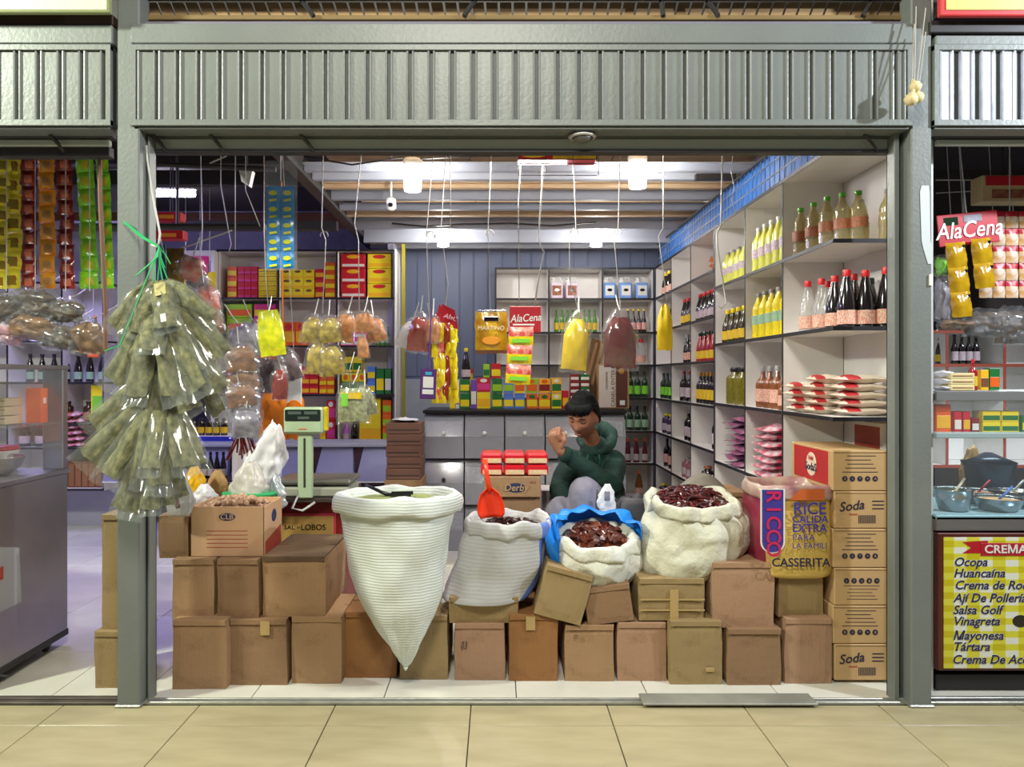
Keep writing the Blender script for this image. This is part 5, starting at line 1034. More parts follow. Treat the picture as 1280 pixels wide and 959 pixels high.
M_breadY = mat('banana_chip', (196, 172, 62), .6, 0, 0, 26, rgb2=(120, 100, 40)); M_breadO = mat('bread', (206, 138, 72), .6, 0, 0, 24, rgb2=(150, 88, 40)); M_paste = mat('red_paste', (92, 18, 16), .2, 0, .1, 12, coat=.5); M_pasteR = mat('bright_paste', (140, 40, 26), .25, 0, .15, 12, coat=.4)
M_yelbag = mat('yellow_powder_bag', (222, 190, 16), .3, 0, .08, 14, .2, 30, coat=.3); M_noodle = mat('noodle_gold', (214, 172, 30), .25, 0, 0, 12, rgb2=(176, 120, 30), coat=.3); M_ypk = mat('yellow_packet', (226, 222, 40), .3, 0, 0, 16, rgb2=(160, 170, 30), coat=.3)
hang('snack_packet', 'bright yellow glossy packet hanging left of the bread bags', 335, 388, 445, 34, 4.2, M_ypk, .05, filmtop=False, top=.6, tilt=-.12)
gb = 'yellow chip bags hanging on one wire'
hang('chip_bag', 'left yellow chip bag of the upper pair', 393, 392, 430, 26, 4.26, M_breadY, .06, gb, tilt=.15); hang('chip_bag', 'right yellow chip bag of the upper pair', 410, 393, 429, 28, 4.22, M_breadY, .06, gb, tilt=-.1)
hang('chip_bag', 'left yellow chip bag of the lower pair', 399, 424, 467, 28, 4.26, M_breadY, .06, gb, tilt=.08); hang('chip_bag', 'right yellow chip bag of the lower pair', 411, 428, 470, 30, 4.22, M_breadY, .06, gb, tilt=-.18)
go = 'orange bread bags hanging on one wire'
hang('bread_bag', 'left orange bread bag', 435, 388, 428, 28, 4.26, M_breadO, .07, go, tilt=.2); hang('bread_bag', 'middle orange bread bag', 455, 388, 416, 26, 4.18, M_breadO, .06, go); hang('bread_bag', 'right orange bread bag', 466, 394, 428, 24, 4.26, M_breadO, .06, go, tilt=-.2); hang('bread_bag', 'small lower orange bread bag', 452, 416, 448, 14, 4.22, M_breadO, .05, go, tilt=-.1)
tw = hang('seed_bag', 'clear bag with yellow label hanging above the scale', 441, 478, 528, 38, 4.1, mat('seed_fill', (170, 172, 128), .7, 0, 0, 50, rgb2=(120, 124, 84)), .05, top=.75); MB().bbox(-.055, .055, -.036, -.034, -.09, -.055, .001).build('yellow_label', M_lab_y, tw); MB().bbox(-.055, -.02, -.037, -.035, -.13, -.06, .001).build('green_label', M_lab_g, tw)
hang('seed_bag', 'narrow clear bag behind the seed bag above the scale', 455, 482, 520, 18, 4.16, mat('seed_fill', (170, 172, 128)), .04, tilt=-.25)
gr = 'red paste bags left of the sachets'
hang('paste_bag', 'dark red paste bag hanging before the blue boards', 526, 389, 440, 26, 4.3, M_pasteR, .06, gr, tilt=.12); hang('paste_bag', 'orange bag beside the dark red paste bag', 541, 392, 428, 17, 4.24, M_breadO, .05, gr); hang('paste_bag', 'pale clear bag behind the red paste bags', 518, 398, 438, 22, 4.36, mat('pale_fill', (190, 186, 190), .4), .04, gr, tilt=.35); hang('paste_bag', 'second dark red bag behind the orange bag', 538, 400, 440, 20, 4.38, M_pasteR, .05, gr, tilt=-.1)
hang('powder_bag', 'tall yellow powder bag hanging before the green bottles', 724, 388, 464, 33, 4.2, M_yelbag, .09, top=.35, tilt=.10)
hang('paste_bag', 'large dark red paste bag hanging at head height', 775, 386, 461, 42, 4.15, M_paste, .09, top=.35)
hang('powder_bag', 'small yellow bag hanging before the far side shelves', 831, 380, 438, 20, 4.7, M_yelbag, .06, filmtop=False, top=.25)
# golden noodle bag
D = 4.3; t = T('noodle_bag', 'golden printed noodle bag hanging between the wires', 'bag', P(614, 390, D)); link('bag', pouch_mesh('nood', [M_noodle, c_brn], 40/S(D), 52/S(D), .05, 12, 12, .008, 1, 1, 4, .06, mfun=lambda u, v, s: 1 if v > .86 else 0), t)
MB().lathe([(0, .052), (.002, .05)], 20, sx=1, sy=.45).build('picture', M_lab_o, t, rot=(PI/2, 0, 0), loc=(0, -.034, -.165)); text('MARTINO', t, (0, -.033, -.095), .034, mat('off_white', (236, 226, 190), .4), ext=.001); MB().bbox(-.04, .04, -.031, -.028, -.055, -.03, .001).build('brand_band', M_soy, t)
MB().bbox(-.085, .085, -.006, .006, -.012, .012, .003).build('header', M_film2, t)
# sachet sheet blue
D = 3.85; t = T('sachet_sheet', 'tall sheet of ten blue sachets in a clear sleeve', 'sachets', P(351, 201, D)); hh = 134/S(D); ww = 38/S(D)
M_bs = mat('sachet_blue', (20, 140, 214), .25, 0, .08, 20, coat=.4, bump=.2, bscale=30); M_bo = mat('sachet_lime', (206, 214, 50), .4)
sm = pouch_mesh('bsach', M_bs, ww*.43, hh*.155, .014, 5, 5, .003, 1, 1, 2, .05); em_ = MB().lathe([(0, .021), (.002, .019)], 14, sx=1, sy=.6).mesh('lime_oval', M_bo); em2 = MB().bbox(-.018, .02, -.001, .001, -.006, .006, .0005).mesh('lime_band', M_bo)
for r_ in range(5):
    for c_ in range(2):
        o = link('sachet', sm, t, ((-.24+.46*c_)*ww, 0, -hh*(.24+.152*r_))); link('lime_oval', em_, o, (0, -.010, -.035), (PI/2, 0, 0)); link('lime_band', em2, o, (0, -.010, -.072), (0, -.15, 0))
link('clear_sleeve', pouch_mesh('sleeve', film('sleeve_film', (200, 208, 216), .78, .1), ww*1.08, hh*1.02, .03, 6, 12, .004, 1, 1, 9, .02), t)
# cards with sachet strips
M_alr = mat('card_crimson', (176, 22, 38), .4); M_sy = mat('sachet_yellow', (232, 214, 20), .25, 0, 0, 20, rgb2=(206, 170, 20), coat=.4); M_sr = mat('sachet_red', (206, 34, 34), .25, 0, 0, 24, rgb2=(230, 180, 160), coat=.4)
D = 4.25; t = T('sachet_card', 'crimson hanging card with white script and three sachets below', 'sachets', P(656, 383, D)); s_ = S(D)
MB().bbox(-19/s_, 20/s_, -.003, .003, -33/s_, 0, .002).build('card', M_alr, t); text('AlaCena', t, (1/s_, -.005, -15/s_), .060, M_wcap, (PI/2, -.06, 0), shear=.25, off=.0004, ext=.001, sx=.85)
MB().bbox(-15/s_, 12/s_, -.005, -.002, -24/s_, -22/s_, .0005).build('white_line', M_wcap, t)
for k, (y0, y1) in enumerate(((26, 47), (48, 71), (73, 97))):
    o = link('sachet', pouch_mesh('alsach', [M_sr, M_sy], 31/s_, 24/s_, .03, 8, 8, .005, 1, 1, 6, .05, mfun=lambda u, v, s: 1 if v > .48 else 0), t, (-5/s_-k*.006, -.02, -y0/s_), (0, .03*k, 0)); MB().bbox(-11/s_, 11/s_, -.019, -.016, -20/s_, -15/s_, .001).build('green_oval', M_lab_g, o)
t = T('sachet_strips', 'narrow red and yellow sachet strips hanging edge on', 'sachets', P(557, 380, 4.3)); s_ = S(4.3)
o = MB(); o.add([(-.02, 0, 0), (.055, -.03, -.04), (.075, -.03, -.15), (-.035, 0, -.10), (-.02, .004, 0), (.055, -.026, -.04), (.075, -.026, -.15), (-.035, .004, -.10)], [(0, 3, 2, 1), (4, 5, 6, 7), (0, 1, 5, 4), (1, 2, 6, 5), (2, 3, 7, 6), (3, 0, 4, 7)]); o.build('red_card', M_alr, t); MB().add([(-.035, .0, .0), (-.075, .01, -.14), (-.05, .01, -.14), (-.02, .0, -.02)], [(0, 1, 2, 3)]).build('red_card', M_alr, t)
text('AlaC', t, (.03, -.034, -.08), .04, M_lab_p, (PI/2, .3, .3), shear=.2)
for k, (dx, m_) in enumerate(((-12, M_sy), (-7, M_sr), (-3, M_sy), (2, M_pasteR), (6, M_sy), (11, M_sy))):
    for j in range(5):
        link('sachet', pouch_mesh('edge%d' % (k % 3), m_, 9/s_, 24/s_, .03, 5, 6, .008, 1, 1, k+.5, .06) if k < 3 else pouch_mesh('edgeb%d' % k, m_, 8/s_, 24/s_, .03, 5, 6, .008, 1, 1, k+.5, .06), t, (dx/s_+rnd.uniform(-.006, .006), rnd.uniform(-.03, .03), -(24+j*(19 if k != 3 else 18))/s_), (0, rnd.uniform(-.1, .1), rnd.uniform(-.5, .5)))
t = T('payment_card', 'purple hanging card with white panel on a purple lanyard', 'card', P(536, 461, 4.2), rot=(0, .04, 0)); s_ = S(4.2); M_pc = mat('purple_card', (84, 44, 110), .4)
MB().bbox(-10/s_, 10/s_, -.003, .003, -38/s_, 0, .004).build('card', M_pc, t); MB().bbox(-6.5/s_, 6.5/s_, -.006, -.002, -24/s_, -10/s_, .001).build('white_panel', M_wcap, t); MB().bbox(-7/s_, 7/s_, -.006, -.002, -32/s_, -26/s_, .001).build('white_band', M_wcap, t); MB().bbox(-4/s_, 4/s_, -.006, -.002, -8/s_, -4/s_, .001).build('blue_mark', c_cyn, t)
MB().bbox(-.004, .004, -.002, .002, 0, 70/s_, .001).build('lanyard', mat('lanyard', (92, 50, 140), .5), t)
t = T('display_box', 'red and yellow printed box lying on the rack under the lintel', 'box', P(697, 199, 4.2)); s_ = S(4.2); MB().bbox(-49/s_, 49/s_, 0, .12, 0, 12/s_, .003).build('carton', c_red, t)
MB().bbox(-6/s_, 48/s_, -.003, 0, .002, 8/s_, .001).build('yellow_panel', M_lab_y, t); MB().lathe([(0, .09), (.002, .085)], 16, sx=1, sy=.3).build('yellow_oval', c_yel, t, rot=(PI/2, 0, 0), loc=(-30/s_, 0, 8/s_))
q = MB()
for px in (648, 682, 716, 748): x_ = X(px, 4.2)-t.location.x; q.box(x_-.002, x_+.002, -.004, 0, -20/s_, 12/s_)
for dz in (-20, -5, 0): q.box(-49/s_, 49/s_, -.004, -.001, dz/s_-.004, dz/s_)
q.tube([(-49/s_, 0, 0), (-49/s_, 0, 2.86-t.location.z)], .003).tube([(49/s_, 0, 0), (49/s_, 0, 2.86-t.location.z)], .003).build('wire_tray', M_dark, t)
# ---- columns of brown snack bags by the herb bunch, violet dried goods
M_brs = mat('brown_snack', (150, 108, 80), .5, 0, 0, 20, rgb2=(104, 78, 66)); M_vio = mat('dried_violet', (110, 88, 100), .5, 0, 0, 20, rgb2=(70, 50, 60)); M_grs = mat('grey_snack', (150, 146, 156), .4, 0, 0, 16, rgb2=(110, 106, 120)); M_org = mat('orange_pack', (206, 92, 62), .35, 0, 0, 16, rgb2=(190, 170, 170))
g1 = 'column of snack bags right of the herb bunch'
for k, (px, y0, y1, w_, m_, D) in enumerate([(243, 316, 352, 34, M_org, 4.3), (246, 336, 370, 30, M_grs, 4.34), (254, 352, 392, 30, M_org, 4.28), (262, 380, 420, 26, M_brs, 4.35), (297, 402, 448, 36, M_grs, 4.45), (298, 428, 466, 40, M_brs, 4.3), (300, 456, 492, 38, M_brs, 4.34), (298, 478, 510, 40, M_brs, 4.3), (302, 498, 528, 42, M_grs, 4.34), (308, 508, 548, 36, M_grs, 4.28), (318, 480, 522, 26, M_grs, 4.36)]):
    hang('snack_bag', 'crinkled brown and grey snack bag, %s of the hanging column' % ('topmost' if k == 0 else 'lowest' if k == 10 else ORD[k]+' from the top'), px, y0, y1, w_, D, m_, .07, g1, top=.55, cr=.028, tilt=rnd.uniform(-.3, .3))
g2 = 'violet dried goods bags below the yellow packet'
for k, (px, y0, y1, w_, m_, D, tl) in enumerate([(325, 440, 492, 34, M_vio, 4.45, 0), (342, 442, 490, 30, M_vio, 4.42, -.1), (354, 434, 478, 26, M_vio, 4.46, -.3), (350, 455, 500, 20, M_pasteR, 4.38, 0), (316, 398, 440, 30, M_grs, 4.5, .1)]):
    hang('dried_bag', 'bag of violet brown dried goods, %s below the yellow packet' % nth(k, 5).replace(' from left', ' of five'), px, y0, y1, w_, D, m_, .07, g2, top=.5, cr=.025, tilt=tl)
t = T('cinnamon_sticks', 'bundle of dark sticks hanging under the snack bags', 'sticks', P(303, 528, 4.3)); q = MB()
for k in range(12): q.tube([(rnd.uniform(-.03, .03), rnd.uniform(-.02, .02), 0), (rnd.uniform(-.09, .09), rnd.uniform(-.03, .03), -.17-rnd.random()*.05)], .006, 5)
tag(q.build('sticks', M_paste, t), None, None, None, 'stuff'); t['label'] = 'bundle of dark sticks hanging under the column of snack bags'
t = T('cloth_bag', 'orange cloth bag hanging on the left shelving behind the scale', 'bag', P(352, 478, 5.2)); link('cloth', pouch_mesh('orcl', mat('orange_cloth', (240, 134, 12), .7, 0, .06, 6), 56/S(5.2), 72/S(5.2), .08, 10, 10, .03, .45, 1.0, 5), t); MB().tube([(0, 0, 0), (.01, 0, .12), (0, 0, 2.8-t.location.z)], .005).build('strap', mat('orange_cloth', (240, 134, 12)), t)
t = T('white_card', 'white card with an orange disc hanging by the stock cube boxes', 'card', P(368, 455, 4.6)); MB().bbox(-.045, .045, -.003, .003, -.32, 0, .003).build('card', M_wcap, t); MB().tube([(0, 0, 0), (0, -.28, 2.86-t.location.z)], .002).build('string', M_wire, t); MB().lathe([(0, .05), (.002, .046)], 16).build('orange_disc', c_ora, t, rot=(PI/2, 0, 0), loc=(0, -.004, -.27))
t = T('tall_packet', 'tall gold and brown packet hanging beside the left post', 'packet', P(219, 310, 4.3)); link('packet', pouch_mesh('tallp', mat('gold_brown', (150, 112, 24), .35, 0, 0, 12, rgb2=(70, 50, 20)), 22/S(4.3), 80/S(4.3), .04, 8, 10, .006, 1, 1, 3), t); MB().bbox(-.08, -.055, 0, .01, -.2, .02, .002).build('blue_strip', mat('teal', (20, 70, 100), .4), t)
for k, (y, lab) in enumerate(((268, 'upper'), (291, 'lower'))): t = T('red_box', '%s small red box on the roof rack beside the left post' % lab, 'box', P(210+3*k, y+8, 5.1)); MB().bbox(-.10, .085, 0, .08, 0, .06, .002).build('carton', c_red, t); MB().bbox(-.06, .04, -.003, 0, .015, .04, .001).build('label', M_lab_o, t); MB().tube([(0, .04, .06), (0, .04, 3.42-t.location.z)], .004).build('hanger', M_dark, t)
# garlic on the right post
t = T('garlic_bunch', 'three garlic bulbs hanging on strings at the right post', 'garlic', P(1143, 105, 3.21)); M_gar = mat('garlic', (214, 196, 146), .6, 0, .08, 20)
for (dx, dz, s_) in ((.004, -.008, .026), (-.014, -.062, .029), (.018, -.05, .026)):
    o = MB().lathe([(-s_*1.05, .004), (-s_*.9, s_*.6), (-s_*.3, s_), (s_*.3, s_*.85), (s_*.8, s_*.35), (s_*1.3, .005)], 12).build('garlic_bulb', M_gar, t, True, loc=(dx, rnd.uniform(-.01, .01), dz), rot=(rnd.uniform(-.3, .3), rnd.uniform(-.5, .5), 0))
    o.data.polygons.foreach_set('use_smooth', [True]*len(o.data.polygons))
q = MB()
for (a, b) in (((1145, 8), (1143, 104)), ((1157, 10), (1146, 104)), ((1143, 30), (1140, 104)), ((1157, 40), (1149, 104))): q.tube([P(*a, 3.25)-t.location, P(*b, 3.22)-t.location], .0022, 5)
q.build('string', mat('string', (180, 172, 160), .8), t)
# ------------------------------------------------------------------ left stall
un = unit('cube_shelving', 'white shelving at the back of the left stall', 'x', 6.9, 7.25, [-6.0+.9, -4.5, -4.0, -3.62], [.42, .80, 1.02, 1.40, 1.78, 2.32], (-4.4, 6.9, 0))
for (z, n, desc, prof, body, lab, cap, H, R, x0, x1) in [(1.40, 7, 'dark sauce bottle', 'sauce', M_soy, M_lab_b, M_blkc, .26, .036, -4.35, -3.68), (.80, 3, 'squat dark jar', 'jar', M_soy, M_lab_p, M_red, .2, .05, -4.4, -4.1), (1.78, 5, 'orange capped bottle', 'sauce', M_purp, M_lab_o, M_orc, .24, .04, -4.4, -3.75), (1.02, 2, 'short brown jar', 'jar', mat('brown_glass', (56, 34, 24), .2), M_lab_br, M_blkc, .2, .05, -4.0, -3.8)]:
    brow('stall_bottle', desc, 'on the left stall shelving', desc+'s on the left stall shelving', prof, body, lab, cap, [(x0+(x1-x0)*i/max(1, n-1), 7.0) for i in range(n)], z, H, R)
for k in range(6):
    t = T('bean_bag', 'small red bean bag, %s from the bottom of the left stall pile' % ORD[k], 'bag', (-3.93, 7.12, .44+.36+.05*k*0+.0), 0, 'red bean bags in the left stall'); t.location.z = .82+.055*k; link('bag', pz2, t, (.0, .02, 0), (PI/2, 0, PI+rnd.uniform(-.2, .2)))
t = T('wooden_crate', 'brown crate in the bottom cell of the left shelving', 'crate', (-3.86, 6.98, .42)); MB().bbox(-.19, .19, 0, .2, 0, .24, .004).build('crate_body', mat('crate_brown', (110, 70, 44), .7, 0, .1, 8), t)
for k in range(6): MB().box(-.18+k*.063, -.13+k*.063, -.008, 0, .01, .22).build('slat', mat('crate_slat', (134, 88, 54), .7, 0, .1, 8), t)
st(MB().box(-5.5, -3.4, 7.3, 7.36, 0, 3.4).build('wall_stall_back', M_lila_wall), 'pale wall behind the left stall shelving')
# strips of sachets
MS = {'y': [mat('strip_yellow', (226, 206, 16), .25, 0, 0, 14, rgb2=(236, 228, 70), coat=.4), mat('strip_dots', (120, 130, 20), .4, 0, 0, 20, rgb2=(170, 60, 20))], 'r': [mat('strip_red', (176, 30, 24), .25, 0, 0, 20, rgb2=(90, 30, 20), coat=.4), mat('strip_mix', (226, 120, 90), .4, 0, 0, 20, rgb2=(60, 60, 30))],
      'o': [mat('strip_orange', (236, 140, 16), .25, 0, 0, 14, rgb2=(240, 170, 40), coat=.4), mat('strip_food', (160, 110, 60), .4, 0, 0, 20, rgb2=(220, 170, 90))], 'g': [mat('strip_lime', (110, 206, 14), .25, 0, 0, 14, rgb2=(150, 224, 40), coat=.4), mat('strip_gdot', (220, 210, 30), .4, 0, 0, 20, rgb2=(80, 160, 20))]}
strips = [(2, 'y', 8, 24), (15, 'y', 7, 27), (36, 'r', 9, 19), (58, 'o', 8, 20), (80, 'r', 9, 19), (106, 'g', 8, 22), (128, 'g', 8, 16)]
for k, (px, c_, n, wp) in enumerate(strips):
    D = 4.1+.02*(k % 2); s_ = S(D); hh = 166/s_/n; nmc = {'y': 'yellow', 'r': 'red', 'o': 'orange', 'g': 'lime green'}[c_]
    t = T('sachet_strip', '%s strip of snack sachets, %s of seven in the left opening' % (nmc, nth(k, 7)), 'sachets', P(px, 195, D), 0, 'hanging sachet strips of the left stall', rot=(0, -.012*(k-2), 0))
    a = pouch_mesh('st%s%d' % (c_, wp), MS[c_], wp/s_, hh, .03, 6, 6, .006, 1, 1, k*1.3, .05, mfun=lambda u, v, s: 1 if (.22 < v < .75 and .2 < u < .8) else 0)
    for j in range(n): link('sachet', a, t, (rnd.uniform(-.003, .003), rnd.uniform(-.008, .008), -j*hh), (0, rnd.uniform(-.03, .03), rnd.uniform(-.12, .12)))
    MB().tube([(0, 0, 0), (0, 0, 3.42-t.location.z)], .003).build('string', M_wire, t)
t = T('rusty_rod', 'brown rod hanging inside the left opening beside the post', 'rod', P(124, 170, 3.5)); MB().tube([(-.01, 0, .05), (0, 0, 0), (.005, 0, -.3), (.03, 0, -.8), (.03, 0, -1.0)], .010, 6).build('rod', mat('rusty', (116, 84, 66), .6), t); MB().tube([(.0, 0, .0), (.045, -.02, -.02), (.06, -.02, -.06)], .012).build('clamp', M_dark, t)
# dark dried goods bags
M_dkb = mat('dark_dried', (40, 30, 28), .5, 0, 0, 22, rgb2=(84, 66, 44), bump=.6, bscale=30); M_brd = mat('brown_dried', (130, 92, 44), .5, 0, 0, 22, rgb2=(84, 60, 36), bump=.6, bscale=30)
for k, (px, y0, y1, w_, m_) in enumerate([(44, 358, 398, 58, M_dkb), (8, 365, 402, 40, M_dkb), (45, 390, 425, 60, M_brd), (82, 372, 404, 44, M_dkb), (80, 402, 438, 50, M_dkb), (112, 396, 442, 40, M_brd), (14, 400, 432, 34, mat('pinkish_dried', (160, 90, 90), .5, 0, 0, 16, rgb2=(190, 180, 190)))]):
    t = hang('dried_bag', 'crinkled bag of dark dried goods, %s of the left stall cluster' % nth(k, 7).replace(' from left', ''), px, y0, y1, w_, 4.05-.02*(k % 3), m_, .09, 'dark dried goods bags of the left stall', top=.45, cr=.055, tilt=rnd.uniform(-.2, .2))
t = T('bag_wire', 'thin wires carrying the dark bags of the left stall', 'wire', P(60, 360, 4.05)); q = MB()
for px in (44, 8, 82, 112): q.tube([P(px, 364, 4.05)-t.location, P(px, 100, 4.05)-t.location], .0025)
q.build('wire', M_wire, t)
# stainless cart with glass case
XC = -2.33; t = T('food_cart', 'stainless steel food cart on wheels with glass case at the left edge', 'cart', (XC-.5, 3.8, 0))
def cb(x0, x1, y0, y1, z0, z1, nm, m, b=.004, par=None): return MB().bbox(x0-t.location.x, x1-t.location.x, y0-3.8, y1-3.8, z0, z1, b).build(nm, m, par or t)
cb(XC-1.2, XC, 3.46, 4.08, .06, .935, 'cart_body', M_steel, .008); cb(XC-1.22, XC+.01, 3.45, 4.09, .935, .955, 'worktop', M_steel); cb(XC-1.2, XC+.004, 3.46, 4.08, .055, .09, 'bottom_rail', M_dark)
cb(XC-.11, XC, 4.03, 4.08, .955, 1.50, 'case_post', M_steel); cb(XC-.04, XC, 3.46, 3.50, .955, 1.50, 'case_post', M_steel); cb(XC-1.2, XC+.005, 3.45, 4.09, 1.49, 1.512, 'case_top', M_steel)
cb(XC-.004, XC-.001, 3.5, 4.03, .96, 1.49, 'glass_pane', M_glass, .0005); cb(XC-1.2, XC-.02, 3.48, 4.06, 1.20, 1.212, 'glass_shelf', M_glass, .001)
for (x, y) in ((XC-.06, 3.98), (XC-.06, 3.55)):
    w_ = MB().lathe([(-.02, .03), (-.012, .045), (.012, .045), (.02, .03)], 16).build('wheel', M_blkc, t, True, rot=(0, PI/2, .3), loc=(x-t.location.x, y-3.8, .046)); MB().bbox(-.03, .03, -.03, .03, -.0, .03, .003).build('wheel_bracket', M_dark, t, loc=(x-t.location.x, y-3.8, .055))
MB().add([(.5+.002-.0, -.3, .35), (.502, -.12, .35), (.502, -.14, .62), (.502, -.3, .66)], [(0, 1, 2, 3)]).build('grey_sticker', mat('sticker_grey', (150, 150, 154), .5), t); MB().add([(.504, -.3, .50), (.504, -.26, .50), (.504, -.26, .56), (.504, -.3, .56)], [(0, 1, 2, 3)]).build('red_mark', mat('card_red', (160, 60, 46)), t)
b = T('mixing_bowl', 'steel mixing bowl on the food cart', 'bowl', (XC-.20, 3.78, .957)); q = MB().lathe([(0, .05), (.004, .07), (.04, .115), (.09, .135), (.095, .14), (.092, .13), (.04, .105), (.01, .06)], 24).build('bowl', mat('bowl_steel', (190, 184, 176), .2, .9), b, True); MB().lathe([(.07, .122), (.075, .05), (.078, .001)], 20).build('salad', mat('onion', (150, 70, 80), .6, 0, 0, 20, rgb2=(220, 200, 190)), b, True); MB().tube([(0, 0, .08), (.0, .01, .17)], .006).build('spoon_handle', c_blu, b, True)
for k in range(6):
    b = T('takeout_box', 'pale paper takeout box on the glass shelf, %s of two piles, %s' % (['left', 'right'][k % 2], ['bottom', 'middle', 'top'][k//2]), 'box', (XC-.36+.17*(k % 2), 3.8, 1.213+.045*(k//2)), 0, 'takeout boxes in the food cart'); MB().bbox(-.075, .075, -.07, .07, 0, .042, .004).build('box_body', mat('cream_box', (206, 186, 150), .6), b); MB().box(-.076, .076, -.071, -.069, .026, .03).build('lid_edge', mat('brown_edge', (130, 80, 50), .6), b)
b = T('orange_box', 'orange box behind the glass of the food cart', 'box', (XC-.06, 3.9, 1.213)); MB().bbox(-.04, .04, -.03, .03, 0, .18, .003).build('carton', c_org, b); MB().box(.0405, .042, -.012, .012, .1, .13).build('white_mark', M_wcap, b)
b = T('plastic_tub', 'red and pale plastic tub under the glass shelf', 'tub', (XC-.30, 3.95, .957)); MB().lathe([(0, .09), (.1, .1), (.11, .105)], 18).build('tub', c_wht, b, True); MB().lathe([(.11, .106), (.13, .10), (.132, .02)], 18).build('lid', c_red, b, True)
t = T('orange_tag', 'orange price tag hanging on the left stall shelving', 'tag', (-3.55, 6.6, 1.62)); MB().bbox(-.05, .05, 0, .01, 0, .16, .002).build('tag', c_org, t); MB().lathe([(0, .03), (.002, .028)], 14).build('blue_disc', c_blu, t, rot=(PI/2, 0, 0), loc=(0, 0, .08)); MB().tube([(0, .005, .16), (0, .005, 1.8)], .003).build('string', M_wire, t)
t = T('tall_pack', 'tall yellow packet standing on the left stall shelf', 'packet', (-3.70, 6.98, 1.021)); MB().bbox(-.06, .06, -.03, .03, 0, .35, .004).build('packet', c_yel, t); MB().bbox(-.045, .045, -.034, -.029, .1, .25, .001).build('label', M_lab_g, t)
# middle-left deep area: blue shelf with bottles and dark rack
t = T('blue_shelf', 'low blue edged shelf with small jars behind the herb bunch', 'shelving', P(250, 546, 5.6)); s_ = S(5.6)
MB().bbox(-35/s_, 42/s_, 0, .35, -.03, 0, .002).build('shelf', M_white, t); MB().bbox(-35/s_, 42/s_, -.008, 0, -.034, .002, .001).build('edge_strip', mat('blue_edge', (40, 50, 200), .4), t); MB().bbox(-35/s_, -33/s_, 0, .35, -1.0, 0, .001).build('side', M_white, t); MB().bbox(40/s_, 42/s_, 0, .35, -1.0, 0, .001).build('side', M_white, t)
for j in range(3): MB().bbox(-34/s_, 41/s_, 0, .34, -.34-.3*j, -.325-.3*j, .001).build('shelf', M_blk, t)
brow('small_jar', 'small dark jar with pale label', 'on the blue edged shelf', 'small jars on the blue shelf', 'jar', M_soy, M_lab_y, M_blkc, [(X(222+9.5*i, 5.7), 5.72) for i in range(7)], Z(546, 5.6), .13, .026)
brow('small_bottle', 'small black bottle', 'under the blue edged shelf', 'small bottles under the blue shelf', 'sauce', M_soy, M_lab_p, M_blkc, [(X(222+8*i, 5.7), 5.72) for i in range(8)], Z(546, 5.6)-.325, .2, .024)
t = T('shelf_upright', 'tall pale shelf end left of the colourful boxes', 'shelving', (X(266, 6.9), 6.9, 0)); MB().bbox(-.02, .012, 0, .3, 0, Z(313, 6.9), .002).build('upright', M_white, t); MB().bbox(-.55, -.02, .0, .3, Z(313, 6.9)-.05, Z(313, 6.9), .002).build('shelf', M_white, t)
for k, (px, y0, y1, w_, m_) in enumerate([(232, 322, 370, 16, c_yel), (250, 320, 350, 22, c_pnk), (262, 340, 375, 16, c_yel)]):
    t = hang('packet', ['yellow green packet', 'pink packet', 'second yellow packet'][k]+' hanging left of the shelf end', px, y0, y1, w_, 6.5, m_, .05, filmtop=False, top=.9)
# ------------------------------------------------------------------ scale and bags on the left counter
M_sc = mat('scale_green', (172, 192, 156), .4); M_scd = mat('scale_steel', (120, 118, 112), .35, .6)
t = T('scale', 'pale green electronic scale with display on a column', 'scale', P(396, 622, 4.15)); s_ = S(4.15)
MB().bbox(-52/s_, 40/s_, 0, .30, -.0, .055, .01).build('base', mat('scale_base', (150, 152, 136), .45), t); MB().bbox(-55/s_, 42/s_, .01, .32, .065, .095, .012).build('platter', M_scd, t)
MB().bbox(-22/s_, -4/s_, -.035, .0, -.0, .38, .006).build('column', M_sc, t); MB().box(-14.5/s_, -12/s_, -.037, -.034, .06, .33).build('slot', M_dark, t)
h_ = MB(); h_.bbox(-38/s_, 10/s_, -.06, .02, .355, .50, .012).build('display_head', M_sc, t); MB().bbox(-36/s_, 8/s_, -.064, -.058, .425, .488, .004).build('display_glass', mat('lcd', (34, 44, 40), .15), t)
for (a, b_) in ((-32, -16), (-12, 4)): MB().box(a/s_, b_/s_, -.066, -.064, .462, .478).build('lcd_window', mat('lcd_pale', (84, 98, 88), .3), t)
MB().box(-20/s_, -6/s_, -.066, -.064, .436, .45).build('lcd_window', mat('lcd_pale', (84, 98, 88)), t); MB().box(-19/s_, -9/s_, -.063, -.06, .38, .384).build('brand_mark', M_orc, t); MB().tube([(-.09, -.02, .03), (-.12, -.06, -.05), (-.06, -.07, -.06), (.0, -.04, -.02)], .007).build('cable', M_wire, t, True)
MB().bbox(10/s_, 14/s_, -.03, .02, .37, .5, .003).build('display_back', c_yel, t)
st_ = T('counter_table', 'dark counter board under the scale', 'table', (X(385, 4.4), 4.38, 0)); zz_ = Z(622, 4.15)-.001
MB().bbox(-.50, .25, -.25, .35, zz_-.025, zz_, .004).build('tabletop', mat('counter_dark', (58, 44, 40), .6), st_)
for (a, b_) in ((-.48, .32), (.22, .32), (-.48, .30), (.22, .31)): pass
for x_ in (-.48, .22): MB().bbox(x_-.02, x_+.02, .30, .34, 0, zz_-.025, .003).build('leg', M_dark, st_)
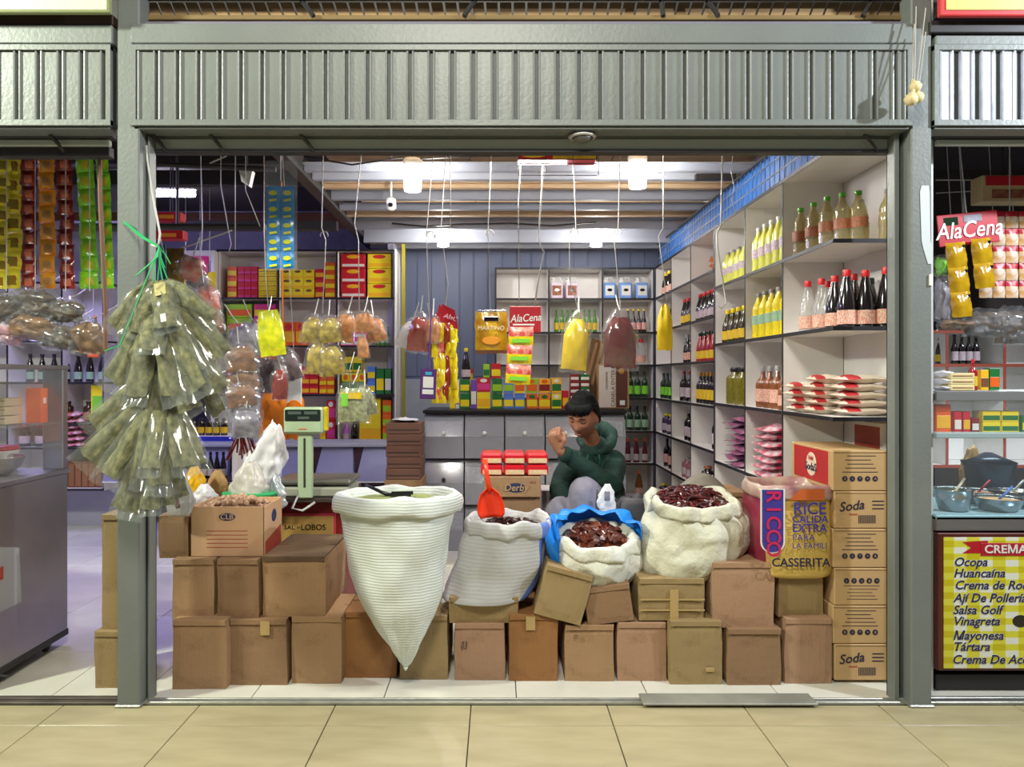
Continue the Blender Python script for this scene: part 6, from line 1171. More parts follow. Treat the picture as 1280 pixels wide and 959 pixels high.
def lump(name, label, px, py1, wpx, hpx, D, m, sy=.6, seed=1, amp=.16, cat='bag', parts=None, lean=0):
    s_ = S(D); w_ = wpx/s_/2; h = hpx/s_; t = T(name, label, cat, P(px, py1, D)); q = MB(); n = 44; nz = 26; vs = []
    for j in range(nz+1):
        v = j/nz; prof = (math.sin(PI*min(1, .12+.80*v))**.6)*(1-.5*v)
        for k in range(n):
            a = 2*PI*k/n; c, s2 = math.cos(a), math.sin(a); d = 1+noise.noise(Vector((c*1.8+seed, s2*1.8, v*3)))*amp*2.6-abs(noise.noise(Vector((c*3.5+seed, s2*3.5, v*4))))*amp*2.2+noise.noise(Vector((c*7+seed, s2*7, v*10)))*amp*.7
            vs.append((w_*prof*d*c+lean*v*h, w_*sy*prof*d*s2, h*v*(1+noise.noise(Vector((c+seed, s2, 5)))*amp)))
    q.add(vs, [(j*n+k, j*n+(k+1) % n, (j+1)*n+(k+1) % n, (j+1)*n+k) for j in range(nz) for k in range(n)]+[tuple(range(n))[::-1], tuple(nz*n+k for k in range(n))]); q.build('bag_body', m, t, True); return t
M_wbag = mat('white_plastic', (226, 224, 226), .4, 0, .04, 6, .4, 18, coat=.2); M_gbag = mat('grey_white_plastic', (176, 172, 172), .45, 0, .06, 6, .4, 18); M_cbag = mat('clear_grey_plastic', (196, 190, 180), .35, 0, .08, 8, .4, 18, coat=.3); M_ybag = mat('yellow_plastic_bag', (250, 190, 16), .35, 0, .05, 8, .3, 16)
lump('plastic_bag', 'tall white plastic bag leaning left of the scale', 318, 622, 66, 92, 4.3, M_wbag, .6, 3, .17, lean=.28)
t = lump('plastic_bag', 'clear greyish bag with green band on the nut box', 312, 634, 62, 56, 3.98, M_cbag, .6, 9, .12); 
MB().lathe([(.035, .145), (.045, .148), (.055, .145)], 20, sx=1, sy=.6).lathe([(.065, .142), (.072, .144), (.08, .141)], 20, sx=1, sy=.6).build('green_band', M_rib, t)
lump('plastic_bag', 'bright yellow plastic bag behind the walnuts', 244, 622, 32, 40, 4.0, M_ybag, .7, 5, .15); lump('plastic_bag', 'tan paper bag behind the walnuts', 272, 626, 40, 38, 4.1, mat('tan_bag', (170, 132, 80), .6, 0, .1, 8), .6, 8, .1)
t = lump('plastic_bag', 'white bag with a red spot between the yellow bag and walnuts', 256, 636, 44, 30, 3.92, M_wbag, .6, 14, .14); MB().lathe([(0, .018), (.003, .014)], 12).build('red_spot', c_red, t, rot=(PI/2, 0, 0), loc=(-.045, -.062, .055))
t = lump('plastic_bag', 'grey plastic bag with orange print beside the left post', 224, 645, 44, 58, 3.55, M_gbag, .35, 17, .1); MB().add([(-.02, -.062, .16), (.01, -.062, .17), (.035, -.07, .05), (.015, -.07, .045)], [(3, 2, 1, 0)]).build('print', mat('bag_print', (196, 70, 50), .5, 0, 0, 20, rgb2=(60, 50, 50)), t)
lump('plastic_bag', 'crumpled foil like bag right of the clear bag', 345, 636, 34, 40, 4.05, mat('foil_bag', (206, 210, 212), .2, .3, .1, 10, .5, 24), .6, 27, .2)
# boxes right of the left counter (brown piled trays) and centre goods
for k in range(5):
    t = T('brown_tray', 'flat brown carton, %s from the bottom of the pile left of the bins' % ORD[k], 'carton', (X(504, 5.6)+.006*(k % 2), 5.6, Z(600, 5.6)+.085*k), 0, 'flat brown cartons beside the bins'); MB().bbox(-.13, .13, 0, .3, .001, .083, .004).build('carton_body', mat('tray_brown', (112, 78, 62), .7, 0, .1, 6), t); MB().bbox(-.12, .12, -.003, 0, .03, .036, .001).build('slot', M_dark, t)
pbk = T('carton', 'tall plain carton supporting the flat brown cartons', 'carton', (X(504, 5.6), 5.6, 0)); MB().bbox(-.14, .14, 0, .32, 0, Z(600, 5.6)-.001, .004).build('carton_body', CM[1], pbk); MB().box(-.14, .14, -.002, 0, .3, .305).build('seam', M_carton_dark, pbk)
t = T('packet', 'white folded packet on top of the flat brown cartons', 'packet', (X(504, 5.6), 5.72, Z(600, 5.6)+.426)); link('packet', pouch_mesh('wpk', M_wbag, .2, .2, .03, 6, 6, .01, 1, 1, 3), t, (0, .1, .016), (PI/2, 0, PI))
# centre: cracker packs on a printed carton
D = 4.05; s_ = S(D); zc = Z(622, D)
t = T('printed_carton', 'tan carton with blue oval print under the cracker packs', 'carton', (X(641, D), D, zc)); MB().bbox(-36/s_, 35/s_, 0, .26, 0, 26/s_, .004).build('carton_body', CM[0], t); MB().lathe([(0, .052), (.002, .05)], 20, sx=1, sy=.5).build('oval_badge', M_logo, t, rot=(PI/2, 0, 0), loc=(4/s_, 0, 12/s_)); text('Derby', t, (4/s_, -.004, 12/s_), .05, M_soda, shear=.15, off=.0004); text('65.2', t, (25/s_, -.002, 19/s_), .018, mat('print_red', (168, 84, 64)))
sp_ = T('carton', 'plain carton below the printed tan carton', 'carton', (X(641, D), D+.0, 0)); MB().bbox(-36/s_, 35/s_, 0.02, .28, 0, zc-.001, .004).build('carton_body', CM[1], sp_); MB().box(-.15, .15, .018, .02, .3, .304).build('seam', M_carton_dark, sp_)
M_crk = mat('cracker_front', (214, 178, 130), .5, 0, 0, 26, rgb2=(232, 206, 170))
for j in range(2):
    for i in range(3):
        w_ = 28/s_; h = 14.2/s_; t = T('cracker_pack', 'red cracker pack with cream band, %s row, %s' % (['lower', 'upper'][j], ['left', 'middle', 'right'][i]), 'crackers', (X(614.5+28.7*i, D), D+.02, Z(595.8, D)+j*(h+.001)), 0, 'red cracker packs beside the man')
        MB().bbox(-w_/2+.001, w_/2-.001, 0, .2, 0.001, h, .012).build('pack', mat('cracker_red', (206, 30, 42), .3, coat=.3), t); MB().bbox(-w_/2+.012, w_/2-.008, -.003, 0, .008, h*.55, .002).build('cream_band', M_crk, t)
t = T('grey_box', 'pale grey box behind the cracker packs beside the man', 'box', (X(688, 4.3), 4.32, 0)); MB().bbox(-11/S(4.3), 11/S(4.3), 0, .2, 0, Z(613, 4.3), .006).build('box_body', mat('pale_grey', (178, 170, 168), .6), t); MB().box(-.03, .03, -.002, 0, .3, .33).build('slot', M_dark, t)
t = T('paper_bag', 'small crumpled white bag beside the seated man', 'bag', P(757, 640, 4.0)); me = lump('x', 'x', 759, 643, 30, 36, 3.99, M_wbag, .4, 41, .14); me.name = 'paper_cone'; me['label'] = 'small crumpled white bag standing beside the man\'s knee'; bpy.data.objects.remove(t)
q = MB().bbox(-.018, .012, -.003, .003, -.02, .03, .002).build('grey_print', M_grs, me, loc=(-.005, -.055, .10))
# grey cloth / shoe by chili sack
t = T('grey_cloth', 'grey folded bag with faint print behind the chili sack', 'cloth', P(890, 606, 4.1)); q = MB(); n = 14; vs = []
for i in range(n+1):
    for j in range(n+1):
        u, v = i/n, j/n; vs.append((-.16+.36*u, .12*v+.05*u, .11*math.sin(PI*min(1, u*1.1))*(.4+.6*v)-.03+noise.noise(Vector((u*4, v*4, 2)))*.02-.08*u))
q.add(vs, [(i*(n+1)+j, (i+1)*(n+1)+j, (i+1)*(n+1)+j+1, i*(n+1)+j+1) for i in range(n) for j in range(n)]); o = q.build('cloth', mat('grey_cloth', (122, 116, 106), .7, 0, .06, 8), t, True); md = o.modifiers.new('s', 'SOLIDIFY'); md.thickness = .01
# ------------------------------------------------------------------ right stall
XR0 = X(1168, 3.45)
t = T('display_counter', 'glass display counter with lit sauces and menu board on its front', 'counter', (2.9, 3.44, 0)); ox = 2.9
def rb(px0, px1, y0, y1, D, dp, nm, m, b=.003, par=None): 
    return MB().bbox(X(px0, D)-ox, X(px1, D)-ox, D-3.44, D-3.44+dp, max(0, Z(y1, D)), Z(y0, D), b).build(nm, m, par or t)
M_mah = mat('mahogany', (84, 30, 22), .35, 0, .15, 6, coat=.3)
rb(1170, 1600, 665, 838, 3.45, .5, 'cabinet_front', M_mah); rb(1170, 1600, 646, 664, 3.44, .56, 'counter_edge', M_steel); rb(1170, 1600, 843, 868, 3.48, .5, 'plinth', M_dark)
q = MB(); q.bbox(X(1170, 3.44)-ox, X(1600, 3.44)-ox, 0, .03, Z(650, 3.44), Z(644, 3.44), .002).build('bright_rim', mat('rim_cyan', (170, 214, 224), .25, .3), t)
rb(1170, 1600, 541, 548, 3.44, .34, 'glass_shelf', mat('shelf_rim', (176, 196, 196), .3, .3)); rb(1170, 1600, 489, 501, 3.46, .40, 'top_shelf', mat('top_rim', (150, 150, 150), .35, .5))
MB().add([(X(1170, 3.44)-ox, .004, Z(644, 3.44)), (X(1600, 3.44)-ox, .004, Z(644, 3.44)), (X(1600, 3.44)-ox, .03, Z(501, 3.46)), (X(1170, 3.44)-ox, .03, Z(501, 3.46))], [(0, 1, 2, 3)]).build('glass_pane', M_glass, t)
MB().bbox(X(1170, 3.44)-ox, X(1600, 3.44)-ox, .03, .54, Z(646, 3.44)-.006, Z(646, 3.44)+.004, .002).build('display_floor', mat('lit_floor', (170, 206, 214), .4), t)
# menu board
mbx = T('menu_board', 'yellow checked menu board listing sauces under the glass counter', 'sign', (2.9, 3.425, 0)); s_ = S(3.42)
def mx(px): return X(px, 3.42)-2.9
def mz_(py): return Z(py, 3.42)
MB().bbox(mx(1173), mx(1600), .0, .02, mz_(839), mz_(667), .003).build('frame', M_mah, mbx)
m_ = bpy.data.materials.new('check_print'); m_.use_nodes = True; nt = m_.node_tree; bs_ = nt.nodes['Principled BSDF']; bs_.inputs['Roughness'].default_value = .4
tc = nt.nodes.new('ShaderNodeTexCoord'); sep = nt.nodes.new('ShaderNodeSeparateXYZ'); nt.links.new(tc.outputs['Object'], sep.inputs[0])
def band(ax, sc_):
    a = nt.nodes.new('ShaderNodeMath'); a.operation = 'MULTIPLY'; a.inputs[1].default_value = sc_; nt.links.new(sep.outputs[ax], a.inputs[0]); b_ = nt.nodes.new('ShaderNodeMath'); b_.operation = 'FRACT'; nt.links.new(a.outputs[0], b_.inputs[0]); c_ = nt.nodes.new('ShaderNodeMath'); c_.operation = 'GREATER_THAN'; c_.inputs[1].default_value = .5; nt.links.new(b_.outputs[0], c_.inputs[0]); return c_
b1, b2 = band(0, 8.5), band(2, 17); ad = nt.nodes.new('ShaderNodeMath'); ad.operation = 'ADD'; nt.links.new(b1.outputs[0], ad.inputs[0]); nt.links.new(b2.outputs[0], ad.inputs[1]); dv = nt.nodes.new('ShaderNodeMath'); dv.operation = 'MULTIPLY'; dv.inputs[1].default_value = .5; nt.links.new(ad.outputs[0], dv.inputs[0])
cr = nt.nodes.new('ShaderNodeValToRGB'); cr.color_ramp.interpolation = 'CONSTANT'; cr.color_ramp.elements[0].color = (*lin((226, 228, 214)), 1); cr.color_ramp.elements[1].position = .4; cr.color_ramp.elements[1].color = (*lin((214, 210, 60)), 1); e = cr.color_ramp.elements.new(.8); e.color = (*lin((196, 184, 20)), 1)
nt.links.new(dv.outputs[0], cr.inputs[0]); nt.links.new(cr.outputs[0], bs_.inputs['Base Color'])
MB().bbox(mx(1180), mx(1600), -.003, .001, mz_(836), mz_(672), .001).build('print_field', m_, mbx)
M_navy = mat('menu_navy', (38, 36, 78), .5); M_halo = mat('menu_halo', (214, 216, 226), .5)
for k, (s2, px, py) in enumerate([('Ocopa', 1192, 703), ('Huancaína', 1192, 717), ('Crema de Rocoto', 1193, 732), ('Ají De Pollería', 1192, 748), ('Salsa Golf', 1191, 763), ('Vinagreta', 1191, 777), ('Mayonesa', 1191, 795), ('Tártara', 1191, 809), ('Crema De Aceituna', 1190, 825)]):
    text(s2, mbx, (mx(px), -.0050, mz_(py)), .056, M_navy, (PI/2, 0, 0), align='LEFT', shear=.25, off=.0007, ext=.0006); text(s2, mbx, (mx(px), -.0035, mz_(py)), .056, M_halo, (PI/2, 0, 0), align='LEFT', shear=.25, off=.0020, ext=.0005, name='lettering_halo')
MB().add([(mx(1203), -.004, mz_(678)), (mx(1235), -.004, mz_(676)), (mx(1235), -.004, mz_(692)), (mx(1203), -.004, mz_(692)), (mx(1214), -.004, mz_(685))], [(0, 4, 3, 2, 1)]).build('ribbon_tail', M_alr, mbx); MB().bbox(mx(1226), mx(1330), -.006, -.002, mz_(695), mz_(679), .001).build('ribbon', M_alr, mbx)
text('CREMAS', mbx, (mx(1230), -.0075, mz_(687)), .052, M_wcap, align='LEFT', off=.001, sx=1.1)
MB().lathe([(0, .03), (.003, .026)], 16, sx=1.3, sy=1).build('dark_oval', M_soy, mbx, rot=(PI/2, 0, 0), loc=(mx(1276), -.002, mz_(777)))
# bowls in the counter
M_bst = mat('bowl_steel2', (150, 156, 160), .2, .9); zf = Z(646, 3.44)+.005
for k, (px, py, D, r_, m_, lab) in enumerate([(1192, 640, 3.58, .085, M_lab_y, 'deep steel bowl of yellow cream nearest the post'), (1248, 643, 3.58, .105, mat('cream_a', (214, 170, 110), .4), 'wide steel pan of pale cream in front'), (1222, 640, 3.80, .10, mat('cream_b', (196, 130, 90), .4, 0, 0, 20, rgb2=(226, 190, 150)), 'pan of orange cream behind the yellow bowl'), (1265, 640, 3.80, .095, mat('cream_c', (206, 196, 150), .4, 0, 0, 20, rgb2=(170, 120, 90)), 'pan of pale cream at the right frame edge'), (1300, 640, 3.62, .09, M_lab_b, 'blue bowl at the right frame edge')]):
    b = T('cream_bowl', lab+' in the glass counter', 'bowl', (X(px, D), D, zf), 0, 'bowls in the glass counter'); h = .10 if k == 0 else .06
    MB().lathe([(0, r_*.6), (.004, r_*.75), (h*.7, r_*.97), (h, r_*1.04), (h+.003, r_*1.08), (h*.96, r_*.98), (h*.3, r_*.8)], 24).build('bowl', M_bst, b, True); MB().lathe([(h*.82, r_*.98), (h*.86, r_*.5), (h*.88, .001)], 20).build('cream', m_, b, True); MB().tube([(.0, .0, h*.8), (r_*.7, .01, h+.05)], .006).build('spoon', [c_wht, c_blu, c_red][k % 3], b, True)
for (px0, px1, y0, y1, body, band_, lab) in [(1170, 1189, 505, 541, c_org, c_gold, 'orange box at the left end'), (1193, 1202, 514, 541, c_red, c_wht, 'slim red packet'), (1204, 1213, 514, 541, c_red, c_gold, 'second slim red packet'), (1215, 1224, 522, 541, c_mar, c_wht, 'short maroon jar box'), (1228, 1251, 514, 541, c_yel, c_grn, 'left yellow tea box'), (1252, 1274, 514, 541, c_yel, c_grn, 'right yellow tea box'), (1277, 1300, 520, 541, c_grn, c_yel, 'green box at the frame edge')]:
    B('tea_box', 1, 1 if px0 not in (1228, 1252) else 2, px0, px1, y0, y1-.3, 3.50, body, band_, lab, 'on the glass shelf of the right stall', dep=.08)
# shelving behind right counter
M_red_e = mat('rust_edge', (146, 62, 40), .5)
un2 = unit('cube_shelving', 'white cube shelving with rusty red edges in the right stall', 'x', 4.7, 5.0, [X(1150, 4.7), X(1184, 4.7), X(1256, 4.7), X(1330, 4.7)], [.9, 1.33, Z(455, 4.7), Z(413, 4.7)], (2.8, 4.7, 0), edge=M_red_e)
brow('beer_bottle', 'dark bottle with round white label', 'in the right stall shelving', 'dark bottles in the right stall', 'beer', M_soy, M_lab_p, M_soy, [(X(1193+9*i, 4.8), 4.80) for i in range(4)], Z(455, 4.7), .19, .022)
bottle('cola_bottle', (X(1175, 4.78), 4.78, Z(455, 4.7)), .17, .028, 'sauce', M_soy, M_lab_y, M_red, 'dark bottle with yellow label by the post in the right stall', 'dark bottles in the right stall')
bottle('ketchup_bottle', (X(1216, 3.6), 3.6, Z(489, 3.46)+.001), .15, .02, 'wine', M_ketch, M_lab_y, M_red, 'slim red sauce bottle on the right counter top', 'right counter bottles')
for k in range(3): b = T('paper_box', 'pale yellow takeout box, %s of the stack on the right counter top' % ['bottom', 'middle', 'top'][k], 'box', (X(1196, 3.6), 3.6, Z(489, 3.46)+.001+.028*k), 0, 'takeout boxes on the right counter'); MB().bbox(-.06, .055, -.05, .05, 0, .027, .003).build('box_body', mat('pale_yellow_box', (222, 206, 150), .6), b); MB().box(-.05, .045, -.052, -.05, .011, .015).build('seam', M_lab_br, b)
for k in range(3): b = T('napkin_pack', 'white crumpled packet by the right post, %s' % ['bottom', 'middle', 'top'][k], 'packet', (X(1176, 3.62), 3.6, Z(489, 3.46)+.012+.035*k), 0, 'white packets on the right counter'); link('packet', pouch_mesh('wpk2', M_wbag, .07, .1, .03, 6, 6, .006, 1, 1, 7), b, (0, .05, 0), (PI/2, 0, PI))
B('spice_box', 1, 1, 1226, 1236, 462, 488, 3.6, c_gold, c_brn, 'amber jar box', 'on the right counter top', dep=.05); B('spice_box', 1, 1, 1237, 1250, 460, 488, 3.6, c_grn, c_org, 'green and orange box', 'on the right counter top', dep=.05)
# hanging sachets AlaCena right
D = 3.75; t = T('sachet_card', 'large crimson card with white script and yellow sachets, right stall', 'sachets', P(1208, 266, D), rot=(0, -.10, 0)); s_ = S(D)
MB().bbox(-38/s_, 38/s_, -.003, .003, -40/s_, 0, .003).build('card', M_alr, t); text('AlaCena', t, (0, -.006, -22/s_), .115, M_wcap, (PI/2, 0, 0), shear=.25, off=.0008, ext=.001, sx=.85); MB().bbox(-30/s_, -12/s_, -.005, -.002, -14/s_, -4/s_, .001).build('green_mark', M_dgr, t); MB().bbox(-5/s_, 18/s_, -.005, -.002, -12/s_, -3/s_, .001).build('grey_mark', M_grs, t)
ya = pouch_mesh('yas', [mat('amber_sachet', (200, 160, 20), .2, 0, 0, 10, rgb2=(160, 120, 10), coat=.5), M_soy], 25/s_, 31/s_, .035, 8, 8, .008, 1, 1, 3, .05, mfun=lambda u, v, s: 1 if (.68 < u < .9 and .02 < v < .14) else 0)
for k in range(3): link('sachet', ya, t, (-21/s_, -.02, -(36+31*k)/s_))
for k in range(2): link('sachet', ya, t, (11/s_, -.02, -(34+31*k)/s_))
MB().tube([(0, 0, 0), (0, 0, 3.1-t.location.z)], .003).build('string', M_wire, t)
t = T('sachet_sheet', 'sheet of small white and red sachets in five rows, right stall', 'sachets', P(1262, 264, 3.82)); s_ = S(3.82)
wsm = pouch_mesh('ws', [mat('white_sachet', (222, 214, 206), .3, 0, 0, 24, rgb2=(210, 150, 60), coat=.3), M_alr], 15.5/s_, 21/s_, .02, 6, 6, .004, 1, 1, 3, .05, mfun=lambda u, v, s: 1 if v < .22 else 0)
for r_ in range(5):
    for c_ in range(5): link('sachet', wsm, t, ((-30+16.5*c_)/s_, 0, -(r_*21.8)/s_), (0, 0, rnd.uniform(-.1, .1)))
MB().tube([(0, 0, 0), (0, 0, 3.1-t.location.z)], .003).build('string', M_wire, t)
t = T('display_box', 'red and cream printed box hanging high in the right stall', 'box', P(1262, 252, 3.9)); s_ = S(3.9); MB().bbox(-34/s_, 50/s_, 0, .1, 0, 33/s_, .003).build('carton', mat('cream_print2', (206, 180, 130), .5), t); MB().bbox(-30/s_, 50/s_, -.003, 0, 20/s_, 32/s_, .002).build('red_band', c_red, t); MB().bbox(-22/s_, 50/s_, -.004, -.001, 4/s_, 15/s_, .001).build('brown_band', M_lab_br, t); MB().tube([(0, .05, .1), (0, .05, 3.1-t.location.z)], .004).build('hanger', M_dark, t)
for k, (px, y0, y1, w_, m_) in enumerate([(1178, 340, 400, 20, M_grs), (1235, 385, 420, 60, M_dkb), (1265, 382, 430, 44, M_dkb), (1200, 398, 412, 50, M_brd), (1177, 318, 345, 16, M_lab_g)]):
    hang('dried_bag', ['grey clear bag beside the right post', 'dark crinkled bag under the yellow sachets', 'dark shiny bag at the right frame edge', 'brown flat packet over the rusty edged shelving', 'small green bag beside the right post'][k]+', right stall', px, y0, y1, w_, 3.85, m_, .08, None, top=.6, cr=.03)
t = T('bag_wire', 'thin rack and wires hanging in the dark right stall', 'wire', P(1205, 225, 4.0)); q = MB(); s_ = S(4.0)
q.tube([(-35/s_, 0, 0), (60/s_, 0, 0)], .004).tube([(-35/s_, 0, -.07), (10/s_, 0, -.06)], .003).tube([(0, 0, 0), (0, 0, -.18)], .004)
for dx in (-27, -12, 25, 50): q.tube([(dx/s_, 0, 3.1-t.location.z), (dx/s_, -.1, -.5)], .0025)
q.build('wire', M_wire, t)
t = T('stew_pot', 'dark pots and brown paper on the shelf behind the glass', 'pot', (X(1262, 3.95), 4.12, zf)); MB().lathe([(0, .10), (.01, .12), (.16, .13), (.17, .135)], 20).build('pot', mat('pot_dark', (50, 56, 70), .3, .4), t, True); MB().lathe([(.17, .135), (.2, .06), (.22, .02)], 16).build('lid', mat('pot_dark', (50, 56, 70)), t, True)
t = T('paper_bag', 'crumpled brown paper bag behind the glass', 'bag', (X(1215, 4.1), 4.15, zf)); lb = lump('x', 'x', 1215, 620, 40, 56, 4.15, mat('tan_bag', (170, 132, 80)), .5, 61, .15); lb.name = 'paper_bag'; lb['label'] = 'crumpled brown paper bag behind the glass of the right counter'; lb.location.z = zf; bpy.data.objects.remove(t)
# ------------------------------------------------------------------ the seated man
def Q(px, py, D): return P(px, py, D)
def skin(verts, edges, root=0, sub=2):
    """chain of overlapping ellipsoids along tapered limbs; the voxel remesh later fuses them into one surface"""
    q = MB(); N = 14; NZ = 9
    def ell(c, rx, ry, rz):
        vs = []
        for j in range(NZ+1):
            p = PI*j/NZ
            for k in range(N): a = 2*PI*k/N; vs.append((c.x+rx*math.sin(p)*math.cos(a), c.y+ry*math.sin(p)*math.sin(a), c.z+rz*math.cos(p)))
        q.add(vs, [(j*N+k, (j+1)*N+k, (j+1)*N+(k+1) % N, j*N+(k+1) % N) for j in range(NZ) for k in range(N)])
    R_ = lambda r: r if isinstance(r, tuple) else (r, r)
    for (i, j) in edges:
        p, q_ = verts[i][0], verts[j][0]; ra, rb_ = R_(verts[i][1]), R_(verts[j][1]); L = (q_-p).length; n = max(2, int(L/(min(ra[0], ra[1], rb_[0], rb_[1])*.38))+1)
        for k in range(n+1):
            t_ = k/n; rx = ra[0]+(rb_[0]-ra[0])*t_; ry = ra[1]+(rb_[1]-ra[1])*t_; ell(p.lerp(q_, t_), rx, ry, (rx+ry)/2)
    return q.v, q.f
def remesh(mb, vox, name, m, parent, smooth_it=2, disp=None):
    me = mb.mesh(name, m, True); o = bpy.data.objects.new(name, me); COL.objects.link(o)
    r = o.modifiers.new('r', 'REMESH'); r.mode = 'VOXEL'; r.voxel_size = vox; r.use_smooth_shade = True
    sm_ = o.modifiers.new('c', 'SMOOTH'); sm_.iterations = smooth_it; sm_.factor = .5
    dg = bpy.context.evaluated_depsgraph_get(); me2 = bpy.data.meshes.new_from_object(o.evaluated_get(dg)); bpy.data.objects.remove(o)
    if disp:
        for v in me2.vertices: n_ = v.normal; v.co += n_*disp(v.co)
    me2.name = name; me2.materials.clear(); me2.materials.append(m); me2.polygons.foreach_set('use_smooth', [True]*len(me2.polygons))
    return link(name, me2, parent)
man0 = Q(745, 640, 4.45); man0.z = 0
man = T('person', 'seated man in dark green hoodie and grey trousers, fist raised to chin', 'person', man0)
def L_(px, py, D): return Q(px, py, D)-man0
M_skin = mat('skin', (150, 100, 74), .55, 0, .04, 20); M_hair = mat('hair', (9, 8, 12), .7, 0, .2, 60, .6, 120, sx=(1, 1, .3), spec=.2); M_hood = mat('green_hoodie', (8, 46, 37), .85, 0, .1, 8, .3, 50); M_trs = mat('grey_trousers', (132, 128, 142), .85, 0, .06, 8, .3, 40)
pel = L_(752, 652, 4.48); che = L_(748, 598, 4.42); nb = L_(744, 560, 4.34); hd = L_(729, 521, 4.22)
shL = L_(768, 578, 4.36); elL = L_(765, 607, 4.16); wrL = L_(700, 564, 4.08); hdL = L_(692, 545, 4.07)
shR = L_(714, 576, 4.38); elR = L_(699, 612, 4.26); wrR = L_(708, 646, 4.12)
hipL = pel+Vector((.09, -.02, -.01)); knL = L_(730, 616, 4.06); ftL = Vector((knL.x-.02, knL.y+.02, .06))
hipR = pel+Vector((-.09, -.02, -.01)); knR = L_(700, 640, 4.10); ftR = Vector((knR.x-.03, knR.y+.05, .06))
# --- body: one continuous skin coloured surface
b = MB()
vs = [(pel, (.12, .10)), ((pel+che)/2, .10), (che, (.11, .09)), (nb, .046), (nb*.55+hd*.45, .046), (shL, .05), (elL, .04), (wrL, .026), (shR, .05), (elR, .04), (wrR, .026), (hipL, .08), (knL, .055), (ftL+Vector((0, .0, .03)), .035), (ftL+Vector((0, -.14, -.02)), .03), (hipR, .08), (knR, .055), (ftR+Vector((0, 0, .03)), .035), (ftR+Vector((0, -.14, -.02)), .03)]
b.add(*skin(vs, [(0, 1), (1, 2), (2, 3), (3, 4), (2, 5), (5, 6), (6, 7), (2, 8), (8, 9), (9, 10), (0, 11), (11, 12), (12, 13), (13, 14), (0, 15), (15, 16), (16, 17), (17, 18)]))
# head
HR = Matrix.Rotation(math.radians(-30), 3, 'Z') @ Matrix.Rotation(math.radians(24), 3, 'X') @ Matrix.Rotation(math.radians(6), 3, 'Y')
HS = 1.06
def hp(x, y, z): return hd+HR @ (Vector((x, y, z))*HS)
vs = []; fs = []; NU, NV = 48, 40
def g_(x, c, s_): return math.exp(-((x-c)/s_)**2)
for j in range(NV+1):
    v = j/NV; ph = PI*v; z = math.cos(ph); rr_ = math.sin(ph)
    for k in range(NU):
        a = 2*PI*k/NU; fx, fy = math.sin(a), -math.cos(a)       # a=0 faces -Y
        front = max(0, -fy)
        X_ = .074*rr_*fx; Y_ = .092*rr_*fy; Z_ = .118*z
        if z < 0: X_ *= 1-.30*(-z)**1.3; Y_ *= (1-.10*(-z)) if fy < 0 else (1-.35*(-z)**1.2)
        zz__ = Z_; u = X_/.074
        if fy < 0:
            Y_ = max(Y_, -.088)
            Y_ += -.020*g_(zz__, -.028, .017)*g_(u, 0, .20)*front        # nose tip
            Y_ += -.012*g_(zz__, -.006, .025)*g_(u, 0, .16)*front        # bridge
            Y_ += .010*(g_(u, .42, .22)+g_(u, -.42, .22))*g_(zz__, .010, .013)  # eye sockets
            Y_ += -.005*g_(zz__, .030, .010)*g_(u, 0, .7)*front        # brow
            Y_ += -.006*g_(zz__, -.060, .008)*g_(u, 0, .30)*front        # lips
            Y_ += -.008*g_(zz__, -.098, .014)*g_(u, 0, .35)*front        # chin
            Y_ += -.004*(g_(u, .6, .25)+g_(u, -.6, .25))*g_(zz__, -.02, .02)   # cheekbones
        vs.append(hp(X_, Y_, Z_))
for j in range(NV):
    for k in range(NU): fs.append((j*NU+k, (j+1)*NU+k, (j+1)*NU+(k+1) % NU, j*NU+(k+1) % NU))
b.add(vs, fs)
for sx in (-1, 1):      # ears
    q = MB().lathe([(-.007, .002), (-.006, .018), (.003, .020), (.006, .012), (.007, .002)], 12, sx=1, sy=.62); R_ = Matrix.Rotation(sx*math.radians(72), 3, 'Z') @ Matrix.Rotation(PI/2, 3, 'X')
    b.add([hp(*(Vector((sx*.074, .008, -.012))+(R_ @ Vector((v[1]*1.0, v[0]*1.5, v[2])))) ) for v in q.v], q.f)
# hands: palm and five separate curled fingers
def hand(w_, ax, palm_n, side, curl=1.0):
    """w_ wrist, ax direction to knuckles, palm_n palm normal, side direction towards the thumb"""
    ax = ax.normalized(); side = (side-ax*side.dot(ax)).normalized(); pn = ax.cross(side) if ax.cross(side).dot(palm_n) > 0 else -ax.cross(side)
    kn_ = w_+ax*.085
    V = [(w_, .024), (w_+ax*.035, (.034, .020)), (w_+ax*.062, (.040, .019)), (kn_, (.040, .016))]
    b.add(*skin(V, [(0, 1), (1, 2), (2, 3)], 0, 2))
    for i, (off, L1_, r) in enumerate([(.030, .042, .0095), (.010, .046, .0098), (-.010, .043, .0092), (-.029, .034, .0082)]):
        p0 = w_+ax*.065+side*off; p1 = kn_+side*off*1.02+ax*.004; c1, c2, c3 = [x*curl for x in (.9, 1.75, 1.2)]
        d1 = ax*math.cos(c1)+pn*math.sin(c1); p2 = p1+d1*L1_; d2 = ax*math.cos(c1+c2)+pn*math.sin(c1+c2); p3 = p2+d2*L1_*.62; d3 = ax*math.cos(c1+c2+c3)+pn*math.sin(c1+c2+c3); p4 = p3+d3*L1_*.4
        b.add(*skin([(p0, r*1.2), (p1, r*1.15), (p2, r*1.02), (p3, r*.92), (p4, r*.75)], [(0, 1), (1, 2), (2, 3), (3, 4)], 0, 2))
    t0 = w_+ax*.022+side*.020; t1 = w_+ax*.050+side*.046+pn*.012; t2 = w_+ax*.078+side*.040+pn*.032; t3 = w_+ax*.088+side*.020+pn*.042
    b.add(*skin([(t0, .015), (t1, .0135), (t2, .0115), (t3, .009)], [(0, 1), (1, 2), (2, 3)], 0, 2))
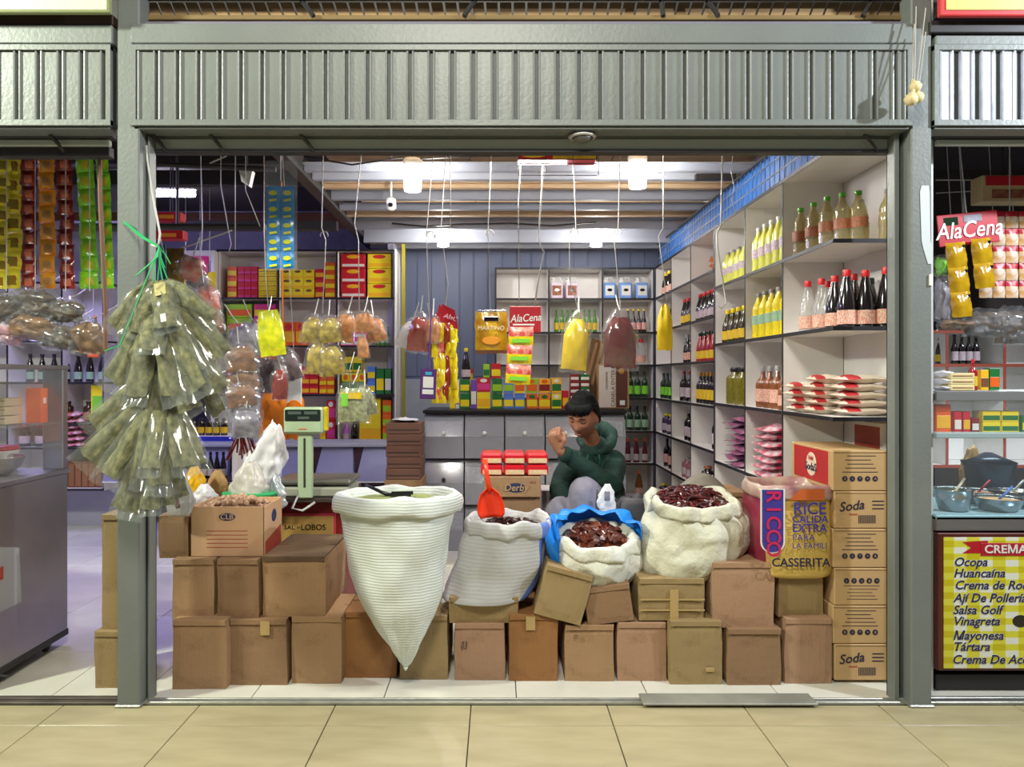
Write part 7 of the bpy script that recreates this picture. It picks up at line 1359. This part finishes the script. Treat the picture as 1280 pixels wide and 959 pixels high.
hand(wrL, Vector((-.38, -.12, .92)), Vector((.6, .8, .1)), Vector((.75, -.6, .2)), .98)
hand(wrR, Vector((.1, -.7, -.5)), Vector((.2, .3, -1)), Vector((1, 0, 0)), .45)
remesh(b, .0042, 'body', M_skin, man, 4)
# facial features
def feat(name, pts, r, m): return MB().tube([hp(*p) for p in pts], r, 6).build(name, m, man, True)
for sx in (-1, 1):
    feat('eyebrow', [(sx*.014, -.0925, .030), (sx*.030, -.090, .034), (sx*.048, -.077, .029)], [.002, .0034, .0015], M_hair)
    feat('eyelashes', [(sx*.017, -.0835, .006), (sx*.030, -.0825, .004), (sx*.044, -.073, .008)], [.0012, .002, .0012], M_hair)
    MB().lathe([(-.009, .001), (-.006, .008), (0, .0115), (.006, .008), (.009, .001)], 12).build('eye', mat('eyelid', (140, 92, 70), .5), man, True, loc=hp(sx*.030, -.0725, .008))
feat('lips', [(-.020, -.087, -.0605), (-.008, -.0955, -.059), (.008, -.0955, -.059), (.020, -.087, -.0605)], [.002, .0045, .0045, .002], mat('lips', (150, 84, 76), .45))
# hair: cap over the skull, fringe and sides
q = MB(); NU, NV = 40, 16; vs = []; fs = []
for j in range(NV+1):
    for k in range(NU):
        a = 2*PI*k/NU; fx, fy = math.sin(a), -math.cos(a); low = 1.06 if fy < -.3 else (1.06+.78*min(1, (fy+.3)/.7) if fy < .4 else 1.95)
        ph = low*j/NV; z = math.cos(ph); r_ = math.sin(ph); nn = noise.noise(Vector((fx*5, fy*5, z*5)))*.006+noise.noise(Vector((fx*14, fy*14, z*12)))*.003
        bk_ = 1.0 if j < NV else .93
        vs.append(hp((.084+nn)*r_*fx*bk_, (.102+nn)*r_*fy*bk_+.002, (.135+nn)*z+(.006 if j < 8 else 0)))
for j in range(NV):
    for k in range(NU): fs.append((j*NU+k, (j+1)*NU+k, (j+1)*NU+(k+1) % NU, j*NU+(k+1) % NU))
q.add(vs, fs)
for k in range(26):      # locks on the fringe
    a = -1.0+2.0*k/25+rnd.uniform(-.03, .03); x0 = math.sin(a)*.078; y0 = -math.cos(a)*.094
    q.tube([hp(x0*.8, y0*.85, .098), hp(x0*1.0, y0*1.03, .080), hp(x0*1.0+rnd.uniform(-.012, .006), y0*.99, .058+rnd.uniform(-.008, .010))], [.010, .009, .003], 5)
o = q.build('hair', M_hair, man, True); md = o.modifiers.new('s', 'SOLIDIFY'); md.thickness = .006; md.offset = 1
# hoodie
b2 = MB()
vs = [(pel+Vector((0, .01, .0)), (.165, .13)), ((pel+che)/2+Vector((0, 0, .0)), (.16, .125)), (che+Vector((0, .01, -.02)), (.145, .115)), (nb+Vector((0, .005, -.012)), (.088, .080)), (shL, .072), (elL, .062), (elL*.45+wrL*.55, .052), (elL*.12+wrL*.88, .040), (shR, .072), (elR, .062), (elR*.3+wrR*.7, .048), (elR*.1+wrR*.9, .04)]
b2.add(*skin(vs, [(0, 1), (1, 2), (2, 3), (2, 4), (4, 5), (5, 6), (6, 7), (2, 8), (8, 9), (9, 10), (10, 11)]))
def folds(co):
    n1 = noise.noise(Vector((co.x*9+3, co.y*9, co.z*13)))*.008; n2 = noise.noise(Vector((co.x*22, co.y*22, co.z*30)))*.0035
    return n1+n2
remesh(b2, .008, 'hoodie', M_hood, man, 8, folds)
# hood lying round the neck
q = MB(); n = 30; vs = []; fs = []; c0 = nb+Vector((.012, .02, .060))
for i in range(n):
    a = 2*PI*i/n; rx_, ry_ = .086, .078; bk_ = max(0, math.sin(a)); rad = .017+.034*bk_+.014*max(0, math.cos(a))
    cx = c0+Vector((math.cos(a)*rx_*(1+.1*bk_), math.sin(a)*ry_+.02*bk_, -.040+.055*bk_+.03*max(0, math.cos(a))-.04*max(0, -math.sin(a))))
    for k in range(10):
        b_ = 2*PI*k/10; d = Vector((math.cos(a)*math.cos(b_), math.sin(a)*math.cos(b_), math.sin(b_)*1.35)); vs.append(cx+d*(rad*(1+noise.noise(Vector((a*2, b_, 3)))*.4+noise.noise(Vector((math.cos(a)*5, math.sin(a)*5, b_*.6)))*.35)))
for i in range(n):
    for k in range(10): fs.append((i*10+k, ((i+1) % n)*10+k, ((i+1) % n)*10+(k+1) % 10, i*10+(k+1) % 10))
q.add(vs, fs); q.build('hood', M_hood, man, True)
for sx in (-1, 1): MB().tube([nb+Vector((sx*.03-.02, -.075, -.03)), nb+Vector((sx*.035-.02, -.095, -.06)), nb+Vector((sx*.03-.025, -.105, -.12))], .004, 6).build('drawstring', mat('string_green', (24, 80, 66), .7), man, True)
MB().lathe([(-.02, .043), (0, .046), (.02, .043)], 14).build('cuff', M_hood, man, True, loc=elL*.1+wrL*.9, rot=(wrL-elL).to_track_quat('Z', 'Y').to_euler())
# trousers and shoes
b3 = MB(); vs = [(pel+Vector((0, 0, -.01)), (.165, .13)), (hipL, .115), (knL, .088), ((knL+ftL)/2, .078), (ftL+Vector((0, .0, .06)), .065), (hipR, .115), (knR, .085), ((knR+ftR)/2, .075), (ftR+Vector((0, .0, .06)), .065)]
b3.add(*skin(vs, [(0, 1), (1, 2), (2, 3), (3, 4), (0, 5), (5, 6), (6, 7), (7, 8)])); remesh(b3, .009, 'trousers', M_trs, man, 8, lambda co: noise.noise(Vector((co.x*14, co.y*14, co.z*10)))*.009+noise.noise(Vector((co.x*30, co.y*30, co.z*20)))*.004)
for f_ in (ftL, ftR):
    q = MB().lathe([(0, .05), (.02, .052), (.06, .044), (.09, .036), (.10, .02)], 16, sx=1, sy=2.1); q.build('shoe', M_blkc, man, True, loc=(f_.x, f_.y-.06, .001))
stl = T('stool', 'plain stool under the seated man', 'stool', Vector((man0.x+.01, man0.y+.04, 0))); sz = man0.z+pel.z-.155
MB().lathe([(sz-.03, .15), (sz-.025, .16), (sz-.005, .16), (sz, .15)], 20).build('seat', M_blkc, stl, True)
for (a, b_) in ((-.1, -.1), (.1, -.1), (-.1, .1), (.1, .1)): MB().tube([(a*1.2, b_*1.2, 0.0), (a, b_, sz-.03)], .012, 6).build('leg', M_mt, stl)
